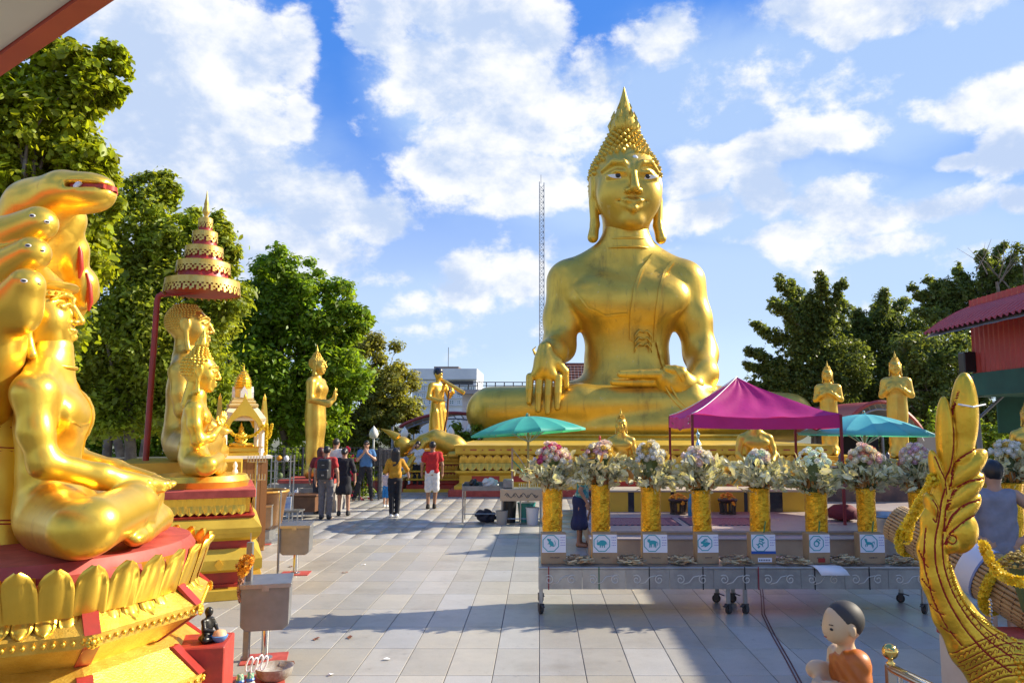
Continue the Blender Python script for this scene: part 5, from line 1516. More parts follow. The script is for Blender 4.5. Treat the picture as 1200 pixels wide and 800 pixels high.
# ---- long steel offering table
TY, TZ = 8.95, .53
tx0, tx1 = gx(631, TY, TZ), gx(1092, TY, TZ)
T0 = (tx0 + tx1) / 2
tb_ = thing('offering_table', 'long low steel offering table on casters, its apron engraved with scrolls', 'table', (T0, TY, 0))
tl = tx1 - tx0
obj('tabletop', MB().box(-tl / 2, tl / 2, 0, .72, TZ - .03, TZ), SSTEEL, tb_, bev=.006)
nseg = 9
for k in range(nseg):
    a, b = -tl / 2 + tl * k / nseg, -tl / 2 + tl * (k + 1) / nseg
    ap = obj('apron_panel', MB().box(a + .002, b - .002, .004, .03, TZ - .245, TZ - .031), SSTEEL, tb_)
    sc = MB(); cz = TZ - .14
    for s, cx_ in ((1, a + .12), (-1, b - .12)):
        pts = [(cx_ + (.012 + .042 * t / 9) * math.cos(t * .95) * s, .001, cz + (.012 + .042 * t / 9) * math.sin(t * .95)) for t in np.linspace(0, 9, 26)]
        sc.tube(pts, .006, 5)
    sc.tube([(a + .15, .001, cz - .05), (a + .22, .001, cz - .03), (a + .27, .001, cz + .03), (a + .34, .001, cz + .045)], .006, 5)
    obj('engraved_scroll', sc, mat('bright_scroll', (.62, .60, .55), .55, .3), ap, smooth=180)
obj('end_panel', MB().box(-tl / 2, -tl / 2 + .025, .032, .70, TZ - .245, TZ - .031), SSTEEL, tb_)
obj('back_panel', MB().box(-tl / 2 + .026, tl / 2, .68, .70, TZ - .245, TZ - .031), SSTEEL, tb_)
STRAPC = [mat('red_strap_cord', (.25, .02, .03), .6), mat('green_strap_cord', (.02, .12, .05), .6), BLACK]
for px, c in ((643, 0), (702, 1), (761, 2), (824, 2), (873, 2), (889, 0), (955, 2), (1019, 2)):
    x = gx(px, TY, .4) - T0
    obj('cord_strap', MB().box(x - .006, x + .006, -.003, .003, TZ - .25, TZ + .003), STRAPC[c], tb_)
def caster(parent, x, y, rz=0):
    c = obj('caster', MB().box(-.03, .03, -.03, .03, .10, .115).box(-.028, -.02, -.02, .03, .03, .10).box(.02, .028, -.02, .03, .03, .10).cbox((0, -.055, .10), (.03, .07, .008), (R(15), 0, 0)), DARKM, parent, loc=(x, y, 0), rot=(0, 0, rz))
    obj('wheel', MB().tube([(-.016, .008, .05), (.016, .008, .05)], .05, 14), RUBBER, c, smooth=40)
    obj('hub', MB().tube([(-.019, .008, .05), (.019, .008, .05)], .026, 10), ORANGEW, c, smooth=40)
for px in (634, 855, 875, 1086):
    x = gx(px, TY, .1) - T0
    for y in (.06, .62):
        obj('leg', MB().box(x - .022, x + .022, y - .022, y + .022, .115, TZ - .03), SSTEEL, tb_, bev=.004)
        caster(tb_, x, y, R(20 if px < 700 else -60 + y * 200))

# ---- donation boxes with zodiac signs
def animal(kind):
    """flat print outlines in a unit circle"""
    def blob(c, rx, ry, rot=0, n=14):
        return [(c[0] + rx * math.cos(t) * math.cos(rot) - ry * math.sin(t) * math.sin(rot), c[1] + rx * math.cos(t) * math.sin(rot) + ry * math.sin(t) * math.cos(rot)) for t in np.linspace(0, 2 * math.pi, n, endpoint=False)]
    def stroke(pts, w):
        pts = [V3(*p) for p in pts]; L_, R_ = [], []
        for i, p in enumerate(pts):
            d = pts[min(i + 1, len(pts) - 1)] - pts[max(i - 1, 0)]; d /= np.linalg.norm(d) + 1e-9
            ww = w * (1 - .5 * i / (len(pts) - 1)); L_.append(tuple(p + ww * V3(-d[1], d[0]))); R_.append(tuple(p - ww * V3(-d[1], d[0])))
        return L_ + R_[::-1]
    if kind == 'rat': return [blob((.05, -.02), .42, .26, -.9), blob((-.28, .40), .2, .14, -.9), blob((-.08, .45), .11, .1), stroke([(.25, -.4), (.5, -.3), (.6, 0), (.45, .35)], .05), stroke([(-.2, .0), (-.4, -.1)], .06), stroke([(.0, -.3), (-.15, -.45)], .06), blob((-.42, .52), .08, .05, -.9)]
    if kind == 'ox': return [blob((.08, .05), .50, .34), blob((-.42, -.05), .24, .2, .3), stroke([(-.2, -.2), (-.22, -.55)], .09), stroke([(.3, -.2), (.34, -.55)], .09), stroke([(.05, -.25), (.06, -.55)], .07), stroke([(-.5, .1), (-.58, .3), (-.45, .4)], .05), stroke([(.55, .15), (.66, -.2)], .04)]
    if kind == 'tiger': return [blob((.08, .12), .52, .24), blob((-.40, .28), .2, .18), stroke([(-.25, 0), (-.3, -.55)], .1), stroke([(.42, 0), (.46, -.55)], .1), stroke([(.28, 0), (.24, -.5)], .08), stroke([(-.1, 0), (-.08, -.5)], .08), stroke([(.55, .2), (.72, .05), (.66, -.3)], .05), blob((-.5, .46), .07, .07), blob((-.3, .46), .07, .07)]
    if kind == 'rabbit': return [blob((.15, -.1), .42, .26, .2), blob((-.35, .08), .2, .16), stroke([(-.3, .15), (.0, .48), (.3, .5)], .09), stroke([(-.22, .12), (.15, .35), (.35, .3)], .08), stroke([(-.1, -.25), (-.5, -.38)], .08), stroke([(.3, -.25), (-.05, -.45)], .09), blob((.58, -.02), .1, .1)]
    if kind == 'dragon': return [stroke([(-.3, -.55), (-.1, -.4), (-.35, -.2), (-.1, .0), (.2, -.15), (.4, .05), (.15, .25), (-.15, .2), (-.1, .45), (.2, .5)], .11), blob((.3, .45), .2, .14, -.3), stroke([(.2, .5), (-.1, .66)], .05), stroke([(.2, -.15), (.35, -.45)], .07), stroke([(-.3, -.2), (-.55, -.1)], .06), stroke([(.4, .05), (.6, .1)], .06)]
    if kind == 'snake': return [stroke([(.35 * math.cos(t) * (1 - t * .03), .36 * math.sin(t) * (1 - t * .03) - .08) for t in np.linspace(0, 7.5, 26)], .09), stroke([(.2, .2), (.0, .42), (.25, .55), (.42, .42)], .09), blob((.42, .38), .13, .09, -.5)]
    return [blob((.0, .0), .42, .17, -.1), stroke([(-.3, .05), (-.45, .42), (-.3, .5)], .14), blob((-.42, .42), .22, .1, -.7), stroke([(-.25, -.1), (-.5, -.2), (-.45, -.45)], .06), stroke([(-.15, -.1), (-.3, -.4)], .06), stroke([(.3, -.1), (.5, -.3), (.4, -.6)], .07), stroke([(.38, .0), (.3, -.3), (.5, -.5)], .06), stroke([(.38, .08), (.62, .2), (.66, -.1)], .06)]
KINDS_ = ['rat', 'ox', 'tiger', 'rabbit', 'dragon', 'snake', 'horse']
DESC = ['rat', 'plump round-backed beast', 'long-legged striped beast', 'leaping rabbit', 'dragon above a blue band', 'coiled snake, red label below', 'galloping horse']
for k, px in enumerate((649, 709, 768, 830, 895, 961, 1023)):
    Yb = TY + .20
    w_, h_ = .29 if k not in (3, 5) else .255, .345
    t = thing('donation_box', 'cardboard donation box with teal octagon print of a ' + DESC[k], 'donation box', (gx(px, Yb, TZ), Yb, TZ + .001), R((2, -2, -3, 4, 0, 5, -2)[k]), 'zodiac donation boxes on the table')
    lean = R(-5)
    obj('carton', MB().box(-w_ / 2, w_ / 2, 0, .17, 0, h_), CARD, t, bev=.004)
    sh = obj('sign_sheet', MB().box(-w_ / 2 + .006, w_ / 2 - .004, -.006, -.001, h_ * .37, h_ * .965), PAPER, t)
    oc = MB(); cx_, cz_, r0, r1 = -w_ * .12, h_ * .68, .093, .103
    if k in (3, 5): cx_ = -w_ * .14; r0, r1 = .083, .093
    for i in range(8):
        a, b = math.pi / 8 + i * math.pi / 4, math.pi / 8 + (i + 1) * math.pi / 4
        q = [(cx_ + r * math.cos(x), cz_ + r * math.sin(x)) for x, r in ((a, r0), (b, r0), (b, r1), (a, r1))]
        oc.prism(q, -.009, -.0065)
    obj('octagon_print', oc, TEALP, sh)
    an = MB()
    for i, poly in enumerate(animal(KINDS_[k])): an.prism([(cx_ + p[0] * .092, cz_ + p[1] * .092) for p in poly], -.0095 - i * .0003, -.0066 - i * .0001)
    obj('animal_print', an, TEALP, sh)
    tx = MB(); rr = random.Random(k)
    for i in range(4):
        z = h_ * (.86 - i * .085); x = w_ * .27
        while x < w_ * .44:
            l = rr.uniform(.008, .018); tx.box(x, x + l, -.0085, -.0065, z, z + .007); x += l + .006
    obj('handwriting', tx, INKV, sh)
    tx = MB(); x = -w_ * .14
    while x < w_ * .18:
        l = rr.uniform(.008, .02); tx.box(x, x + l, -.003, -.001, h_ * .185 + rr.uniform(0, .004), h_ * .205 + rr.uniform(0, .006)); x += l + .004
    if k not in (4,): obj('handwriting', tx, INK, t)
    if k == 4:
        obj('blue_band', MB().box(-w_ / 2 + .004, w_ / 2 - .002, -.009, -.0065, h_ * .33, h_ * .42), BLUEP, t)
        lb = obj('paper_label', MB().box(-w_ * .23, w_ * .33, -.006, -.001, h_ * .06, h_ * .2), PAPER, t)
        tx = MB()
        for i in range(7): tx.box(-w_ * .18 + i * w_ * .066, -w_ * .145 + i * w_ * .066, -.008, -.0065, h_ * .10, h_ * .15)
        obj('handwriting', tx, INK, lb)
    if k == 5: obj('red_label', MB().box(-w_ * .08, w_ * .24, -.006, -.001, h_ * .05, h_ * .18), RED, t)
    if k in (4, 5, 6): obj('green_stick', MB().tube([(w_ * .1, .06, h_), (w_ * .2, .08, h_ + .13)], .008, 6), mat('green_stick', (.05, .18, .05), .5), t)
hs_ = thing('hanging_sheet', 'white paper sheet slipping over the table edge below the snake box', 'sheet', (gx(970, TY - .03, TZ), TY - .03, TZ + .012))
obj('sheet', MB().sheet([[(x + d * .3, y, z) for x in (-.16, 0, .16)] for d, y, z in ((-.1, .12, -.004), (0, .03, .0), (.1, -.045, -.03), (.2, -.075, -.085))]), PAPER, hs_, smooth=180)
so_ = bpy.data.objects['sheet']; sm_ = so_.modifiers.new('thickness', 'SOLIDIFY'); sm_.thickness = .002

# ---- heaps of folded notes between the boxes
NOTE = mat('folded_note', (.40, .37, .24), .6, island=.7, c2=(.44, .26, .13), ns=20)
def strips(n, lx, ly, lz, rg, ln=(.04, .11), w=.014):
    V, F = [], []
    for i in range(n):
        c = V3(rg.uniform(-lx, lx), rg.uniform(-ly, ly), 0); c[2] = .012 + lz * rg.uniform(0, 1) * (1 - (c[0] / lx) ** 2 * .6)
        a = rg.uniform(-.9, .9); d = V3(math.cos(a), math.sin(a) * .6, rg.uniform(-.35, .35)); d /= np.linalg.norm(d)
        u = np.cross(d, V3(rg.normal() * .4, rg.normal() * .4 - .6, 1)); u /= np.linalg.norm(u); l = rg.uniform(*ln); o = len(V)
        h = np.cross(d, u) * .004
        for s1, s2, s3 in ((-1, -1, -1), (1, -1, -1), (1, 1, -1), (-1, 1, -1), (-1, -1, 1), (1, -1, 1), (1, 1, 1), (-1, 1, 1)):
            q = c + d * l / 2 * s1 + u * w / 2 * s2 + h * s3; q[2] = max(q[2], .003); V.append(q)
        F += [tuple(i_ + o for i_ in f) for f in ((0, 3, 2, 1), (4, 5, 6, 7), (0, 1, 5, 4), (1, 2, 6, 5), (2, 3, 7, 6), (3, 0, 4, 7))]
    return MB().add(V, F)
rgn = np.random.default_rng(4)
for k, (pa, pb, lb) in enumerate(((664, 693, 'rat and the round-backed beast'), (725, 752, 'round-backed and striped beasts'), (786, 812, 'striped beast and the rabbit'), (846, 878, 'rabbit and the dragon'), (912, 944, 'dragon and the snake'), (977, 1006, 'snake and the horse'), (1041, 1070, 'horse and the garlanded log'))):
    xa, xb = gx(pa, TY + .2, TZ), gx(pb, TY + .2, TZ)
    t = thing('note_heap', 'heap of rolled paper notes on the table between the ' + lb, 'notes', ((xa + xb) / 2, TY + .22, TZ), 0, 'heaps of notes on the table')
    obj('notes', strips(120, (xb - xa) / 2, .15, .075, rgn, (.05, .13), .011), NOTE, t, kind='stuff')

# ---- tall gold vases with money trees and silk flowers
LEAFN = mat('silver_green_leaf', (.52, .52, .33), .5, island=.40, c2=(.66, .61, .42), ns=9, trans=.25)
LEAFO = mat('amber_leaf', (.42, .17, .03), .5, island=.4, trans=.2)
STEM = mat('green_stem', (.10, .14, .05), .6)
def petals_mesh(kind):
    mb = MB()
    if kind == 'rose':
        mb.lathe([(.004, -.028), (.022, -.018), (.027, .004), (.020, .016), (.008, .018)], 8)
        for lay, (n, r, h, t) in enumerate(((5, .024, .020, .5), (4, .017, .028, .3), (3, .009, .032, .15))):
            for k in range(n):
                a = 2 * math.pi * (k + .4 * lay) / n; d = Vector((math.cos(a), math.sin(a), 0)); s = Vector((-math.sin(a), math.cos(a), 0))
                w = r * 1.1
                mb.sheet([[d * r * .6 - s * w * .7 + Vector((0, 0, -.012)), d * (r + .004) - s * w + Vector((0, 0, h * .4)), d * (r + .004 + t * .012) - s * w * .5 + Vector((0, 0, h))],
                          [d * r * .7 + Vector((0, 0, -.012)), d * (r + .011) + Vector((0, 0, h * .4)), d * (r + .008 + t * .014) + Vector((0, 0, h * 1.05))],
                          [d * r * .6 + s * w * .7 + Vector((0, 0, -.012)), d * (r + .004) + s * w + Vector((0, 0, h * .4)), d * (r + .004 + t * .012) + s * w * .5 + Vector((0, 0, h))]])
    else:
        rg = np.random.default_rng(6)
        for k in range(16):
            d = rg.normal(size=3); d[2] = abs(d[2]) + .2; d /= np.linalg.norm(d); q = Vector(d) * .026
            a = Vector(d).orthogonal().normalized(); b = Vector(d).cross(a)
            for j in range(4):
                t = j * math.pi / 2 + k; e = a * math.cos(t) + b * math.sin(t); s = Vector(d).cross(e)
                mb.add([q, q + e * .008 + s * .006, q + e * .014 + Vector(d) * .003, q + e * .008 - s * .006], [(0, 1, 2, 3)])
    return mb
ROSE, HYD = petals_mesh('rose'), petals_mesh('hyd')
FM = {'pink': (.80, .54, .57), 'rose': (.62, .10, .24), 'cream': (.82, .76, .62), 'white': (.80, .79, .76), 'yellow': (.72, .52, .12), 'blush': (.82, .66, .63), 'mint': (.62, .74, .60), 'peach': (.75, .35, .24), 'lilac': (.72, .50, .60)}
FMESH = {}
def fmesh(shape, c):
    if (shape, c) not in FMESH:
        me = (ROSE if shape == 'rose' else HYD).mesh(shape + '_' + c, 60); me.materials.append(mat('silk_' + c, FM[c], .6, island=.12, trans=.15)); FMESH[(shape, c)] = me
    return FMESH[(shape, c)]
lm_ = MB().sheet([[(-.5, 0, 0), (-.2, -.22, .04), (.25, -.2, .05), (.5, -.03, -.02)], [(-.5, 0, 0), (-.2, 0, -.02), (.25, 0, 0), (.52, 0, -.05)], [(-.5, 0, 0), (-.2, .22, .04), (.25, .2, .05), (.5, .03, -.02)]])
NLEAF = lm_.mesh('note_leaf'); NLEAF.materials.append(LEAFN)
OLEAF = lm_.mesh('amber_leaf'); OLEAF.materials.append(LEAFO)
NB_ = 0
VB = [(647, 572, ['rose', 'blush', 'cream', 'white', 'pink', 'white', 'cream'], 'rose', 'magenta and cream roses at the table\'s left end'),
      (704, 567, ['blush', 'cream', 'yellow', 'pink', 'yellow', 'cream'], 'rose', 'pink roses over yellow ones'),
      (762, 570, ['white', 'white', 'cream', 'white', 'yellow'], 'rose', 'loose white peonies and a yellow bloom'),
      (823, 574, ['white', 'white', 'cream', 'blush'], 'rose', 'white and cream dome topped by a silver spike'),
      (890, 572, ['white', 'blush', 'mint', 'white'], 'rose', 'small white and blush cluster with dark blue leaves'),
      (955, 576, ['mint', 'white', 'mint'], 'hyd', 'pale mint hydrangea head'),
      (1015, 572, ['blush', 'blush', 'peach', 'cream', 'pink', 'cream'], 'rose', 'pink and peach roses, behind the horse box'),
      (1077, 572, ['blush', 'lilac', 'cream', 'cream', 'blush'], 'rose', 'lilac pink roses, half behind the gold prow'),
      (1186, 566, ['white', 'yellow', 'white'], 'rose', 'white and yellow flowers, behind the man in grey')]
SPIKE = mat('silver_spike', (.45, .60, .58), .2, .7)
for k, (px, ytop, cs_, shape, lb) in enumerate(VB):
    Yv = TY + .52 if k < 8 else 9.4
    zb_ = TZ
    x = gx(px, Yv, 1.2); zt_ = at(px, ytop, Yv).z
    rgv = np.random.default_rng(100 + k)
    t = thing('flower_vase', 'gold foil vase with ' + lb, 'vase', (x, Yv, zb_), rgv.uniform(0, 6), 'gold foil vases along the table')
    H = zt_ - zb_
    vw = rgv.uniform(.92, 1.10)
    t.rotation_euler = (R(rgv.uniform(-1.5, 1.5)), R(rgv.uniform(-1.5, 1.5)), t.rotation_euler[2])
    n = 18; prof = []
    mbv = MB(); rows = 16; g = []
    for j in range(rows + 1):
        z = H * j / rows
        g.append([((.118 * vw + rgv.normal() * .003 + (.012 if j in (0, rows) else 0)) * math.cos(2 * math.pi * i / n), (.118 * vw + rgv.normal() * .003) * math.sin(2 * math.pi * i / n), z) for i in range(n)])
    for r_ in g: r_.append(r_[0])
    mbv.sheet(g)
    obj('vase', mbv, FOIL, t)
    obj('vase_rim', MB().tube([(.122 * vw * math.cos(a), .122 * vw * math.sin(a), H) for a in np.linspace(0, 2 * math.pi, 22)], .008, 5, False), FOIL, t, smooth=180)
    # leaf sprays
    st = MB(); V_, F_ = [], []; ld = []
    for b in range(36):
        a = rgv.uniform(0, 2 * math.pi); tilt_ = rgv.uniform(.28, 1.35); ln = rgv.uniform(.28, .50) * (1.0 if tilt_ > .5 else .85)
        d = Vector((math.cos(a) * math.sin(tilt_), math.sin(a) * math.sin(tilt_), math.cos(tilt_)))
        p0 = Vector((.06 * math.cos(a), .06 * math.sin(a), H - .02)); p1 = p0 + d * ln * .55 + Vector((0, 0, .05)); p2 = p0 + d * ln + Vector((0, 0, -.03 * tilt_))
        st.tube([p0, p1, p2], [.006, .004, .002], 4)
        for i in range(13):
            u = .25 + .75 * i / 12
            q = (p0.lerp(p1, u / .55) if u < .55 else p1.lerp(p2, (u - .55) / .45)) + Vector(rgv.normal(size=3)) * .022
            ld.append((q, (d + Vector(rgv.normal(size=3)) * .7).normalized(), rgv.uniform(.075, .135)))
    for i in range(70):
        a = rgv.uniform(0, 6.28); r = rgv.uniform(.05, .2)
        ld.append((Vector((r * math.cos(a), r * math.sin(a), H + rgv.uniform(-.05, .26))), Vector((math.cos(a), math.sin(a), rgv.uniform(-.6, .8))).normalized(), rgv.uniform(.06, .1)))
    order = rgv.permutation(len(ld))
    lo = MB()
    for r_i, i in enumerate(order):
        q, d, s = ld[i]
        M = d.to_track_quat('X', 'Z').to_matrix() @ Matrix.Rotation(rgv.uniform(-1.6, 1.6), 3, 'X')
        if r_i < 34:
            link('note_leaf' if r_i % 9 else 'amber_leaf', NLEAF if r_i % 9 else OLEAF, None, t, loc=q, rot=M.to_euler(), sc=s * 1.15)
        else:
            lo.add([M @ (Vector(v) * s) + q for v in lm_.v], lm_.f)
    obj('leaf_spray', lo, LEAFN, t, kind='stuff')
    am = MB()
    for i in range(26):
        a = rgv.uniform(0, 6.28); r = rgv.uniform(.06, .16); M = Matrix.Rotation(rgv.uniform(0, 6), 3, 'Z') @ Matrix.Rotation(rgv.uniform(-1, 1), 3, 'X')
        am.add([M @ (Vector(v) * .07) + Vector((r * math.cos(a), r * math.sin(a), H + rgv.uniform(0, .16))) for v in lm_.v], lm_.f)
    obj('amber_spray', am, LEAFO, t, kind='stuff')
    obj('stems', st, STEM, t, kind='stuff')
    # flower dome
    zc = H + .36
    rad = .155 if k != 4 else .10
    nf = 46 if shape == 'rose' else 26
    for i in range(nf):
        u = (i + .5) / nf; ph = i * 2.39996
        cz = 1 - u * 1.05; rr_ = max(0, 1 - cz * cz) ** .5
        d = Vector((math.cos(ph) * rr_, math.sin(ph) * rr_, cz))
        c = cs_[min(int(u * len(cs_) + rgv.uniform(-.6, .6)), len(cs_) - 1) if k == 1 else int(rgv.integers(0, len(cs_)))]
        o = link('rose' if shape == 'rose' else 'hydrangea_floret', fmesh(shape, c), None, t, loc=Vector((0, 0, zc - .03)) + d * rad * rgv.uniform(.72, 1.3) * (1.0 if k != 0 else 1.1), rot=d.to_track_quat('Z', 'Y').to_euler(), sc=rgv.uniform(.85, 1.35) * (1.15 if k == 2 else 1) * (1.35 if shape != 'rose' else 1))
    obj('flower_core', MB().lathe([(.05, -.34), (rad * .6, -.06), (rad * .78, .0), (rad * .5, .07), (.01, .1)], 10), STEM, t, loc=(0, 0, zc - .03))
    if k == 4:
        bl = MB()
        for i in range(22):
            M = Matrix.Rotation(rgv.uniform(0, 6), 3, 'Z') @ Matrix.Rotation(rgv.uniform(-1, 1), 3, 'X'); bl.add([M @ (Vector(v) * .07) + Vector((rgv.normal() * .07, rgv.normal() * .07, zc - .07)) for v in lm_.v], lm_.f)
        obj('dark_leaf_spray', bl, mat('dark_blue_leaf', (.02, .06, .09), .4), t, kind='stuff')
    if k == 3: obj('spike', MB().lathe([(.006, 0), (.01, .06), (.036, .10), (.008, .16), (.02, .20), (.028, .225), (.008, .25), (.002, .29)], 8), SPIKE, t, loc=(0, 0, zc + .09))
    if k == 1: obj('bud', MB().lathe([(.004, 0), (.005, .06), (.014, .08), (.016, .1), (.004, .13)], 8), mat('red_bud', (.5, .05, .03), .5), t, loc=(0, 0, zc + .10))
# rolled money sticks leaning out of the bouquets
for px0, py0, px1, py1 in ((655, 612, 672, 597), (775, 606, 796, 588)):
    pass

# ---- stepped platform with rugs
PTOP = .36
px_l = gx(691, 12.87)
pf = thing('stone_platform', 'low stepped stone platform with brown risers before the altar', 'platform', (0, 0, 0))
BRSTONE = mat('brown_stone_riser', (.42, .29, .18), .55, c2=(.34, .22, .14), ns=2, bump=.04)
PKST = mat('pinkish_platform_stone', (.40, .33, .30), .45, c2=(.34, .28, .26), ns=1.5, rv=.1)
xr_ = 9.6
obj('lower_step', MB().box(px_l, xr_, 12.87, 13.3, 0, .262), BRSTONE, pf, bev=.006)
for k in range(9):
    xa = px_l + (xr_ - px_l) * k / 9
    obj('tread_slab', MB().box(xa + .003, xa + (xr_ - px_l) / 9 - .003, 12.845, 13.245, .264, .29), PKST, pf, bev=.004)
obj('upper_step', MB().box(px_l + .05, xr_, 13.25, 19.9, 0, PTOP - .03), mat('tan_stone', (.42, .29, .17), .55, c2=(.36, .25, .15), ns=2), pf)
nx_ = 12; ps = MB()
for i in range(nx_):
    for j in range(9):
        xa, xb = px_l + .03 + (xr_ - px_l) * i / nx_, px_l + .03 + (xr_ - px_l) * (i + 1) / nx_
        ya, yb = 13.235 + .74 * j, 13.235 + .74 * (j + 1)
        obj('platform_tile', MB().box(xa + .003, xb - .003, ya + .003, yb - .003, PTOP - .028, PTOP), PKST, pf)
def rug_mat(name, cols, sx, sy):
    m = bpy.data.materials.new(name); m.use_nodes = True; t = NT(m.node_tree)
    b = next(n for n in t.n if n.type == 'BSDF_PRINCIPLED'); b.inputs['Roughness'].default_value = .95
    tc = t.new('ShaderNodeTexCoord'); sp = t.new('ShaderNodeSeparateXYZ'); t.l.new(tc.outputs['Object'], sp.inputs[0])
    ax = t.m('ABSOLUTE', sp.outputs[0]); ay = t.m('ABSOLUTE', sp.outputs[1])
    edge = t.m('MINIMUM', t.m('SUBTRACT', sx, ax), t.m('SUBTRACT', sy, ay))
    v = t.new('ShaderNodeTexVoronoi', feature='F1', distance='MANHATTAN'); t.l.new(tc.outputs['Object'], v.inputs['Vector']); v.inputs['Scale'].default_value = 9; v.inputs['Randomness'].default_value = .15
    fd = t.m('GREATER_THAN', t.m('SINE', t.m('MULTIPLY', v.outputs['Distance'], 40)), .25)
    field = t.mix(fd, cols[0] + (1,), cols[1] + (1,))
    bd = t.m('GREATER_THAN', t.m('SINE', t.m('MULTIPLY', t.m('ADD', ax, ay), 60)), .0)
    border = t.mix(bd, cols[2] + (1,), cols[3] + (1,))
    c = t.mix(t.m('GREATER_THAN', edge, .18), border, field)
    c = t.mix(t.m('LESS_THAN', edge, .035), c, cols[2] + (1,))
    t.l.new(c, b.inputs['Base Color']); return m
RUG1 = rug_mat('red_woven_rug', ((.26, .035, .045), (.42, .30, .26), (.03, .03, .06), (.40, .16, .15)), .72, .62)
def rug(label, px, py, sx, sy, m, z):
    Y = gy(py, z); t = thing('rug', label, 'rug', (gx(px, Y, z), Y, z), 0, 'rugs on the platform')
    obj('pile', MB().box(-sx, sx, -sy, sy, 0, .012), m, t)
    fr_ = MB()
    for k in range(int(sy * 40)):
        for s in (-1, 1): fr_.box(s * sx - .03 if s < 0 else sx, -sx if s < 0 else sx + .03, -sy + k / 20, -sy + k / 20 + .02, .001, .006)
    obj('fringe', fr_, mat('rug_fringe', (.55, .5, .42), .9), t, kind='stuff')
rug('red and navy woven rug beside the second gold vase', 747, 611, .72, .55, RUG1, PTOP + .001)
rug('red and navy woven rug left of the rabbit vase, before the marigold stand', 846, 611, .72, .55, RUG1, PTOP + .001)
BRMAT = mat('brown_mat', (.15, .08, .075), .9, c2=(.11, .06, .055), ns=8)
tag(obj('floor_mat', MB().box(-.9, .9, -.9, .9, 0, .01), BRMAT, loc=(gx(1010, 15.5, PTOP), 15.6, PTOP + .001), rot=(0, 0, R(-24))), 'dark reddish brown floor mat at the right tent pole', 'mat')

# ---- low golden altar counter before the plinth
AYF = 16.1
al = thing('altar_counter', 'long ochre altar counter with dark glazed niches below the flowers', 'altar', (0, AYF, PTOP))
OCHRE = mat('ochre_altar_paint', (.62, .40, .03), .45, c2=(.52, .33, .03), ns=2)
xa, xb = gx(713, AYF, .6), gx(944, AYF, .6)
obj('front_panel', MB().box(xa, xb, 0, .9, 0, .40), OCHRE, al)
obj('counter_top', MB().box(xa - .03, xb + .03, -.03, .93, .402, .44), mat('beige_counter', (.46, .40, .30), .5), al, bev=.006)
for pa, pb in ((736, 743), (786, 790), (872, 876), (894, 917)):
    obj('dark_niche', MB().box(gx(pa, AYF, .6), gx(pb, AYF, .6), -.006, .02, .0, .395), mat('dark_glass', (.015, .018, .025), .15, spec=.8), al)
DKWOOD = mat('dark_wood', (.055, .03, .022), .45, c2=(.035, .02, .015), ns=8)
MARI = mat('marigold', (.80, .30, .01), .6, island=.25)
def flower_pile(n, rx, ry, rz, rg, r=.03):
    mb = MB()
    for i in range(n):
        a = rg.uniform(0, 6.28); u = rg.uniform(0, 1) ** .5
        mb.lathe([(.004, -r * .5), (r, -r * .1), (r * .85, r * .35), (.003, r * .6)], 7, (rx * u * math.cos(a), ry * u * math.sin(a), rz * (1 - u * u) + .02 * rg.uniform(-1, 1)))
    return mb
rgm = np.random.default_rng(5)
for px, lb in ((795, 'left of the silver-spiked bouquet'), (853, 'right of the silver-spiked bouquet')):
    Y = gy(602, PTOP)
    t = thing('offering_stand', 'dark carved wooden stand heaped with marigolds ' + lb, 'stand', (gx(px, Y, PTOP), Y, PTOP), 0, 'marigold stands on the platform')
    obj('tray', MB().lathe([(.10, .22), (.19, .25), (.205, .29), (.19, .30)], 12), DKWOOD, t, bev=.004)
    obj('plinth', MB().lathe([(.17, 0), (.17, .03), (.15, .04)], 8), DKWOOD, t)
    for a in range(6): obj('leg', MB().tube([(.13 * math.cos(a * 1.047), .13 * math.sin(a * 1.047), .03), (.15 * math.cos(a * 1.047), .15 * math.sin(a * 1.047), .23)], .028, 6), DKWOOD, t)
    obj('marigolds', flower_pile(46, .16, .16, .09, rgm), MARI, t, loc=(0, 0, .31), kind='stuff')
    obj('garland_tail', flower_pile(12, .03, .01, .05, rgm, .022), MARI, t, loc=(.06, -.20, .20), kind='stuff')
bt = thing('water_bottle', 'blue plastic bottle standing between the two marigold stands', 'bottle', (gx(810, 15.4, PTOP), 15.4, PTOP))
obj('bottle', MB().lathe([(.06, 0), (.065, .03), (.065, .26), (.05, .32), (.025, .36), (.025, .39)], 14), mat('blue_plastic', (.03, .16, .32), .25), bt, smooth=50)
obj('cap', MB().lathe([(.028, .39), (.028, .42)], 10), TEALP, bt)

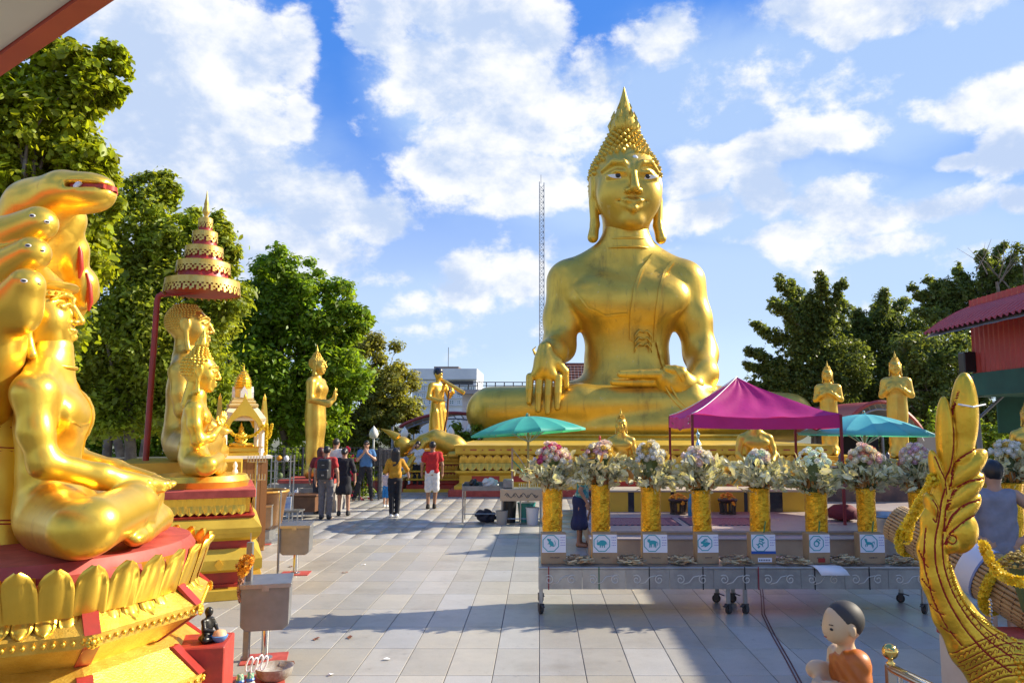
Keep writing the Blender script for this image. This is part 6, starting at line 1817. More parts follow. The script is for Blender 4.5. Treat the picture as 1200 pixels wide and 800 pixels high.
# ---- magenta tent
MAG = mat('magenta_canvas', (.56, .022, .25), .55, c2=(.48, .018, .20), ns=1.2, bump=.5, bs=3.5, trans=.28)
MAROON = mat('maroon_pole', (.22, .02, .03), .4, .2)
tent = thing('magenta_tent', 'magenta pop up tent with maroon poles before the giant Buddha', 'tent', (0, 0, 0))
yn, yf2 = 14.0, 16.6
xln, xrn = gx(811, yn, 2.3), gx(985, yn, 2.3)
xlf, xrf = xln + .03, xrn + .03
zc_ = at(811, 485, yn).z; zv = at(811, 501, yn).z
apx = Vector(((xln + xrn) / 2 - .18, (yn + yf2) / 2, at(875, 442, 15.3).z))
cor = [Vector((xln, yn, zc_)), Vector((xrn, yn, zc_)), Vector((xrf, yf2, zc_)), Vector((xlf, yf2, zc_))]
for k in range(4):
    a, b = cor[k], cor[(k + 1) % 4]
    g = []
    for i in range(25):
        u = i / 24; row = []
        for j in range(11):
            v = j / 10
            e = a.lerp(b, u) - Vector((0, 0, .07 * math.sin(math.pi * u)))
            q = e.lerp(apx, v)
            q.z = e.z + (apx.z - e.z) * (v ** 1.28) - .045 * math.sin(math.pi * u) * math.sin(math.pi * v) + .014 * math.sin(13 * u + 5 * v + k) * (1 - v) + .008 * math.sin(25 * u - 9 * v)
            row.append(tuple(q))
        g.append(row)
    o = obj('roof_panel', MB().sheet(g), MAG, tent, smooth=180)
    nrm = (b - a).cross(Vector((0, 0, 1))).normalized()
    g = []
    for i in range(25):
        u = i / 24; top = a.lerp(b, u) - Vector((0, 0, .07 * math.sin(math.pi * u)))
        w = .010 * math.sin(u * 26) + .006 * math.sin(u * 61)
        hem = zc_ + (zv - zc_) - .03 * math.sin(math.pi * u)
        g.append([tuple(top + nrm * .004), tuple(top.lerp(Vector((top.x, top.y, hem)), .5) + nrm * (.012 + w)), (top.x + nrm.x * (.018 + w), top.y + nrm.y * (.018 + w), hem)])
    obj('valance', MB().sheet(g), MAG, tent, smooth=180)
    obj('pole', MB().box(a.x - .022, a.x + .022, a.y - .022, a.y + .022, PTOP, a.z - .01), MAROON, tent)
    if k in (0, 3):
        hp_ = []
        for j in range(11):
            v = j / 10; q = a.lerp(apx, v); q.z = a.z + (apx.z - a.z) * v ** 1.28 + .012; hp_.append(q)
        obj('white_seam', MB().tube(hp_, .010, 5), WHITE, tent, smooth=180)
tl_ = MB()
for i, (x, z, l) in enumerate(((0, .12, .03), (.0, .09, .02), (0, .03, .06), (0, .015, .05))): tl_.box(-l / 2, l / 2, -.003, 0, z, z + .012)
obj('printed_mark', tl_, WHITE, tent, loc=(xln + .07 - .14, yn + .0, zv + .05), rot=(0, 0, R(-88)))
obj('scissor_truss', MB().tube([cor[0] - Vector((0, -.05, .1)), (cor[0] + cor[3]) / 2 - Vector((0, 0, .3)), cor[3] - Vector((0, .05, .1))], .014, 5).tube([cor[1] - Vector((0, -.05, .1)), (cor[1] + cor[2]) / 2 - Vector((0, 0, .3)), cor[2] - Vector((0, .05, .1))], .014, 5), MAROON, tent)

# ---- round umbrellas
def umbrella(name, label, px, Y, z0, z_rim, z_top, rad, c, cl, tilt_=(0, 0), npan=14):
    m = mat(name + '_canvas', c, .55, c2=cl, ns=1.2, trans=.30)
    t = thing(name, label, 'umbrella', (gx(px, Y, z_rim), Y, z0))
    rib = MB()
    hz = z_rim - z0; th = z_top - z_rim
    top = obj('frame', MB().tube([(0, 0, 0), (0, 0, hz + th + .05)], .028, 8), mat('varnished_pole', (.45, .30, .12), .5), t, smooth=60)
    cn_ = bpy.data.objects.new('canopy', None); 
    M = Matrix.Rotation(tilt_[0], 3, 'X') @ Matrix.Rotation(tilt_[1], 3, 'Y')
    base = Vector((0, 0, hz))
    for k in range(npan):
        a0, a1 = 2 * math.pi * k / npan, 2 * math.pi * (k + 1) / npan; g = []
        for i in range(7):
            u = i / 6; a = a0 + (a1 - a0) * u; row = []
            for j in range(9):
                v = j / 8; r = rad * v * (1 - .055 * math.sin(math.pi * u) * v)
                z = th * (1 - v ** 1.7) - .035 * math.sin(math.pi * u) * v * (1 - .6 * v)
                row.append(tuple(M @ Vector((r * math.cos(a), r * math.sin(a), z)) + base))
            row.append(tuple(M @ Vector((rad * .995 * (1 - .055 * math.sin(math.pi * u)) * math.cos(a), rad * .995 * (1 - .055 * math.sin(math.pi * u)) * math.sin(a), -.045)) + base))
            g.append(row)
        obj('canopy_panel', MB().sheet(g), m, t, smooth=180)
        obj('rib', MB().tube([M @ Vector((rad * v * math.cos(a0), rad * v * math.sin(a0), th * (1 - v ** 1.7) - .018)) + base for v in (0, .3, .6, .85, .99)], .010, 5), RAILM, t)
        obj('stretcher', MB().tube([M @ Vector((.03 * math.cos(a0), .03 * math.sin(a0), -.22)) + base, M @ Vector((rad * .55 * math.cos(a0), rad * .55 * math.sin(a0), th * (1 - .55 ** 1.7) - .03)) + base], .007, 4), RAILM, t)
    obj('finial', MB().lathe([(.04, 0), (.03, .05), (.01, .08)], 8), m, t, loc=M @ Vector((0, 0, th - .005)) + base)
    bpy.data.objects.remove(cn_)
    return t
UY = 17.7
umbrella('teal_umbrella', 'faded teal sun umbrella over the steel vendor tables', 619, UY, 0, at(0, 506, UY).z, at(0, 487.5, UY).z, 67 / 900 * UY, (.06, .42, .35), (.08, .50, .41), (R(-2), R(-4)))
UY2 = 15.6
umbrella('blue_umbrella', 'blue sun umbrella to the right of the magenta tent', 1013, UY2, PTOP, at(0, 508, UY2).z, at(0, 485, UY2).z, 74 / 900 * UY2, (.08, .46, .54), (.10, .52, .60), (R(-1), R(1)))

# ---- vendor tables under the teal umbrella
v1 = thing('steel_trolley', 'steel topped vendor table with black tray and white bags', 'table', (gx(567, 17.4, .8), 17.4, 0))
obj('tray', MB().box(-.46, .46, -.28, .28, .70, .72).box(-.46, .46, -.28, -.265, .721, .80).box(-.46, .46, .265, .28, .721, .86).box(-.46, -.445, -.264, .264, .721, .84).box(.445, .46, -.264, .264, .721, .84), DSTEEL, v1)
for x in (-.44, .44):
    for y in (-.26, .26): obj('leg', MB().tube([(x, y, .02), (x, y, .70)], .018, 7), SSTEEL, v1)
obj('shelf_rail', MB().tube([(-.44, -.26, .2), (.44, -.26, .2)], .012, 6), SSTEEL, v1)
PLAS = mat('white_plastic', (.66, .68, .70), .4, trans=.1)
def bag(name, label, loc, sx, sy, sz, m, seed):
    rg = np.random.default_rng(seed)
    pr = [el((rg.uniform(-.3, .3) * sx, rg.uniform(-.3, .3) * sy, sz * .4 + rg.uniform(-.1, .25) * sz), (sx * rg.uniform(.35, .6), sy * rg.uniform(.4, .7), sz * rg.uniform(.3, .5)), sz * .25) for _ in range(6)]
    V, F = Field(pr, min(sx, sz) / 12, lambda X, Y, Z: .08 * sz * np.sin(X / sx * 9 + Y / sy * 5 + 3 * np.sin(Z / sz * 5))).mesh()
    V[:, 2] = np.maximum(V[:, 2], 0)
    o = link(name, npmesh(name, V, F), m, loc=loc); return tag(o, label, 'bag')
bag('plastic_bag', 'crumpled white plastic bag on the black tray', (gx(574, 17.4, .75), 17.42, .722), .26, .2, .22, PLAS, 1)
bag('black_bag', 'black cloth bag slumped at the tray\'s left end', (gx(556, 17.4, .75), 17.45, .722), .14, .16, .2, BLACK, 2)
bag('dark_duffel', 'dark navy duffel bag on the tiles under the steel vendor table', (gx(569, 17.3), 17.35, 0), .30, .16, .26, mat('navy_cloth', (.02, .025, .045), .8), 3)
v2 = thing('scroll_counter', 'steel counter with wavy scroll work on its apron and candle rack behind', 'table', (gx(611, 16.9, .7), 16.9, 0))
obj('counter_top', MB().box(-.46, .46, -.02, .45, .74, .76), SSTEEL, v2)
apn = obj('apron', MB().box(-.46, .46, -.02, .0, .50, .74), mat('warm_steel', (.45, .36, .26), .4, .6), v2)
sc = MB(); pts = [(-.36 + .72 * i / 60, -.026, .62 + .045 * math.sin(i * .42)) for i in range(61)]; sc.tube(pts, .007, 5)
for i in range(5): sc.tube([(-.30 + i * .15 + (.01 + .02 * t / 6) * math.cos(t), -.026, .62 + (.01 + .02 * t / 6) * math.sin(t)) for t in np.linspace(0, 6, 14)], .005, 4)
obj('scroll_work', sc, DARKM, apn)
for x in (-.42, -.02, .42):
    for y in (.02, .42): obj('leg', MB().tube([(x, y, .02), (x, y, .50 if y < .1 else .74)], .018, 7), SSTEEL, v2)
obj('foot_rail', MB().tube([(-.42, .02, .12), (.42, .02, .12)], .014, 6), SSTEEL, v2)
cr = MB()
for k in range(9): cr.tube([(-.05 + k * .05, .2, .76), (-.05 + k * .05, .2, .86)], .010, 6)
obj('candle', cr, mat('cream_candle', (.72, .66, .42), .5), v2, kind='stuff')
obj('scoop_box', MB().box(-.40, -.18, .05, .3, .762, .96), DSTEEL, v2, bev=.02)
ps_ = thing('ribbon_post', 'thin post wound with pink and green ribbons beside the teal umbrella pole', 'post', (gx(600, 17.6), 17.6, 0))
obj('post', MB().tube([(0, 0, 0), (0, 0, 1.62)], .022, 7), mat('pinkish_wrap', (.50, .30, .27), .7), ps_)
for k, (c, z0, x1) in enumerate((((.60, .35, .36), 1.6, .30), ((.03, .30, .22), 1.35, .36))):
    obj('ribbon', MB().tube([(0, 0, z0), (x1 * .5, -.03, z0 - .18), (x1, -.05, z0 - .42)], [.035, .03, .02], 6, flat=.3), mat('ribbon_%s' % ('pink', 'green')[k], c, .6), ps_)
def pail(label, px, Y, r, h, m, handle=True):
    t = thing('pail', label, 'pail', (gx(px, Y), Y, 0), 0, 'pails under the scroll counter')
    obj('bucket', MB().lathe([(r * .82, 0), (r, h), (r * 1.05, h), (r * 1.05, h * .96)], 18), m, t, smooth=40)
    obj('mouth', MB().lathe([(r * .94, h + .002), (.01, h + .004)], 18), DARKM, t)
    if handle: obj('bail', MB().tube([(r * math.cos(a), -.02 - r * .8 * math.sin(a) * .6, h - r * .9 * math.sin(a)) for a in np.linspace(0, math.pi, 9)], .006, 5), STEEL, t)
pail('white paint pail under the right end of the scroll counter', 624, 16.95, .145, .36, PLAS)
pail('dented grey pail beside the duffel bag', 588, 16.9, .13, .30, mat('grey_pail', (.30, .29, .26), .6))
pail('tall black bin between the two vendor tables', 597, 17.3, .16, .52, BLACK, False)
pail('teal tub half hidden behind the white pail', 617, 17.4, .20, .42, mat('teal_tub', (.03, .26, .25), .5), False)

# ---- things on the right behind the vases
bs = thing('steel_basin', 'round steel basin on the floor beyond the last gold vase', 'basin', (gx(1047, 12.4, 0), 12.4, 0))
obj('bowl', MB().lathe([(.36, 0), (.40, .04), (.42, .70), (.44, .72), (.42, .73), (.38, .66), (.1, .62)], 26), SSTEEL, bs, smooth=40)
tag(obj('floor_cushion', MB().lathe([(.10, 0), (.26, .05), (.27, .2), (.16, .28), (.02, .30)], 16), mat('maroon_cushion', (.14, .015, .025), .8), loc=(gx(988, 14.6, PTOP), 14.6, PTOP + .01), smooth=180), 'maroon round cushion beside the tent\'s near right pole', 'cushion')
st_ = thing('stall_counter', 'stall counter with piled goods under the blue umbrella', 'counter', (gx(1020, 18.2, .8), 18.2, PTOP))
obj('counter', MB().box(-1.1, 1.3, 0, .7, 0, .75), mat('stall_cloth', (.20, .12, .10), .8, c2=(.08, .06, .07), ns=3), st_)
obj('counter_top', MB().box(-1.15, 1.35, -.05, .75, .752, .79), DKWOOD, st_)
rgs = np.random.default_rng(9)
for k in range(9):
    c = [(.5, .35, .06), (.6, .55, .5), (.08, .08, .1), (.3, .08, .06), (.45, .4, .3)][k % 5]
    w_, h_ = rgs.uniform(.04, .10), rgs.uniform(.08, .34)
    t = obj('trinket', MB().lathe([(w_ * .9, 0), (w_, h_ * .3), (w_ * .5, h_ * .6), (w_ * .6, h_ * .8), (.01, h_)], 9), mat('trinket_%d' % (k % 5), c, .4, .3 if k % 5 == 0 else 0), loc=(st_.location.x + (-1.05 + k * .2 if k < 5 else .2 + (k - 5) * .25), 18.25 + rgs.uniform(0, .55), PTOP + .79), smooth=60)
    tag(t, ('gilt', 'pale stone', 'black', 'brick red', 'ivory')[k % 5] + ' turned figurine on the stall counter under the blue umbrella, ' + ('in the left half' if k < 5 else 'in the right half'), 'figurine', 'figurines on the stall counter')
# gold statue peeking in at the far right
rs_ = thing('gold_side_statue', 'gold seated statue part hidden at the right edge behind bouquets', 'statue', (at(1206, 500, 11.5).x, 11.5, at(0, 548, 11.5).z), R(-35))
solid('body', seated_prims('down'), 4.0, GOLD, rs_, scale=.0026)
buddha_head(rs_, 100 * .0026, (0, .01, 242 * .0026), .03, GOLD, sp=.1, eyes=False)
tag(obj('side_plinth', MB().tier(.62, .4, [(0, 0), (0, .2), (.06, .25), (.06, 1.2), (0, 1.3), (0, rs_.location.z)]), GOLD_PLINTH, loc=(rs_.location.x, 11.5, 0)), 'ochre plinth at the right edge under the gold seated statue', 'plinth')

# ---- naga boat prow, garlanded bamboo logs
PRY = 5.0
prow = thing('naga_prow', 'upswept gold naga prow with flame leaves outlined in dark red', 'sculpture', (at(1120, 640, PRY).x, PRY, at(1120, 640, PRY).z))
def lp(px, py, dy=0.0):
    q = at(px, py, PRY + dy); return (q.x - prow.location.x, dy, q.z - prow.location.z)
K = PRY / 900
def leafp(a, b, w, th=.055, k=.02, dy=0):
    a, b = V3(*lp(*a, dy)), V3(*lp(*b, dy)); c = (a + b) / 2; d = b - a; ang = math.atan2(d[0], d[2])
    return el(c, (w * K, th, np.linalg.norm(d) / 2), k, rot=(0, ang, 0))
def cp(x, y): return (940 + x / 2.104, 420 + y / 2.104)
def leaf2(a, b, w, th=.06, k=.006, dy=0): return leafp(cp(*a), cp(*b), w / 2.104, th, k, dy)
def ribbon(pts, rs, k=.03):
    q = [lp(*cp(*p)) for p in pts]; r = [v / 2.104 * K for v in rs]
    return [(lo * V3(1, .5, 1), hi * V3(1, .5, 1), (lambda f: (lambda X, Y, Z: f(X, Y * 1.9, Z) / 1.25))(fn), kk, op) for lo, hi, fn, kk, op in chain(q, r, k)]
pp = ribbon([(640, 830), (560, 800), (490, 770), (425, 705), (372, 628), (335, 545), (320, 470), (325, 400), (345, 330), (362, 270)], [120, 98, 78, 62, 48, 39, 34, 30, 22, 14])
pp += [leaf2((398, 250), (400, 34), 33, .078), leaf2((392, 300), (398, 150), 27, .07), leaf2((356, 300), (348, 92), 20.5, .062), leaf2((348, 350), (318, 224), 14, .055), leaf2((332, 400), (306, 330), 14, .06)]
for a, b, w in (((352, 318), (452, 226), 27), ((346, 372), (444, 284), 27), ((340, 424), (436, 334), 27)): pp.append(leaf2(a, b, w, .078, .004))
pp += [el(lp(*cp(388, 428)), (42 / 2.104 * K, .088, 52 / 2.104 * K), .006, rot=(0, R(22), 0)), el(lp(*cp(362, 456)), (24 / 2.104 * K, .085, 24 / 2.104 * K), .012)]
PF0 = Field(pp, .0095)
def smooth_path(pts, n=7):
    p = [V3(*q) for q in pts]; p = [2 * p[0] - p[1]] + p + [2 * p[-1] - p[-2]]; out = []
    for a in range(1, len(p) - 2):
        for t in np.linspace(0, 1, n, endpoint=False):
            out.append(.5 * ((2 * p[a]) + (p[a + 1] - p[a - 1]) * t + (2 * p[a - 1] - 5 * p[a] + 4 * p[a + 1] - p[a + 2]) * t ** 2 + (3 * p[a] - p[a - 1] - 3 * p[a + 1] + p[a + 2]) * t ** 3))
    return out + [p[-2]]
lines = [([(358, 322), (364, 275), (384, 240), (418, 222)], 4.6), ([(350, 372), (364, 328), (396, 302), (440, 294)], 4.6), ([(345, 425), (358, 386), (392, 356), (430, 346)], 4.6), ([(342, 455), (360, 420), (394, 392), (426, 384)], 4.6),
         ([(378, 80), (366, 130), (364, 210), (356, 270), (344, 315)], 4.2), ([(320, 240), (332, 275), (346, 300), (350, 335)], 3.8), ([(312, 345), (324, 370), (322, 400), (314, 392)], 3.4),
         ([(344, 318), (328, 400), (318, 470), (330, 545), (368, 630), (425, 706), (490, 760)], 4.6), ([(352, 345), (342, 420), (338, 480), (352, 550), (388, 622), (440, 684), (500, 728)], 4.2), ([(300, 415), (294, 480), (306, 555), (338, 640), (380, 700)], 3.6),
         ([(358, 480), (366, 545), (398, 612), (450, 668), (520, 708)], 3.4), ([(350, 440), (356, 432), (364, 436), (364, 446), (354, 452), (346, 446)], 3.4),
         ([(284, 470), (296, 500), (304, 512)], 3.0), ([(292, 540), (306, 562), (318, 570)], 3.0), ([(310, 600), (326, 620), (340, 626)], 3.0), ([(334, 654), (352, 668), (366, 672)], 3.0)]
for r_ in (64, 88, 112, 136, 160):      # nested scale bands round the foot
    lines.append(([(500 + r_ * 1.15 * math.cos(t), 830 - r_ * math.sin(t)) for t in np.linspace(2.75, 1.35, 9)], 2.8))
for r_ in (76, 100, 124, 148):          # short hooks between the bands
    for t in np.linspace(2.6, 1.4, int(r_ / 9)):
        x_, y_ = 500 + r_ * 1.15 * math.cos(t), 830 - r_ * math.sin(t)
        lines.append(([(x_ - 5, y_ + 5), (x_, y_ - 5), (x_ + 6, y_ - 3), (x_ + 5, y_ + 3)], 1.9))
for t in np.linspace(.15, .95, 11):     # hooks along the middle strand
    s_ = smooth_path([(338, 480), (352, 550), (388, 622), (440, 684), (500, 728)], 12); q_ = s_[int(t * (len(s_) - 1))]
    lines.append(([(q_[0] - 2, q_[1] - 2), (q_[0] + 8, q_[1] - 8), (q_[0] + 13, q_[1] - 1), (q_[0] + 8, q_[1] + 5)], 1.9))
paths = [([(lp(*cp(*q))[0], lp(*cp(*q))[2]) for q in smooth_path(pts)], w / 2.104 * K) for pts, w in lines]
groove = []
for pth, w in paths:
    q3 = []
    for x, z in pth:
        y = PF0.front(x, z)
        if y is None:
            if len(q3) > 1: groove += chain(q3, [w * .62] * len(q3), .003, -1)
            q3 = []
        else: q3.append((x, y - w * .15, z))
    if len(q3) > 1: groove += chain(q3, [w * .62] * len(q3), .003, -1)
PF = Field(pp + groove, .0062)
GOLD_PROW = mat('carved_gold_paint', (.88, .54, .04), .32, .68, c2=(.74, .42, .025), ns=5, amt=1.0, bump=.22, bs=30, rv=.08)
weather(GOLD_PROW, (.45, .20, .02), 9, .56, .74, .5, 1.0)
solid('body', PF, 0, GOLD_PROW, prow)
LINE = mat('dark_red_line', (.30, .022, .012), .65, spec=.2)
for pth, w in paths:
    run = [q for q in pth if PF0.front(*q) is not None]
    if len(run) > 2: obj('carved_line', strip_on(PF, run, w * .9, .0012), LINE, prow, smooth=60)
bdm = MB()
def bead(x, z, r):
    y = PF0.front(x, z)
    if y is None: return
    n0 = len(bdm.v); bdm.lathe([(r, -.004), (r * .9, r * .35), (r * .45, r * .7)], 8)
    bdm.v[n0:] = [(vx + x, y - vz, vy + z) for vx, vy, vz in bdm.v[n0:]]
for q_ in smooth_path([(356, 500), (372, 560), (402, 612), (450, 654), (520, 690)], 11): x, _, z = lp(*cp(*q_)); bead(x, z, .011)
for r_ in range(7):
    for c_ in range(7): x, _, z = lp(*cp(505 + c_ * 13 + (r_ % 2) * 6.5, 735 + r_ * 12)); bead(x, z, .019)
obj('carved_beading', bdm, GOLD_PROW, prow, kind='stuff', smooth=60)
obj('white_thread', MB().tube([(lp(1114, 474)[0], -.09, lp(1114, 474)[2]), (lp(1130, 477)[0], -.10, lp(1130, 477)[2]), (lp(1149, 474)[0], -.055, lp(1149, 474)[2])], .006, 5), WHITE, prow)
pb = thing('prow_pedestal', 'cream pedestal with red top edge under the gold naga prow', 'pedestal', (at(1222, 790, 5.1).x, 5.38, 0))
zq = at(1116, 772, 4.95).z
obj('block', MB().box(-.36, .7, -.28, .3, 0, zq - .03), mat('cream_plaster', (.62, .52, .40), .7, c2=(.56, .46, .35), ns=4), pb, bev=.01)
obj('red_cap', MB().box(-.37, .71, -.29, .31, zq - .028, zq + .01), RED_WORN, pb, bev=.005)

STICK = mat('bamboo_stick', (.42, .27, .12), .6, c2=(.30, .18, .08), ns=10, island=.3)
YEL = mat('yellow_chrysanthemum', (.78, .60, .03), .6, island=.2, trans=.15)
def log(name, label, a, b, r0, r1, nst=34):
    a, b = Vector(a), Vector(b); t = thing(name, label, 'log', a)
    d = (b - a).normalized(); u = d.orthogonal().normalized(); v = d.cross(u)
    obj('core', MB().tube([(0, 0, 0), b - a], [r0 * .96, r1 * .96], 20), STICK, t, smooth=60)
    for k in range(nst):
        an = 2 * math.pi * k / nst; e = u * math.cos(an) + v * math.sin(an)
        obj('bamboo_stick', MB().tube([e * r0, b - a + e * r1], [r0 * 3.0 / nst, r1 * 3.0 / nst], 6), STICK, t, smooth=60)
    for f in np.linspace(.04, .97, 16):
        r = (r0 + (r1 - r0) * f) * 1.06
        obj('binding', MB().tube([(b - a) * f + (u * math.cos(q) + v * math.sin(q)) * r for q in np.linspace(0, 2 * math.pi, 26)], .004, 4, False), mat('dark_binding', (.12, .06, .03), .7), t)
    return t, d, u, v
la, lb_ = at(1050, 612, 6.6), at(1240, 722, 5.55)
lg, ld_, lu, lv = log('bamboo_log', 'bundled bamboo log garlanded with yellow flowers, passing behind the gold prow', la, lb_, .145, .20)
f0, f1 = .50, .60
obj('white_wrap', MB().tube([(lb_ - la) * f0, (lb_ - la) * f1], [.19, .195], 28), mat('white_wrap', (.60, .62, .68), .5), lg, smooth=40)
obj('blue_wrap_edge', MB().tube([(lb_ - la) * f1, (lb_ - la) * (f1 + .012)], [.20, .201], 28), mat('blue_wrap', (.16, .22, .42), .5), lg, smooth=40)
def garland(label, pts, r, rg, m=YEL, fl=.02, group=None, cat='garland', name='garland'):
    pts = [Vector(p) for p in pts]; t = thing(name, label, cat, pts[0], 0, group); mb = MB()
    L_ = sum((pts[i + 1] - pts[i]).length for i in range(len(pts) - 1)); n = int(L_ / (fl * .55))
    for k in range(n):
        s = L_ * k / n; i = 0
        while i < len(pts) - 2 and s > (pts[i + 1] - pts[i]).length: s -= (pts[i + 1] - pts[i]).length; i += 1
        q = pts[i].lerp(pts[i + 1], min(1, s / (pts[i + 1] - pts[i]).length))
        for j in range(5):
            d = Vector(rg.normal(size=3)).normalized(); c = q + d * r * .75 - pts[0]; a = d.orthogonal().normalized(); b = d.cross(a)
            for p_ in range(7):
                tt = 2 * math.pi * p_ / 7; e = a * math.cos(tt) + b * math.sin(tt); s_ = d.cross(e)
                mb.add([c, c + e * fl * .6 + s_ * fl * .28 + d * fl * .25, c + e * fl + d * fl * .45, c + e * fl * .6 - s_ * fl * .28 + d * fl * .25], [(0, 1, 2, 3)])
    obj('flowers', mb, m, t, kind='stuff')
    obj('string', MB().tube([p - pts[0] for p in pts], r * .45, 6), m, t)
    return t
rgg = np.random.default_rng(12)
def ring(c, rad, a0, a1, n=16): return [c + (lu * math.cos(t) + lv * math.sin(t)) * rad for t in np.linspace(a0, a1, n)]
garland('thick yellow flower garland looped round the log left of the gold prow', ring(la.lerp(lb_, .13), .175, 0, 2 * math.pi, 22), .030, rgg, fl=.030)
garland('yellow garland draped from the log up onto the gold prow', [at(1062, 632, 6.2), at(1066, 610, 6.1), at(1078, 590, 5.8), at(1088, 576, 5.4), at(1094, 565, 5.05), at(1094, 560, 4.93)], .030, rgg, fl=.030)
garland('yellow garland hanging round the log right of the white wrap', ring(la.lerp(lb_, .70), .225, 0, 2 * math.pi, 22), .028, rgg, fl=.028)
garland('yellow garland trailing upward from the log in front of the man in grey', [at(1152, 638, 5.15), at(1160, 655, 5.1), at(1168, 668, 5.05), at(1180, 678, 4.95), at(1200, 682, 4.85)], .026, rgg, fl=.028)
bq = thing('dried_bouquet', 'round bunch of dried brown and yellow flowers at the right edge', 'bouquet', at(1192, 664, 5.4))
obj('flowers', flower_pile(120, .11, .11, .09, rgg, .014), mat('dried_flower', (.38, .26, .06), .8, island=.5), bq, kind='stuff')
obj('stem_bundle', MB().tube([(0, 0, .02), (.06, .02, -.3)], [.06, .03], 8), STEM, bq)
ch = MB()
for k in range(10): ch.lathe([(.004, -.012), (.012, 0), (.004, .012)], 6, (.004 * (k % 2), 0, -k * .022))
tag(obj('bead_string', ch, SSTEEL, loc=at(1160, 703, 4.98)), 'short string of silver beads hanging below the log\'s white wrap', 'beads')
# ---- young monk figure and the stair rail
MYD = 3.8; MSC = .80
mk_ = thing('monk_boy_statue', 'painted statue of a shaven boy monk in orange robe, seen from behind', 'statue', at(990, 785, MYD), R(-80))
CREAMS = mat('cream_skin_paint', (.66, .46, .25), .35, c2=(.60, .40, .22), ns=3)
mz = mk_.location.z; ms = MYD / 900 * MSC
mp_ = [el((0, .0, 66 * ms), (24 * ms, 27 * ms, 27 * ms)), el((0, -11 * ms, 56 * ms), (20 * ms, 18 * ms, 19 * ms), .02), el((0, -27 * ms, 54 * ms), (4 * ms, 4 * ms, 4 * ms), .008), rc((0, 2 * ms, 45 * ms), (0, 5 * ms, 22 * ms), 11 * ms, 12 * ms, .02),
       bx((0, 6 * ms, -12 * ms), (28 * ms, 18 * ms, 40 * ms), 16 * ms, .03)] + mir(el, (24.5 * ms, 0, 58 * ms), (3 * ms, 5 * ms, 8 * ms), .006)
mp_ += [el((26 * ms, 2 * ms, 14 * ms), (12 * ms, 12 * ms, 12 * ms), .03), el((0, -22 * ms, -28 * ms), (30 * ms, 24 * ms, 14 * ms), .03)]
for s in (1, -1): mp_ += chain([(s * 28 * ms, 5 * ms, 16 * ms), (s * 34 * ms, 2 * ms, -22 * ms), (s * 16 * ms, -30 * ms, -16 * ms)], [.044, .038, .028], .02) + hand((s * 14 * ms, -32 * ms, -14 * ms), (-s * .8, -.6, .1), (0, 0, 1), .10, .5, side=s)
mp_ += [el((-30 * ms, -24 * ms, -6 * ms), (14 * ms, 18 * ms, 13 * ms), .02)]
solid('body', mp_, .0062, CREAMS, mk_)
solid('hair', [el((0, 3 * ms, 69 * ms), (24.8 * ms, 27.5 * ms, 26.5 * ms)), el((0, -26 * ms, 52 * ms), (40 * ms, 24 * ms, 30 * ms), .006, -1), el((0, 0, 36 * ms), (60 * ms, 40 * ms, 12 * ms), .006, -1)] + mir(el, (24.5 * ms, -1 * ms, 58 * ms), (8 * ms, 7 * ms, 11 * ms), .004, op=-1), .0055, mat('painted_grey_hair', (.030, .025, .020), .62, c2=(.050, .042, .034), ns=8), mk_)
for s in (1, -1):
    obj('eye', MB().lathe([(.0065, 0), (.004, .003)], 8), BLACK, mk_, loc=(s * 13 * ms, -25.5 * ms, 60 * ms), rot=(math.pi / 2, 0, s * .5), sc=(1.5, 1, 1))
    obj('eyebrow', MB().cbox((0, 0, 0), (.020, .004, .004)), mat('brown_paint', (.08, .04, .02), .5), mk_, loc=(s * 13 * ms, -26 * ms, 66 * ms), rot=(0, 0, s * .5))
obj('mouth', MB().cbox((0, 0, 0), (.018, .004, .005)), mat('lip_paint', (.45, .12, .09), .5), mk_, loc=(0, -27.5 * ms, 47 * ms))
ROBE = mat('orange_robe_paint', (.52, .15, .015), .42, c2=(.42, .10, .01), ns=5)
solid('robe', [bx((2 * ms, 7 * ms, -14 * ms), (31 * ms, 22 * ms, 42 * ms), 18 * ms), rc((27 * ms, 5 * ms, 17 * ms), (34 * ms, 2 * ms, -24 * ms), 15.5 * ms, 14 * ms, .02), rc((34 * ms, 2 * ms, -24 * ms), (20 * ms, -26 * ms, -20 * ms), 14 * ms, 12 * ms, .02), el((16 * ms, 4 * ms, 22 * ms), (20 * ms, 17 * ms, 11 * ms), .02),
               el((-26 * ms, 14 * ms, 30 * ms), (24 * ms, 30 * ms, 22 * ms), .01, -1, rot=(0, R(-25), 0)), rc((0, 2 * ms, 60 * ms), (0, 4 * ms, 30 * ms), 15 * ms, 15 * ms, .004, -1)], .0062, ROBE, mk_, disp=lambda X, Y, Z: .0022 * np.sin((Z + X * .8) * 95 + 2 * np.sin(Y * 30)))
tag(obj('statue_stand', MB().box(-.2, .2, -.2, .2, 0, mz - 40 * ms), RED_WORN, loc=(mk_.location.x, MYD, 0)), 'red stand below the frame carrying the boy monk statue', 'stand')
RY = 3.5
rx_ = at(1043, 763, RY)
sr = thing('stair_rail', 'polished steel stair rail with brass ball on its corner post', 'railing', (rx_.x, RY, 0))
CHROME = mat('polished_steel', (.62, .62, .62), .12, 1.0)
BRASS = mat('polished_brass', (.75, .50, .14), .10, 1.0)
obj('post', MB().box(-.02, .02, -.02, .02, 0, rx_.z - .055), CHROME, sr, bev=.004)
bal = MB(); bal.lathe([(.016, -.055), (.020, -.048), (.010, -.04), (.012, -.032)] + [(.034 * math.sin(a), -.034 * math.cos(a)) for a in np.linspace(.3, 3.1, 14)], 20)
obj('ball', bal, BRASS, sr, loc=(0, 0, rx_.z), smooth=180)
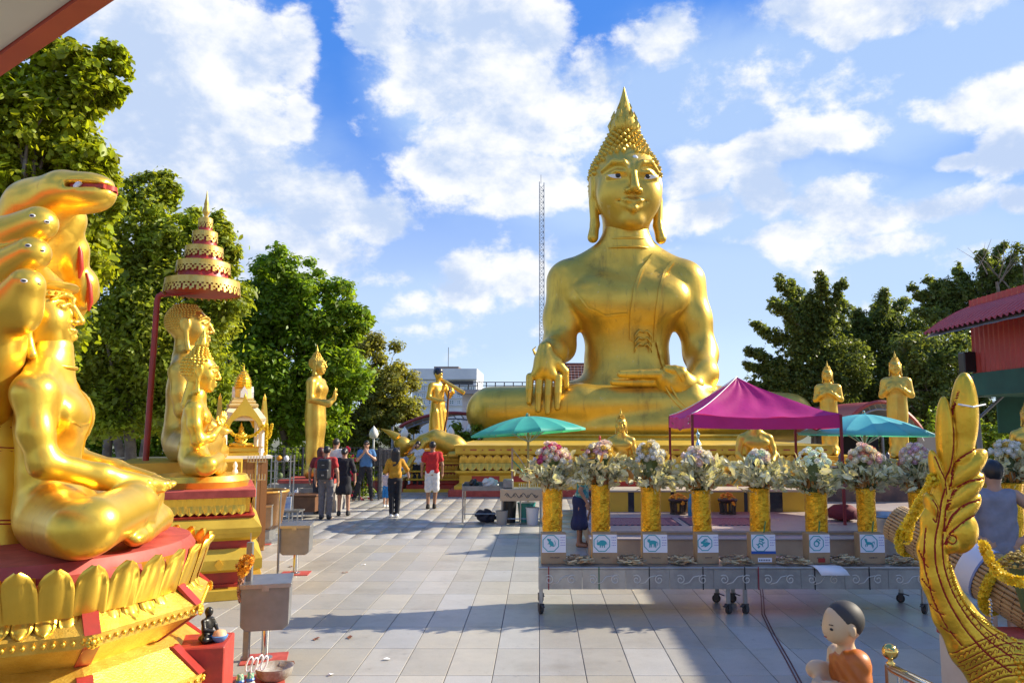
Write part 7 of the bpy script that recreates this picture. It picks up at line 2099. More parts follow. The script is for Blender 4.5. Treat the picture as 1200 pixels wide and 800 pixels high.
e1 = at(1085, 802, 3.15) - Vector((rx_.x, RY, 0)); e0 = Vector((0, 0, rx_.z - .07)); dd = e1 - e0
obj('top_rail', MB().tube([e0, e0 + dd * 1.2], .020, 10), CHROME, sr, smooth=60)
obj('lower_rail', MB().tube([e0 - Vector((0, 0, .16)), e0 + dd * 1.2 - Vector((0, 0, .16))], .012, 8), CHROME, sr, smooth=60)
for k in (1, 2, 3): obj('baluster', MB().tube([e0 + dd * .3 * k, (e0 + dd * .3 * k).xy.to_3d()], .010, 8), CHROME, sr, smooth=60)
cb = MB()
for d in (0, .03): cb.tube([(gx(p, gy(q)) + d, gy(q), .006) for p, q in ((890, 684), (892, 700), (893, 720), (905, 745), (922, 775), (935, 800))], .006, 5)
tag(obj('power_cable', cb, mat('cable_red', (.12, .03, .03), .5)), 'thin double cable running over the tiles from under the table', 'cable')

# ---- left side: coin bins, garlanded post, red block and figurines
def bin_(label, px, py, rot, first=None):
    Y = gy(py); loc = (gx(px, Y), Y, 0)
    if first: return dup(first, loc, rot, label)
    t = thing('coin_bin', label, 'bin', loc, rot, 'steel coin bins on posts')
    obj('box', MB().prism([(-.21, .33), (-.16, .285), (.16, .285), (.21, .33), (.215, .68), (-.215, .68)], -.14, .14), DSTEEL, t, bev=.008)
    obj('lid', MB().prism([(-.155, .683), (.155, .715), (.155, .735), (-.165, .70)], -.225, .225, 'x'), SSTEEL, t, bev=.005)
    obj('lid_lip', MB().box(-.22, .22, -.168, -.157, .665, .70), SSTEEL, t)
    obj('hasp', MB().box(-.03, .03, -.175, -.169, .64, .69), SSTEEL, t)
    obj('post', MB().tube([(0, 0, .02), (0, 0, .29)], .035, 14), CHROME, t, smooth=60)
    obj('flange', MB().lathe([(.07, .012), (.07, .022), (.04, .03)], 16), SSTEEL, t)
    obj('base_plate', MB().box(-.20, .20, -.16, .16, 0, .012), RED_WORN, t)
    return t
b0 = bin_('largest steel coin bin on a post, beside the garlanded stick', 310, 772, R(14))
bin_('steel coin bin on a post standing alone on the tiles, mid plaza', 346, 672, R(6), b0)
bin_('steel coin bin half hidden behind the stepped pedestal\'s corner', 305, 637, R(6), b0)
gp = thing('garland_post', 'flat grey post hung with orange garlands behind the largest bin', 'post', (at(291, 700, 7.25).x, 7.25, 0))
obj('post', MB().box(-.028, .028, -.02, .02, 0, 1.06), DSTEEL, gp, bev=.004)
obj('tip', MB().tube([(0, 0, 1.06), (.0, 0, 1.14)], [.006, .003], 5), STEEL, gp)
ORG = mat('orange_marigold', (.80, .36, .015), .6, island=.3)
garland('orange marigold garland tied on the grey post', [at(287, 655, 7.15), at(281, 662, 7.12), at(284, 672, 7.12), at(291, 660, 7.12), at(294, 652, 7.15)], .035, rgg, ORG, .028)
garland('string of dried red and white blossoms hanging down the grey post', [at(284, 670, 7.15), at(281, 690, 7.15), at(283, 705, 7.15)], .022, rgg, mat('dried_rose', (.5, .26, .16), .7, island=.6), .02)
tp = thing('thin_pole', 'thin steel pole rising beside the bin standing alone', 'pole', (at(328, 600, 11.2).x, 11.2, 0)); obj('pole', MB().tube([(0, 0, 0), (0, 0, at(0, 575, 11.2).z)], .016, 6), DSTEEL, tp)
rb = thing('red_block', 'worn red painted block at the foot of the lotus pedestal', 'block', (0, 0, 0))
RBY = 5.75
zr_ = at(240, 750, RBY).z
rbx = at(238, 760, RBY).x
rb.location = (rbx, RBY, 0); rb.rotation_euler = (0, 0, R(12))
obj('block', MB().box(-.20, .18, -.20, .20, 0, zr_), mat('red_block_paint', (.48, .045, .025), .5, c2=(.33, .035, .02), ns=7, bump=.08), rb, bev=.008)
sm = thing('black_monk_figurine', 'small black seated monk figurine on the red block', 'figurine', (at(242, 752, RBY - .02).x, RBY, zr_), R(75))
fs = .00095
solid('body', [el((0, 0, 12), (40, 34, 14)), el((0, 5, 50), (26, 20, 38), 10), rc((-22, 5, 78), (22, 5, 78), 10, k=8), el((0, 0, 112), (15, 17, 19)), rc((0, 2, 85), (0, 2, 105), 9, k=5)] +
      [p for s in (1, -1) for p in chain([(s * 26, 4, 78), (s * 34, -8, 50), (s * 12, -34, 40)], [9, 8, 6], 4) + chain([(s * 14, 0, 16), (s * 46, -22, 14), (s * 6, -44, 12)], [15, 13, 9], 6) + hand((s * 10, -35, 40), (-s * .6, -.8, .1), (0, 0, 1), 20, .4, side=s)], 2.6, mat('black_bronze', (.02, .018, .015), .35, .3), sm, scale=fs * 1.9)
tr = thing('painted_trinket', 'little blue and yellow painted bowl beside the black monk figurine', 'figurine', (at(258, 746, RBY - .02).x, RBY - .03, zr_))
obj('bowl', MB().lathe([(.03, 0), (.055, .03), (.06, .045), (.02, .05)], 12), mat('sky_blue_paint', (.10, .30, .62), .4), tr, smooth=60)
obj('heap', MB().lathe([(.05, .047), (.04, .075), (.01, .085)], 10), mat('peach_paint', (.75, .42, .22), .5), tr, smooth=60)
for k, (px, py, lb) in enumerate(((281, 800, 'left of the pair, nearer the red block'), (290, 806, 'right of the pair, next to the ash bowl'))):
    Yf = 6.25
    t = thing('painted_figurine', 'tiny painted figurine with looped ears, ' + lb, 'figurine', (at(px, py, Yf).x, Yf + .05 * k, 0), R(30), 'looped figurines on the red mat')
    obj('body', MB().lathe([(.05, 0), (.055, .05), (.04, .11), (.025, .14), (.03, .17), (.02, .2)], 12), mat('cream_paint', (.70, .62, .45), .5, c2=(.10, .35, .22), ns=30, sharp=(.5, .55)), t, smooth=60)
    for s in (1, -1): obj('ear', MB().tube([(s * .02 + .02 * math.cos(a), 0, .27 + .055 * math.sin(a)) for a in np.linspace(0, 2 * math.pi, 14)], .008, 5, False), WHITE, t, smooth=180, rot=(0, R(18), 0))
    obj('collar', MB().lathe([(.03, .13), (.036, .145), (.03, .155)], 10), mat('blue_paint', (.03, .12, .4), .4), t)
ab = thing('ash_bowl', 'chipped grey ash bowl with rust rim on the tiles', 'bowl', (gx(321, gy(797)), gy(797), 0))
obj('bowl', MB().lathe([(.08, 0), (.14, .05), (.155, .11), (.16, .12), (.14, .115), (.12, .08), (.02, .07)], 20), mat('ash_grey', (.42, .40, .36), .8, c2=(.25, .18, .12), ns=10, bump=.3), ab, smooth=60)
tag(obj('red_mat', MB().box(-.5, .42, -.5, .30, 0, .012), RED_WORN, loc=(gx(270, 6.5), 6.5, .001), rot=(0, 0, R(20))), 'flat worn red panel on the tiles beside the red block', 'panel')

# ---- shrine, pots and racks at the back left
SHY = 13.6
shx = at(283, 500, SHY).x; S_ = SHY / 900
zl = lambda py: at(0, py, SHY).z
sh = thing('spirit_house', 'white and gold spirit house with pointed arches and tiered tower', 'shrine', (shx, SHY, 0), R(28))
WOODO = mat('varnished_orange_wood', (.48, .25, .075), .5, c2=(.38, .18, .05), ns=6)
zb0 = zl(533)
obj('cabinet', MB().box(-.40, .40, -.38, .38, 0, zb0 - .05), WOODO, sh, bev=.01)
sl_ = MB()
for k in range(7): sl_.box(-.39 + k * .115, -.29 + k * .115, -.395, -.381, .1, zb0 - .1)
for k in range(7): obj('cabinet_plank', MB().box(-.39 + k * .115, -.285 + k * .115, -.395, -.381, .08, zb0 - .1), mat('dark_orange_wood', (.26, .12, .04), .5), sh)
obj('floor_slab', MB().tier(.47, .45, [(0, zb0 - .048), (0, zb0)]), WHITE, sh)
obj('gold_base', MB().tier(.36, .34, [(0, zb0), (0, zb0 + .05), (.05, zb0 + .07), (.05, zb0 + .13), (0, zb0 + .15)]), GOLD_HOT, sh)
zc0 = zl(494)
for x in (-.30, .30):
    for y in (-.28, .28):
        obj('column', MB().lathe([(.07, zb0), (.075, zb0 + .04), (.05, zb0 + .08), (.045, zc0 - .08), (.06, zc0 + .05)], 8), WHITE, sh, loc=(x, y, 0))
za_ = zl(466)
def arch(n=16):
    o_, i_ = [], []
    for k in range(n + 1):
        u = k / n * 2 - 1; q = 1 - abs(u)
        i_.append((u * .235, zc0 - .10 + .20 * (1 - abs(u) ** 2.2) ** .7))
        o_.append((u * .36, zc0 - .16 + (za_ - zc0 + .16) * (.62 * (1 - abs(u) ** 2.4) + .38 * q ** 3)))
    return o_ + i_[::-1]
for k in range(4):
    a = k * math.pi / 2
    g = obj('arch', MB().prism(arch(), -.03, .03), GOLD_HOT, sh, loc=(math.sin(a) * .37, -math.cos(a) * .35, 0), rot=(0, 0, a))
    obj('arch_finial', MB().lathe([(.03, -.03), (.026, .02), (.010, .05), (.003, .08)], 8), GOLD_HOT, g, loc=(0, 0, za_))
obj('roof', MB().tier(.36, .34, [(.0, zc0 + .02), (.0, zl(490)), (.10, zl(480)), (.14, zl(477))]), mat('cream_roof', (.78, .70, .48), .5), sh)
CRG = mat('cream_gold', (.74, .56, .22), .45, .35)
for h0, h1, r in ((477, 473, .24), (472.8, 469, .20), (468.8, 466, .17)): obj('tower_tier', MB().tier(r, r, [(.01, zl(h0)), (0, zl(h0) + .015), (0, zl(h1) - .02), (.02, zl(h1))]), CRG, sh)
zt0, zt1 = zl(455), zl(434)
obj('tower_body', MB().lathe([(.15, zl(466)), (.15, zl(456)), (.13, zt0)], 12), CRG, sh)
for k in range(4):
    a = k * math.pi / 2
    obj('tower_niche', MB().prism([(-.06, 0), (.06, 0), (.06, .10), (0, .20), (-.06, .10)], -.03, .02), WHITE, sh, loc=(.145 * math.sin(a), -.145 * math.cos(a), zl(466)), rot=(0, 0, a))
prof = []
for j in range(8):
    u = j / 7; r = .135 * (1 - u ** 2.6) + .012; z = zt0 + (zt1 - zt0) * u
    prof += [(r * .95, z), (r * 1.06, z + .014), (r * .90, z + .024)]
obj('tower', MB().lathe(prof, 14), GOLD_HOT, sh)
obj('tower_spire', MB().lathe([(.02, zt1), (.010, zt1 + .05), (.003, zt1 + .10)], 8), GOLD_HOT, sh)
si = thing('shrine_idol', 'tiny gold seated idol inside the spirit house', 'statue', (shx, SHY, zb0 + .15), R(28))
solid('body', seated_prims('lap'), 5, GOLD_HOT, si, scale=.00105)
buddha_head(si, .105, (0, 0, .25), .04, GOLD_HOT, sp=.12, eyes=False, curls=False)
for s, lb in ((-1, 'left arch'), (1, 'right arch')):
    q = [Matrix.Rotation(R(28), 3, 'Z') @ Vector((x if s < 0 else .46, -.44 if s < 0 else x, z)) + Vector((shx, SHY, 0)) for x, z in ((-.32, zc0 - .05), (-.18, zc0 - .22), (0, zc0 - .28), (.18, zc0 - .22), (.32, zc0 - .05))]
    garland('yellow garland swagged across the spirit house ' + lb, q, .02, rgg, YEL, .022, 'garlands on the spirit house')
for x, y in ((.36, -.42), (.48, .34)):
    p0 = Matrix.Rotation(R(28), 3, 'Z') @ Vector((x, y, zc0 - .05)) + Vector((shx, SHY, 0))
    garland('yellow garland hanging straight down a spirit house column ' + ('at the front corner' if y < 0 else 'at the right corner'), [p0, p0 - Vector((0, 0, .2)), p0 - Vector((0, 0, .52))], .018, rgg, YEL, .02, 'garlands on the spirit house')
cd = thing('candle_stand', 'two tier steel candle stand beside the spirit house', 'stand', (at(300, 560, 13.2).x, 13.2, 0))
obj('pole', MB().tube([(0, 0, 0), (0, 0, at(0, 540, 13.2).z)], .022, 7), SSTEEL, cd)
for py in (562, 541):
    z = at(0, py, 13.2).z; rk = obj('candle_rack', MB().tube([(-.16, 0, z), (.16, 0, z)], .012, 6), SSTEEL, cd)
    for k in range(7): obj('spike', MB().tube([(-.15 + k * .05, 0, z), (-.15 + k * .05, 0, z + .10)], .008, 5), SSTEEL, rk)
pt_ = thing('brown_cauldron', 'big brown glazed incense cauldron behind the stepped pedestal', 'pot', (at(311, 590, 14.4).x, 14.4, 0))
pz_ = at(0, 575, 14.4).z
obj('pot', MB().lathe([(.22, .25), (.30, .32), (.37, pz_ - .12), (.40, pz_ - .05), (.40, pz_), (.36, pz_), (.33, pz_ - .05), (.05, pz_ - .07)], 26), mat('brown_glaze', (.20, .10, .03), .3, c2=(.12, .06, .025), ns=3), pt_, smooth=40)
obj('stand', MB().lathe([(.30, 0), (.30, .04), (.2, .08), (.2, .26)], 16), DSTEEL, pt_)
obj('ochre_rim', MB().tube([(.40 * math.cos(a), .40 * math.sin(a), pz_) for a in np.linspace(0, 2 * math.pi, 28)], .022, 6, False), mat('ochre_rim', (.50, .28, .04), .4), pt_)
def beast(label, px, py, rot, h=.46, first=None):
    Y = gy(py)
    if first: return dup(first, (gx(px, Y), Y, 0), rot, label)
    t = thing('dog_statue', label, 'statue', (gx(px, Y), Y, 0), rot, 'white dog statues by the racks')
    p = [el((0, .02, .62), (.17, .34, .17)), el((0, -.18, .64), (.18, .18, .20), .08), el((0, .26, .60), (.15, .15, .16), .08), rc((0, -.28, .72), (0, -.38, .95), .11, .09, .08), el((0, -.42, 1.02), (.11, .13, .11), .05), rc((0, -.48, .99), (0, -.60, .95), .07, .05, .04)]
    p += mir(rc, (.07, -.38, 1.08), (.10, -.36, 1.22), .04, .015, .02)
    for s in (1, -1):
        p += chain([(s * .10, -.24, .55), (s * .10, -.25, .28), (s * .10, -.24, .06)], [.085, .055, .045], .04) + [el((s * .10, -.28, .04), (.05, .08, .04), .03)]
        p += chain([(s * .10, .26, .58), (s * .11, .18, .36), (s * .11, .34, .24), (s * .11, .30, .06)], [.12, .08, .05, .045], .04) + [el((s * .11, .26, .04), (.05, .08, .04), .03)]
    p += chain([(0, .36, .68), (0, .48, .80), (0, .46, 1.0)], [.05, .04, .02], .03)
    solid('body', p, .026, WHITE, t, scale=h)
    for s in (1, -1): obj('eye', MB().lathe([(.02, 0), (.01, .012)], 8), BLACK, t, loc=(s * .07 * h, -.525 * h, 1.05 * h), rot=(math.pi / 2, 0, 0), sc=h)
    return t
d0 = beast('white painted dog statue standing by the cauldron\'s foot', 333, 606, R(70), .50)
beast('white painted dog statue with raised tail at the backpacker\'s feet', 357, 601, R(-70), .5, d0)
rk_ = thing('shelf_rack', 'slim steel shelf rack holding small offerings behind the cauldron', 'rack', (at(331, 560, 16.5).x, 16.5, 0))
zz = [at(0, p, 16.5).z for p in (540, 560, 578)]
for x in (-.2, .2):
    for y in (-.12, .12): obj('upright', MB().tube([(x, y, 0), (x, y, at(0, 533, 16.5).z)], .014, 6), SSTEEL, rk_)
for z in zz: obj('shelf', MB().box(-.21, .21, -.13, .13, z - .012, z), SSTEEL, rk_)
for k, (x, z, m) in enumerate(((-.08, zz[0], MARI), (.07, zz[0], WHITE), (-.05, zz[1], STEM), (.06, zz[2], PLAS))):
    tag(obj('offering_bowl', MB().lathe([(.03, 0), (.06, .04), (.05, .09), (.01, .12)], 10), m, loc=(rk_.location.x + x, 16.5, z), smooth=60), ('orange', 'white', 'dark green', 'pale plastic')[k] + ' offering bowl on the slim shelf rack', 'bowl', 'offering bowls on the rack')
tg = thing('steel_bench', 'low steel bench carrying a framed blue picture near the white dogs', 'bench', (at(337, 590, 16).x, 16.0, 0))
obj('seat', MB().box(-.42, .30, -.2, .2, .38, .41), SSTEEL, tg)
for x in (-.38, .26):
    for y in (-.16, .16): obj('leg', MB().tube([(x, y, 0), (x, y, .38)], .016, 6), SSTEEL, tg)
fr_ = thing('picture_frame', 'small framed blue picture propped on the low steel bench', 'picture', (at(335, 572, 16).x, 16.05, .412), R(10))
obj('frame', MB().box(-.10, .10, -.012, .012, 0, .26), WHITE, fr_, rot=(R(-12), 0, 0)); obj('picture', MB().box(-.085, .085, -.016, -.0125, .02, .24), mat('faded_blue_print', (.18, .30, .55), .5, c2=(.5, .55, .6), ns=14), fr_, rot=(R(-12), 0, 0))
tag(obj('wooden_trough', MB().box(-.42, .42, -.25, .25, .15, .50).box(-.46, .46, -.29, .29, .502, .54), mat('trough_wood', (.17, .075, .03), .55, c2=(.12, .05, .02), ns=5), loc=(at(352, 585, 18.2).x, 18.2, 0), bev=.01), 'brown wooden trough behind the white dog with raised tail', 'trough')
tag(obj('concrete_planter', MB().tier(.35, .3, [(0, 0), (0, .6), (.04, .6), (.04, .5)]), STONE, loc=(at(371, 580, 19.3).x, 19.3, 0)), 'grey concrete planter left of the backpacker', 'planter')
nbd = thing('notice_board', 'dark grey board on a post behind the man in blue and woman in yellow', 'board', (at(447, 540, 22.8).x, 22.8, 0))
obj('board', MB().box(-.33, .33, -.1, .1, at(0, 546, 22.8).z, at(0, 526, 22.8).z), mat('dark_grey_board', (.10, .095, .09), .5, c2=(.07, .065, .06), ns=3), nbd, bev=.02)
obj('post', MB().tube([(0, 0, 0), (0, 0, at(0, 545, 22.8).z)], .05, 8), DSTEEL, nbd)
for k, (px, lb) in enumerate(((214.5, 'left'), (219.5, 'right'))):
    pass
wf = thing('white_figurine', 'white plaster figurine on the stepped pedestal behind the seated Buddha\'s knee', 'figurine', (at(275, 560, 10.7).x, 10.7, kz))
obj('body', MB().lathe([(.05, 0), (.055, .03), (.03, .09), (.045, .14), (.035, .19), (.02, .21), (.032, .25), (.02, .29), (.003, .31)], 10), WHITE, wf, smooth=60)
wf2 = thing('small_white_dog', 'tiny white and black dog figurine on the stepped pedestal\'s edge', 'figurine', (at(284, 568, 10.6).x, 10.6, kz), R(60))
solid('body', [el((0, 0, .05), (.03, .05, .03)), el((0, -.05, .09), (.026, .03, .026), .01)] + [rc((s * .018, y, .05), (s * .018, y, .008), .012, k=.006) for s in (1, -1) for y in (-.03, .03)], .006, WHITE, wf2)
obj('collar', MB().lathe([(.026, -.006), (.026, .006)], 10), BLACK, wf2, loc=(0, -.038, .072), rot=(R(40), 0, 0))
# ================================================================== people
SKIN = mat('skin_warm', (.46, .26, .17), .5, c2=(.40, .22, .14), ns=6)
SKIN_D = mat('skin_tan', (.33, .17, .10), .5, c2=(.28, .14, .08), ns=6)
HAIRB = mat('black_hair', (.012, .010, .010), .45)
HAIRR = mat('red_brown_hair', (.10, .025, .015), .45)
def cloth(n, c, c2=None): return mat(n, c, .85, c2=c2 or tuple(x * .8 for x in c), ns=9, bump=.15, bs=22)
def person(label, px, py, h, rot, arms, legs=None, top=None, bottom=None, kind='trousers', sleeve=.55, shoe=None, hair=HAIRB, style='short', skin=SKIN, vox=.0145, hem=.90, face=False, glasses=False, fem=False, x=None, Y=None, lean=0, barefoot=False, sleeveless=False):
    Y = Y or gy(py); x = gx(px, Y) if x is None else x
    t = thing('person', label, 'person', (x, Y, 0), rot, None, h / 1.72)
    sw = .165 if fem else .19
    hw = .088
    legs = legs or (((hw + .01, .0, .48), (hw, .02, .075)), ((-hw - .01, .0, .48), (-hw, .02, .075)))
    ln = lambda p: (p[0], p[1] - lean * max(0, p[2] - .9), p[2])
    H = lambda z, y=0: ln((0, y, z))
    # ---- skin: one continuous body
    b = [el(H(1.60, .0), (.074, .092, .108)), el(H(1.545, -.025), (.056, .066, .066), .03), el(H(1.575, -.098), (.014, .022, .022), .015), el(H(1.535, -.088), (.022, .014, .01), .01), rc(H(1.54, .01), H(1.38, .02), .052, .060, .03)]
    b += [el((s * .076, .0 - lean * .68, 1.585), (.012, .026, .034), .008) for s in (1, -1)]
    b += [bx(H(1.20, .01), (.135, .085, .24), .08, .03), el((0, .01, .93), (.145, .10, .11), .05), rc(ln((-sw + .03, .01, 1.40)), ln((sw - .03, .01, 1.40)), .05, k=.04)]
    for s, (elb, wr, hd_, hn) in zip((1, -1), arms):
        sh_ = ln((s * sw, .01, 1.39))
        b += chain([sh_, ln(elb), ln(wr)], [.054, .042, .028], .02)
        b += hand(ln(wr), hd_, hn, .165, .45, side=-s if hd_[2] < 0 else s, k=.008)
    for s, (kn, an) in zip((1, -1), legs):
        b += chain([(s * hw, .0, .90), kn, an], [.085, .055, .040], .03)
        b += chain([(an[0], an[1] + .02, .045), (an[0] + s * .015, an[1] - .15, .03)], [.042, .032], .03)
    V, F = Field(b, vox).mesh()
    body = link('body', npmesh('body', V, F), skin, t)
    # ---- upper clothing
    if top is not None:
        c = [bx(ln((0, .01, (1.44 + hem) / 2)), (sw - .018, .112, (1.44 - hem) / 2), .095), rc(ln((-sw + .045, .01, 1.395)), ln((sw - .045, .01, 1.395)), .062, k=.05)]
        if fem: c += mir(el, (.07, -.085 - lean * .35, 1.24), (.065, .05, .06), .04) + [bx(ln((0, .0, hem + .09)), (.155, .12, .10), .08, .05)]
        if not sleeveless:
            for s, (elb, wr, _, _) in zip((1, -1), arms):
                sh_ = V3(*ln((s * sw, .01, 1.39))); e = V3(*ln(elb)); w_ = V3(*ln(wr))
                if sleeve <= 1: c += [rc(sh_, sh_ + (e - sh_) * sleeve, .064, .064, .04)]
                else: c += [rc(sh_, e, .062, .055, .04), rc(e, e + (w_ - e) * (sleeve - 1), .055, .045, .03)]
        c += [el(H(1.475, -.03), (.075, .075, .06), .02, -1)]
        if sleeveless: c += [el(ln((s * (sw + .045), .0, 1.38)), (.085, .10, .13), .03, -1) for s in (1, -1)]
        V, F = Field(c, vox, lambda X, Y_, Z: .0045 * np.sin(Z * 38 + X * 26 + 2 * np.sin(X * 17 + Y_ * 13))).mesh()
        link('shirt' if kind != 'dress' else 'dress_top', npmesh('shirt', V, F), top, t)
    if kind in ('trousers', 'shorts', 'capri'):
        c = [el((0, .01, .95), (.165, .118, .115))]
        f = {'trousers': 1.0, 'capri': .72, 'shorts': .05}[kind]
        for s, (kn, an) in zip((1, -1), legs):
            k_, a_ = V3(*kn), V3(*an); wl = .012 if kind != 'trousers' else 0
            c += [rc((s * hw, .0, .90), k_ + ((a_ - k_) * 0 if f > .1 else V3(0, 0, .02)), .100, .074 + (.022 if kind == 'shorts' else 0), .03)]
            if f > .1: c += [rc(k_, k_ + (a_ - k_) * f + V3(0, 0, -.01), .074, .058 + wl, .02)]
        V, F = Field(c, vox, lambda X, Y_, Z: .004 * np.sin(Z * 45 + X * 30)).mesh()
        link(kind, npmesh(kind, V, F), bottom, t)
    elif kind in ('skirt', 'dress'):
        zt_, zb_ = (1.0, .32) if kind == 'skirt' else (1.05, .52)
        c = [bx((0, .01, (zt_ + zb_) / 2), (.165, .125, (zt_ - zb_) / 2), .08), el((0, .02, zb_ + .12), (.20, .155, .16), .1), el((0, .02, .9), (.175, .13, .14), .06), bx((0, 0, zb_ - .12), (.4, .4, .14), 0, .01, -1)]
        V, F = Field(c, vox, lambda X, Y_, Z: .008 * np.sin(np.arctan2(Y_, X) * 9) * np.clip((.95 - Z) * 2, 0, 1)).mesh()
        link(kind, npmesh(kind, V, F), bottom, t)
    if shoe is not None:
        for s, (kn, an) in zip((1, -1), legs):
            z0 = an[2] - .075
            p = [el((an[0] + s * .006, an[1] - .055, z0 + .045), (.050, .125, .045)), rc((an[0], an[1] + .015, z0 + .05), (an[0], an[1] + .01, z0 + .10), .048, .046, .03), bx((an[0], an[1], z0 - .05), (.3, .3, .05), 0, .005, -1)]
            V, F = Field(p, .011).mesh()
            link('shoe', npmesh('shoe', V, F), shoe, t)
    # ---- hair
    hc = H(1.62, .012)
    p = [el(hc, (.086, .102, .102)), el(H(1.545, -.115), (.085, .095, .105), .02, -1)]
    if style == 'long': p = [el(hc, (.092, .108, .106)), el(H(1.54, -.115), (.078, .095, .11), .02, -1), bx(H(1.44, .075), (.095, .045, .22), .04, .05)] + [bx(ln((s * .082, .03, 1.48)), (.025, .05, .14), .02, .03) for s in (1, -1)]
    elif style == 'bun': p += [el(H(1.60, .11), (.05, .045, .05), .03)]
    elif style == 'bob': p = [el(hc, (.096, .11, .106)), bx(H(1.54, .03), (.095, .085, .10), .06, .04), el(H(1.54, -.115), (.08, .10, .11), .02, -1)]
    V, F = Field(p, .0125, lambda X, Y_, Z: .003 * np.sin(X * 160) * np.cos(Y_ * 60)).mesh()
    link('hair', npmesh('hair', V, F), hair, t)
    if face:
        for s in (1, -1):
            obj('eye', MB().lathe([(.011, 0), (.007, .004)], 8), BLACK, t, loc=H(1.60, -.086) + V3(s * .028, 0, 0) if False else Vector(H(1.60, -.085)) + Vector((s * .028, 0, 0)), rot=(math.pi / 2, 0, 0))
            obj('eyebrow', MB().cbox((0, 0, 0), (.034, .006, .007)), HAIRB, t, loc=Vector(H(1.625, -.088)) + Vector((s * .029, 0, 0)))
        obj('mouth', MB().cbox((0, 0, 0), (.034, .006, .009)), mat('lip_tint', (.35, .10, .09), .5), t, loc=H(1.535, -.102))
    if glasses:
        g = MB()
        for s in (1, -1): g.prism([(s * .031 + .027 * math.cos(a), .020 * math.sin(a)) for a in np.linspace(0, 6.28, 12, endpoint=False)], -.004, .004); g.tube([(s * .055, 0, .006), (s * .078, .09, .004)], .004, 4)
        g.box(-.01, .01, -.003, .003, .002, .008)
        obj('sunglasses', g, BLACK, t, loc=H(1.602, -.098))
    return t
DN = (0, -.1, -1)
def hang(s, out=.05, fwd=-.02): return ((s * (.21 + out), .02, 1.11), (s * (.22 + out), fwd - .04, .87), DN, (s, 0, 0))
def legs(l, r): return ((l[0], l[1]), (r[0], r[1]))

p1 = person('person seen from behind in red sleeved shirt and grey trousers carrying a black backpack', 381, 608, 1.66, R(178), (hang(1), hang(-1)), top=cloth('red_tshirt', (.42, .03, .03)), bottom=cloth('grey_trousers', (.15, .14, .15)), shoe=RUBBER, hem=.88)
bp_ = thing('backpack', 'black backpack worn by the person in red sleeves and grey trousers', 'backpack', p1.location.copy(), R(178))
BPM = mat('black_nylon', (.018, .018, .022), .55, c2=(.03, .03, .033), ns=12)
s_ = 1.66 / 1.72
solid('bag', [bx((0, .19 * s_, 1.18 * s_), (.155, .085, .235), .07), bx((0, .275, 1.06 * s_), (.12, .035, .11), .03, .02)], .013, BPM, bp_)
for s in (1, -1): obj('strap', MB().tube([(s * .09, .14, 1.38 * s_), (s * .11, .02, 1.45 * s_), (s * .12, -.10, 1.34 * s_), (s * .13, -.10, 1.15 * s_), (s * .14, .08, 1.0 * s_)], .02, 6, flat=.5), BPM, bp_, smooth=60)
obj('logo_patch', MB().box(-.04, .02, .312, .316, 1.03 * s_, 1.06 * s_), mat('grey_patch', (.35, .32, .28), .6), bp_)
obj('zip_patch', MB().box(-.03, .03, .268, .276, 1.27 * s_, 1.285 * s_), mat('grey_patch', (.35, .32, .28), .6), bp_)
obj('top_handle', MB().tube([(-.04, .16, 1.4 * s_), (0, .17, 1.45 * s_), (.04, .16, 1.4 * s_)], .01, 5), BPM, bp_)

person('person with red brown hair, mostly hidden in front of the backpacker', 374, 602, 1.60, R(190), (hang(1), hang(-1)), top=cloth('dark_red_top', (.20, .03, .03)), bottom=cloth('dark_trousers', (.04, .04, .05)), shoe=RUBBER, hair=HAIRR, style='bob', fem=True)
person('tall person in white collared shirt behind the dark dress', 392, 596, 1.80, R(160), (hang(1), hang(-1)), top=cloth('white_shirt', (.70, .70, .68)), bottom=cloth('dark_trousers', (.04, .04, .05)), shoe=RUBBER)
person('person in a short black dress with tied hair and black sneakers, back turned', 402, 604, 1.60, R(185), (((.25, .0, 1.13), (.20, -.20, 1.04), (-.4, -.9, 0), (0, 0, 1)), hang(-1)), legs(((.10, 0, .48), (.105, .02, .075)), ((-.11, 0, .48), (-.12, .02, .075))), top=cloth('black_dress', (.014, .014, .02)), bottom=cloth('black_dress', (.014, .014, .02)), kind='dress', sleeve=.95, shoe=RUBBER, style='bun', fem=True)
blue = person('person in blue polo, black trousers and sunglasses striding with hands at the chin', 428, 586, 1.70, R(14),
       (((.25, -.08, 1.16), (.02, -.24, 1.36), (-.5, -.1, .8), (0, -1, .2)), ((-.25, -.06, 1.15), (-.06, -.23, 1.38), (.3, -.1, 1), (-.2, -1, 0))),
       legs(((.13, -.02, .49), (.17, .04, .075)), ((-.19, -.06, .49), (-.32, .0, .075))), top=cloth('blue_polo', (.07, .19, .40)), bottom=cloth('black_trousers', (.018, .018, .024)), shoe=RUBBER, glasses=True, face=True)
person('person with long dark hair, mustard blouse and black trousers, back turned', 462, 606, 1.60, R(196),
       (((.24, .02, 1.14), (.13, -.18, 1.10), (-.5, -.8, .1), (0, 0, 1)), ((-.30, -.04, 1.17), (-.36, -.22, 1.0), (-.2, -.8, -.4), (-1, 0, 0))), legs(((.08, 0, .48), (.07, .0, .075)), ((-.08, -.02, .48), (-.06, -.02, .075))),
       top=cloth('mustard_blouse', (.56, .27, .015)), bottom=cloth('black_trousers', (.018, .018, .024)), sleeve=1.1, shoe=WHITE, style='long', fem=True, hem=.95)
person('small child in bright blue shorts holding on beside the mustard blouse', 452, 594, .98, R(150), (((.22, -.04, 1.15), (.30, -.1, 1.32), (0, 0, 1), (1, 0, 0)), hang(-1)), top=cloth('pale_tank', (.55, .50, .55)), bottom=cloth('bright_blue_shorts', (.02, .22, .60)), kind='shorts', shoe=WHITE)
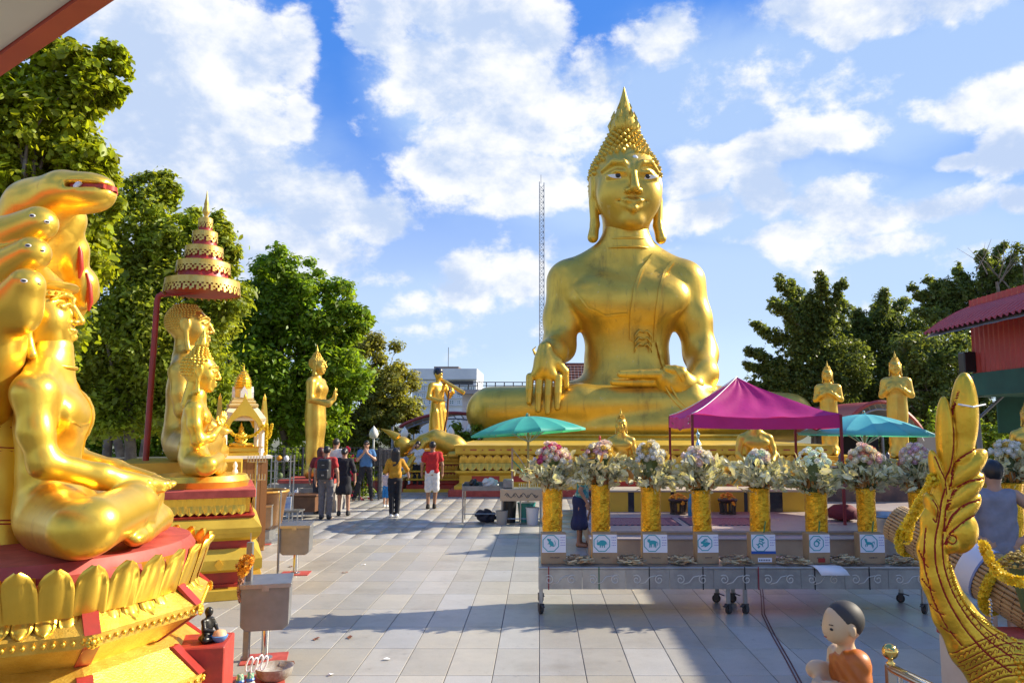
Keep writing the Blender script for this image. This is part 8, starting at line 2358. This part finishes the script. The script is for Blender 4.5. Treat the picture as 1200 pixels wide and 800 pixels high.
person('person in white tee and black capris lifting a hand to long hair', 489, 576, 1.62, R(-8),
       (hang(1, .0), ((-.30, -.04, 1.28), (-.12, -.06, 1.54), (.6, .1, .6), (0, -1, .2))), top=cloth('white_tshirt', (.72, .72, .76)), bottom=cloth('black_capri', (.02, .02, .026)), kind='capri', shoe=cloth('blue_shoe', (.02, .08, .30)), style='long', fem=True, face=True)
person('person in red T-shirt, white shorts and flip flops, back turned', 506, 596, 1.72, R(188), (hang(1), hang(-1, .04)), legs(((.10, 0, .48), (.10, .02, .075)), ((-.09, -.04, .48), (-.06, -.06, .075))), top=cloth('bright_red_tshirt', (.52, .018, .02)), bottom=cloth('white_shorts', (.70, .69, .68)), kind='shorts', shoe=cloth('dark_sandal', (.03, .025, .02)), skin=SKIN_D, hem=.86)
person('barefoot person in teal patterned top and navy skirt bending beside the first vases', 680, 640, 1.52, R(80), (hang(1, .0, -.16), hang(-1, .0, -.14)), top=mat('teal_pattern_cloth', (.03, .20, .20), .8, c2=(.30, .40, .30), ns=14, sharp=(.5, .56)), bottom=cloth('navy_skirt', (.018, .022, .07)), kind='skirt', fem=True, style='bun', skin=SKIN_D, lean=.25)
person('toddler in white flowered dress between the first two vases', 692, 635, .92, R(-100), (hang(1, .0), ((-.26, -.05, 1.18), (-.34, -.1, 1.35), (0, 0, 1), (-1, 0, 0))), top=mat('flowered_cloth', (.68, .66, .70), .8, c2=(.30, .25, .45), ns=16, sharp=(.58, .62)), bottom=mat('flowered_cloth', (0, 0, 0)), kind='dress', style='bob', skin=SKIN_D)
TM = person('person in grey tank top seen from behind, hands on hips beside the gold prow', 1160, 800, 1.80, R(176), (((.44, .10, 1.17), (.17, .09, 1.00), (-.75, .25, -.35), (.3, 1, .2)), ((-.44, .10, 1.17), (-.17, .09, 1.00), (.75, .25, -.35), (-.3, 1, .2))), top=cloth('grey_tank', (.24, .24, .29)), bottom=cloth('grey_shorts', (.22, .22, .26)), kind='shorts', sleeveless=True, skin=SKIN, vox=.010, x=at(1166, 600, 7.5).x, Y=7.5, hem=.84, shoe=RUBBER)
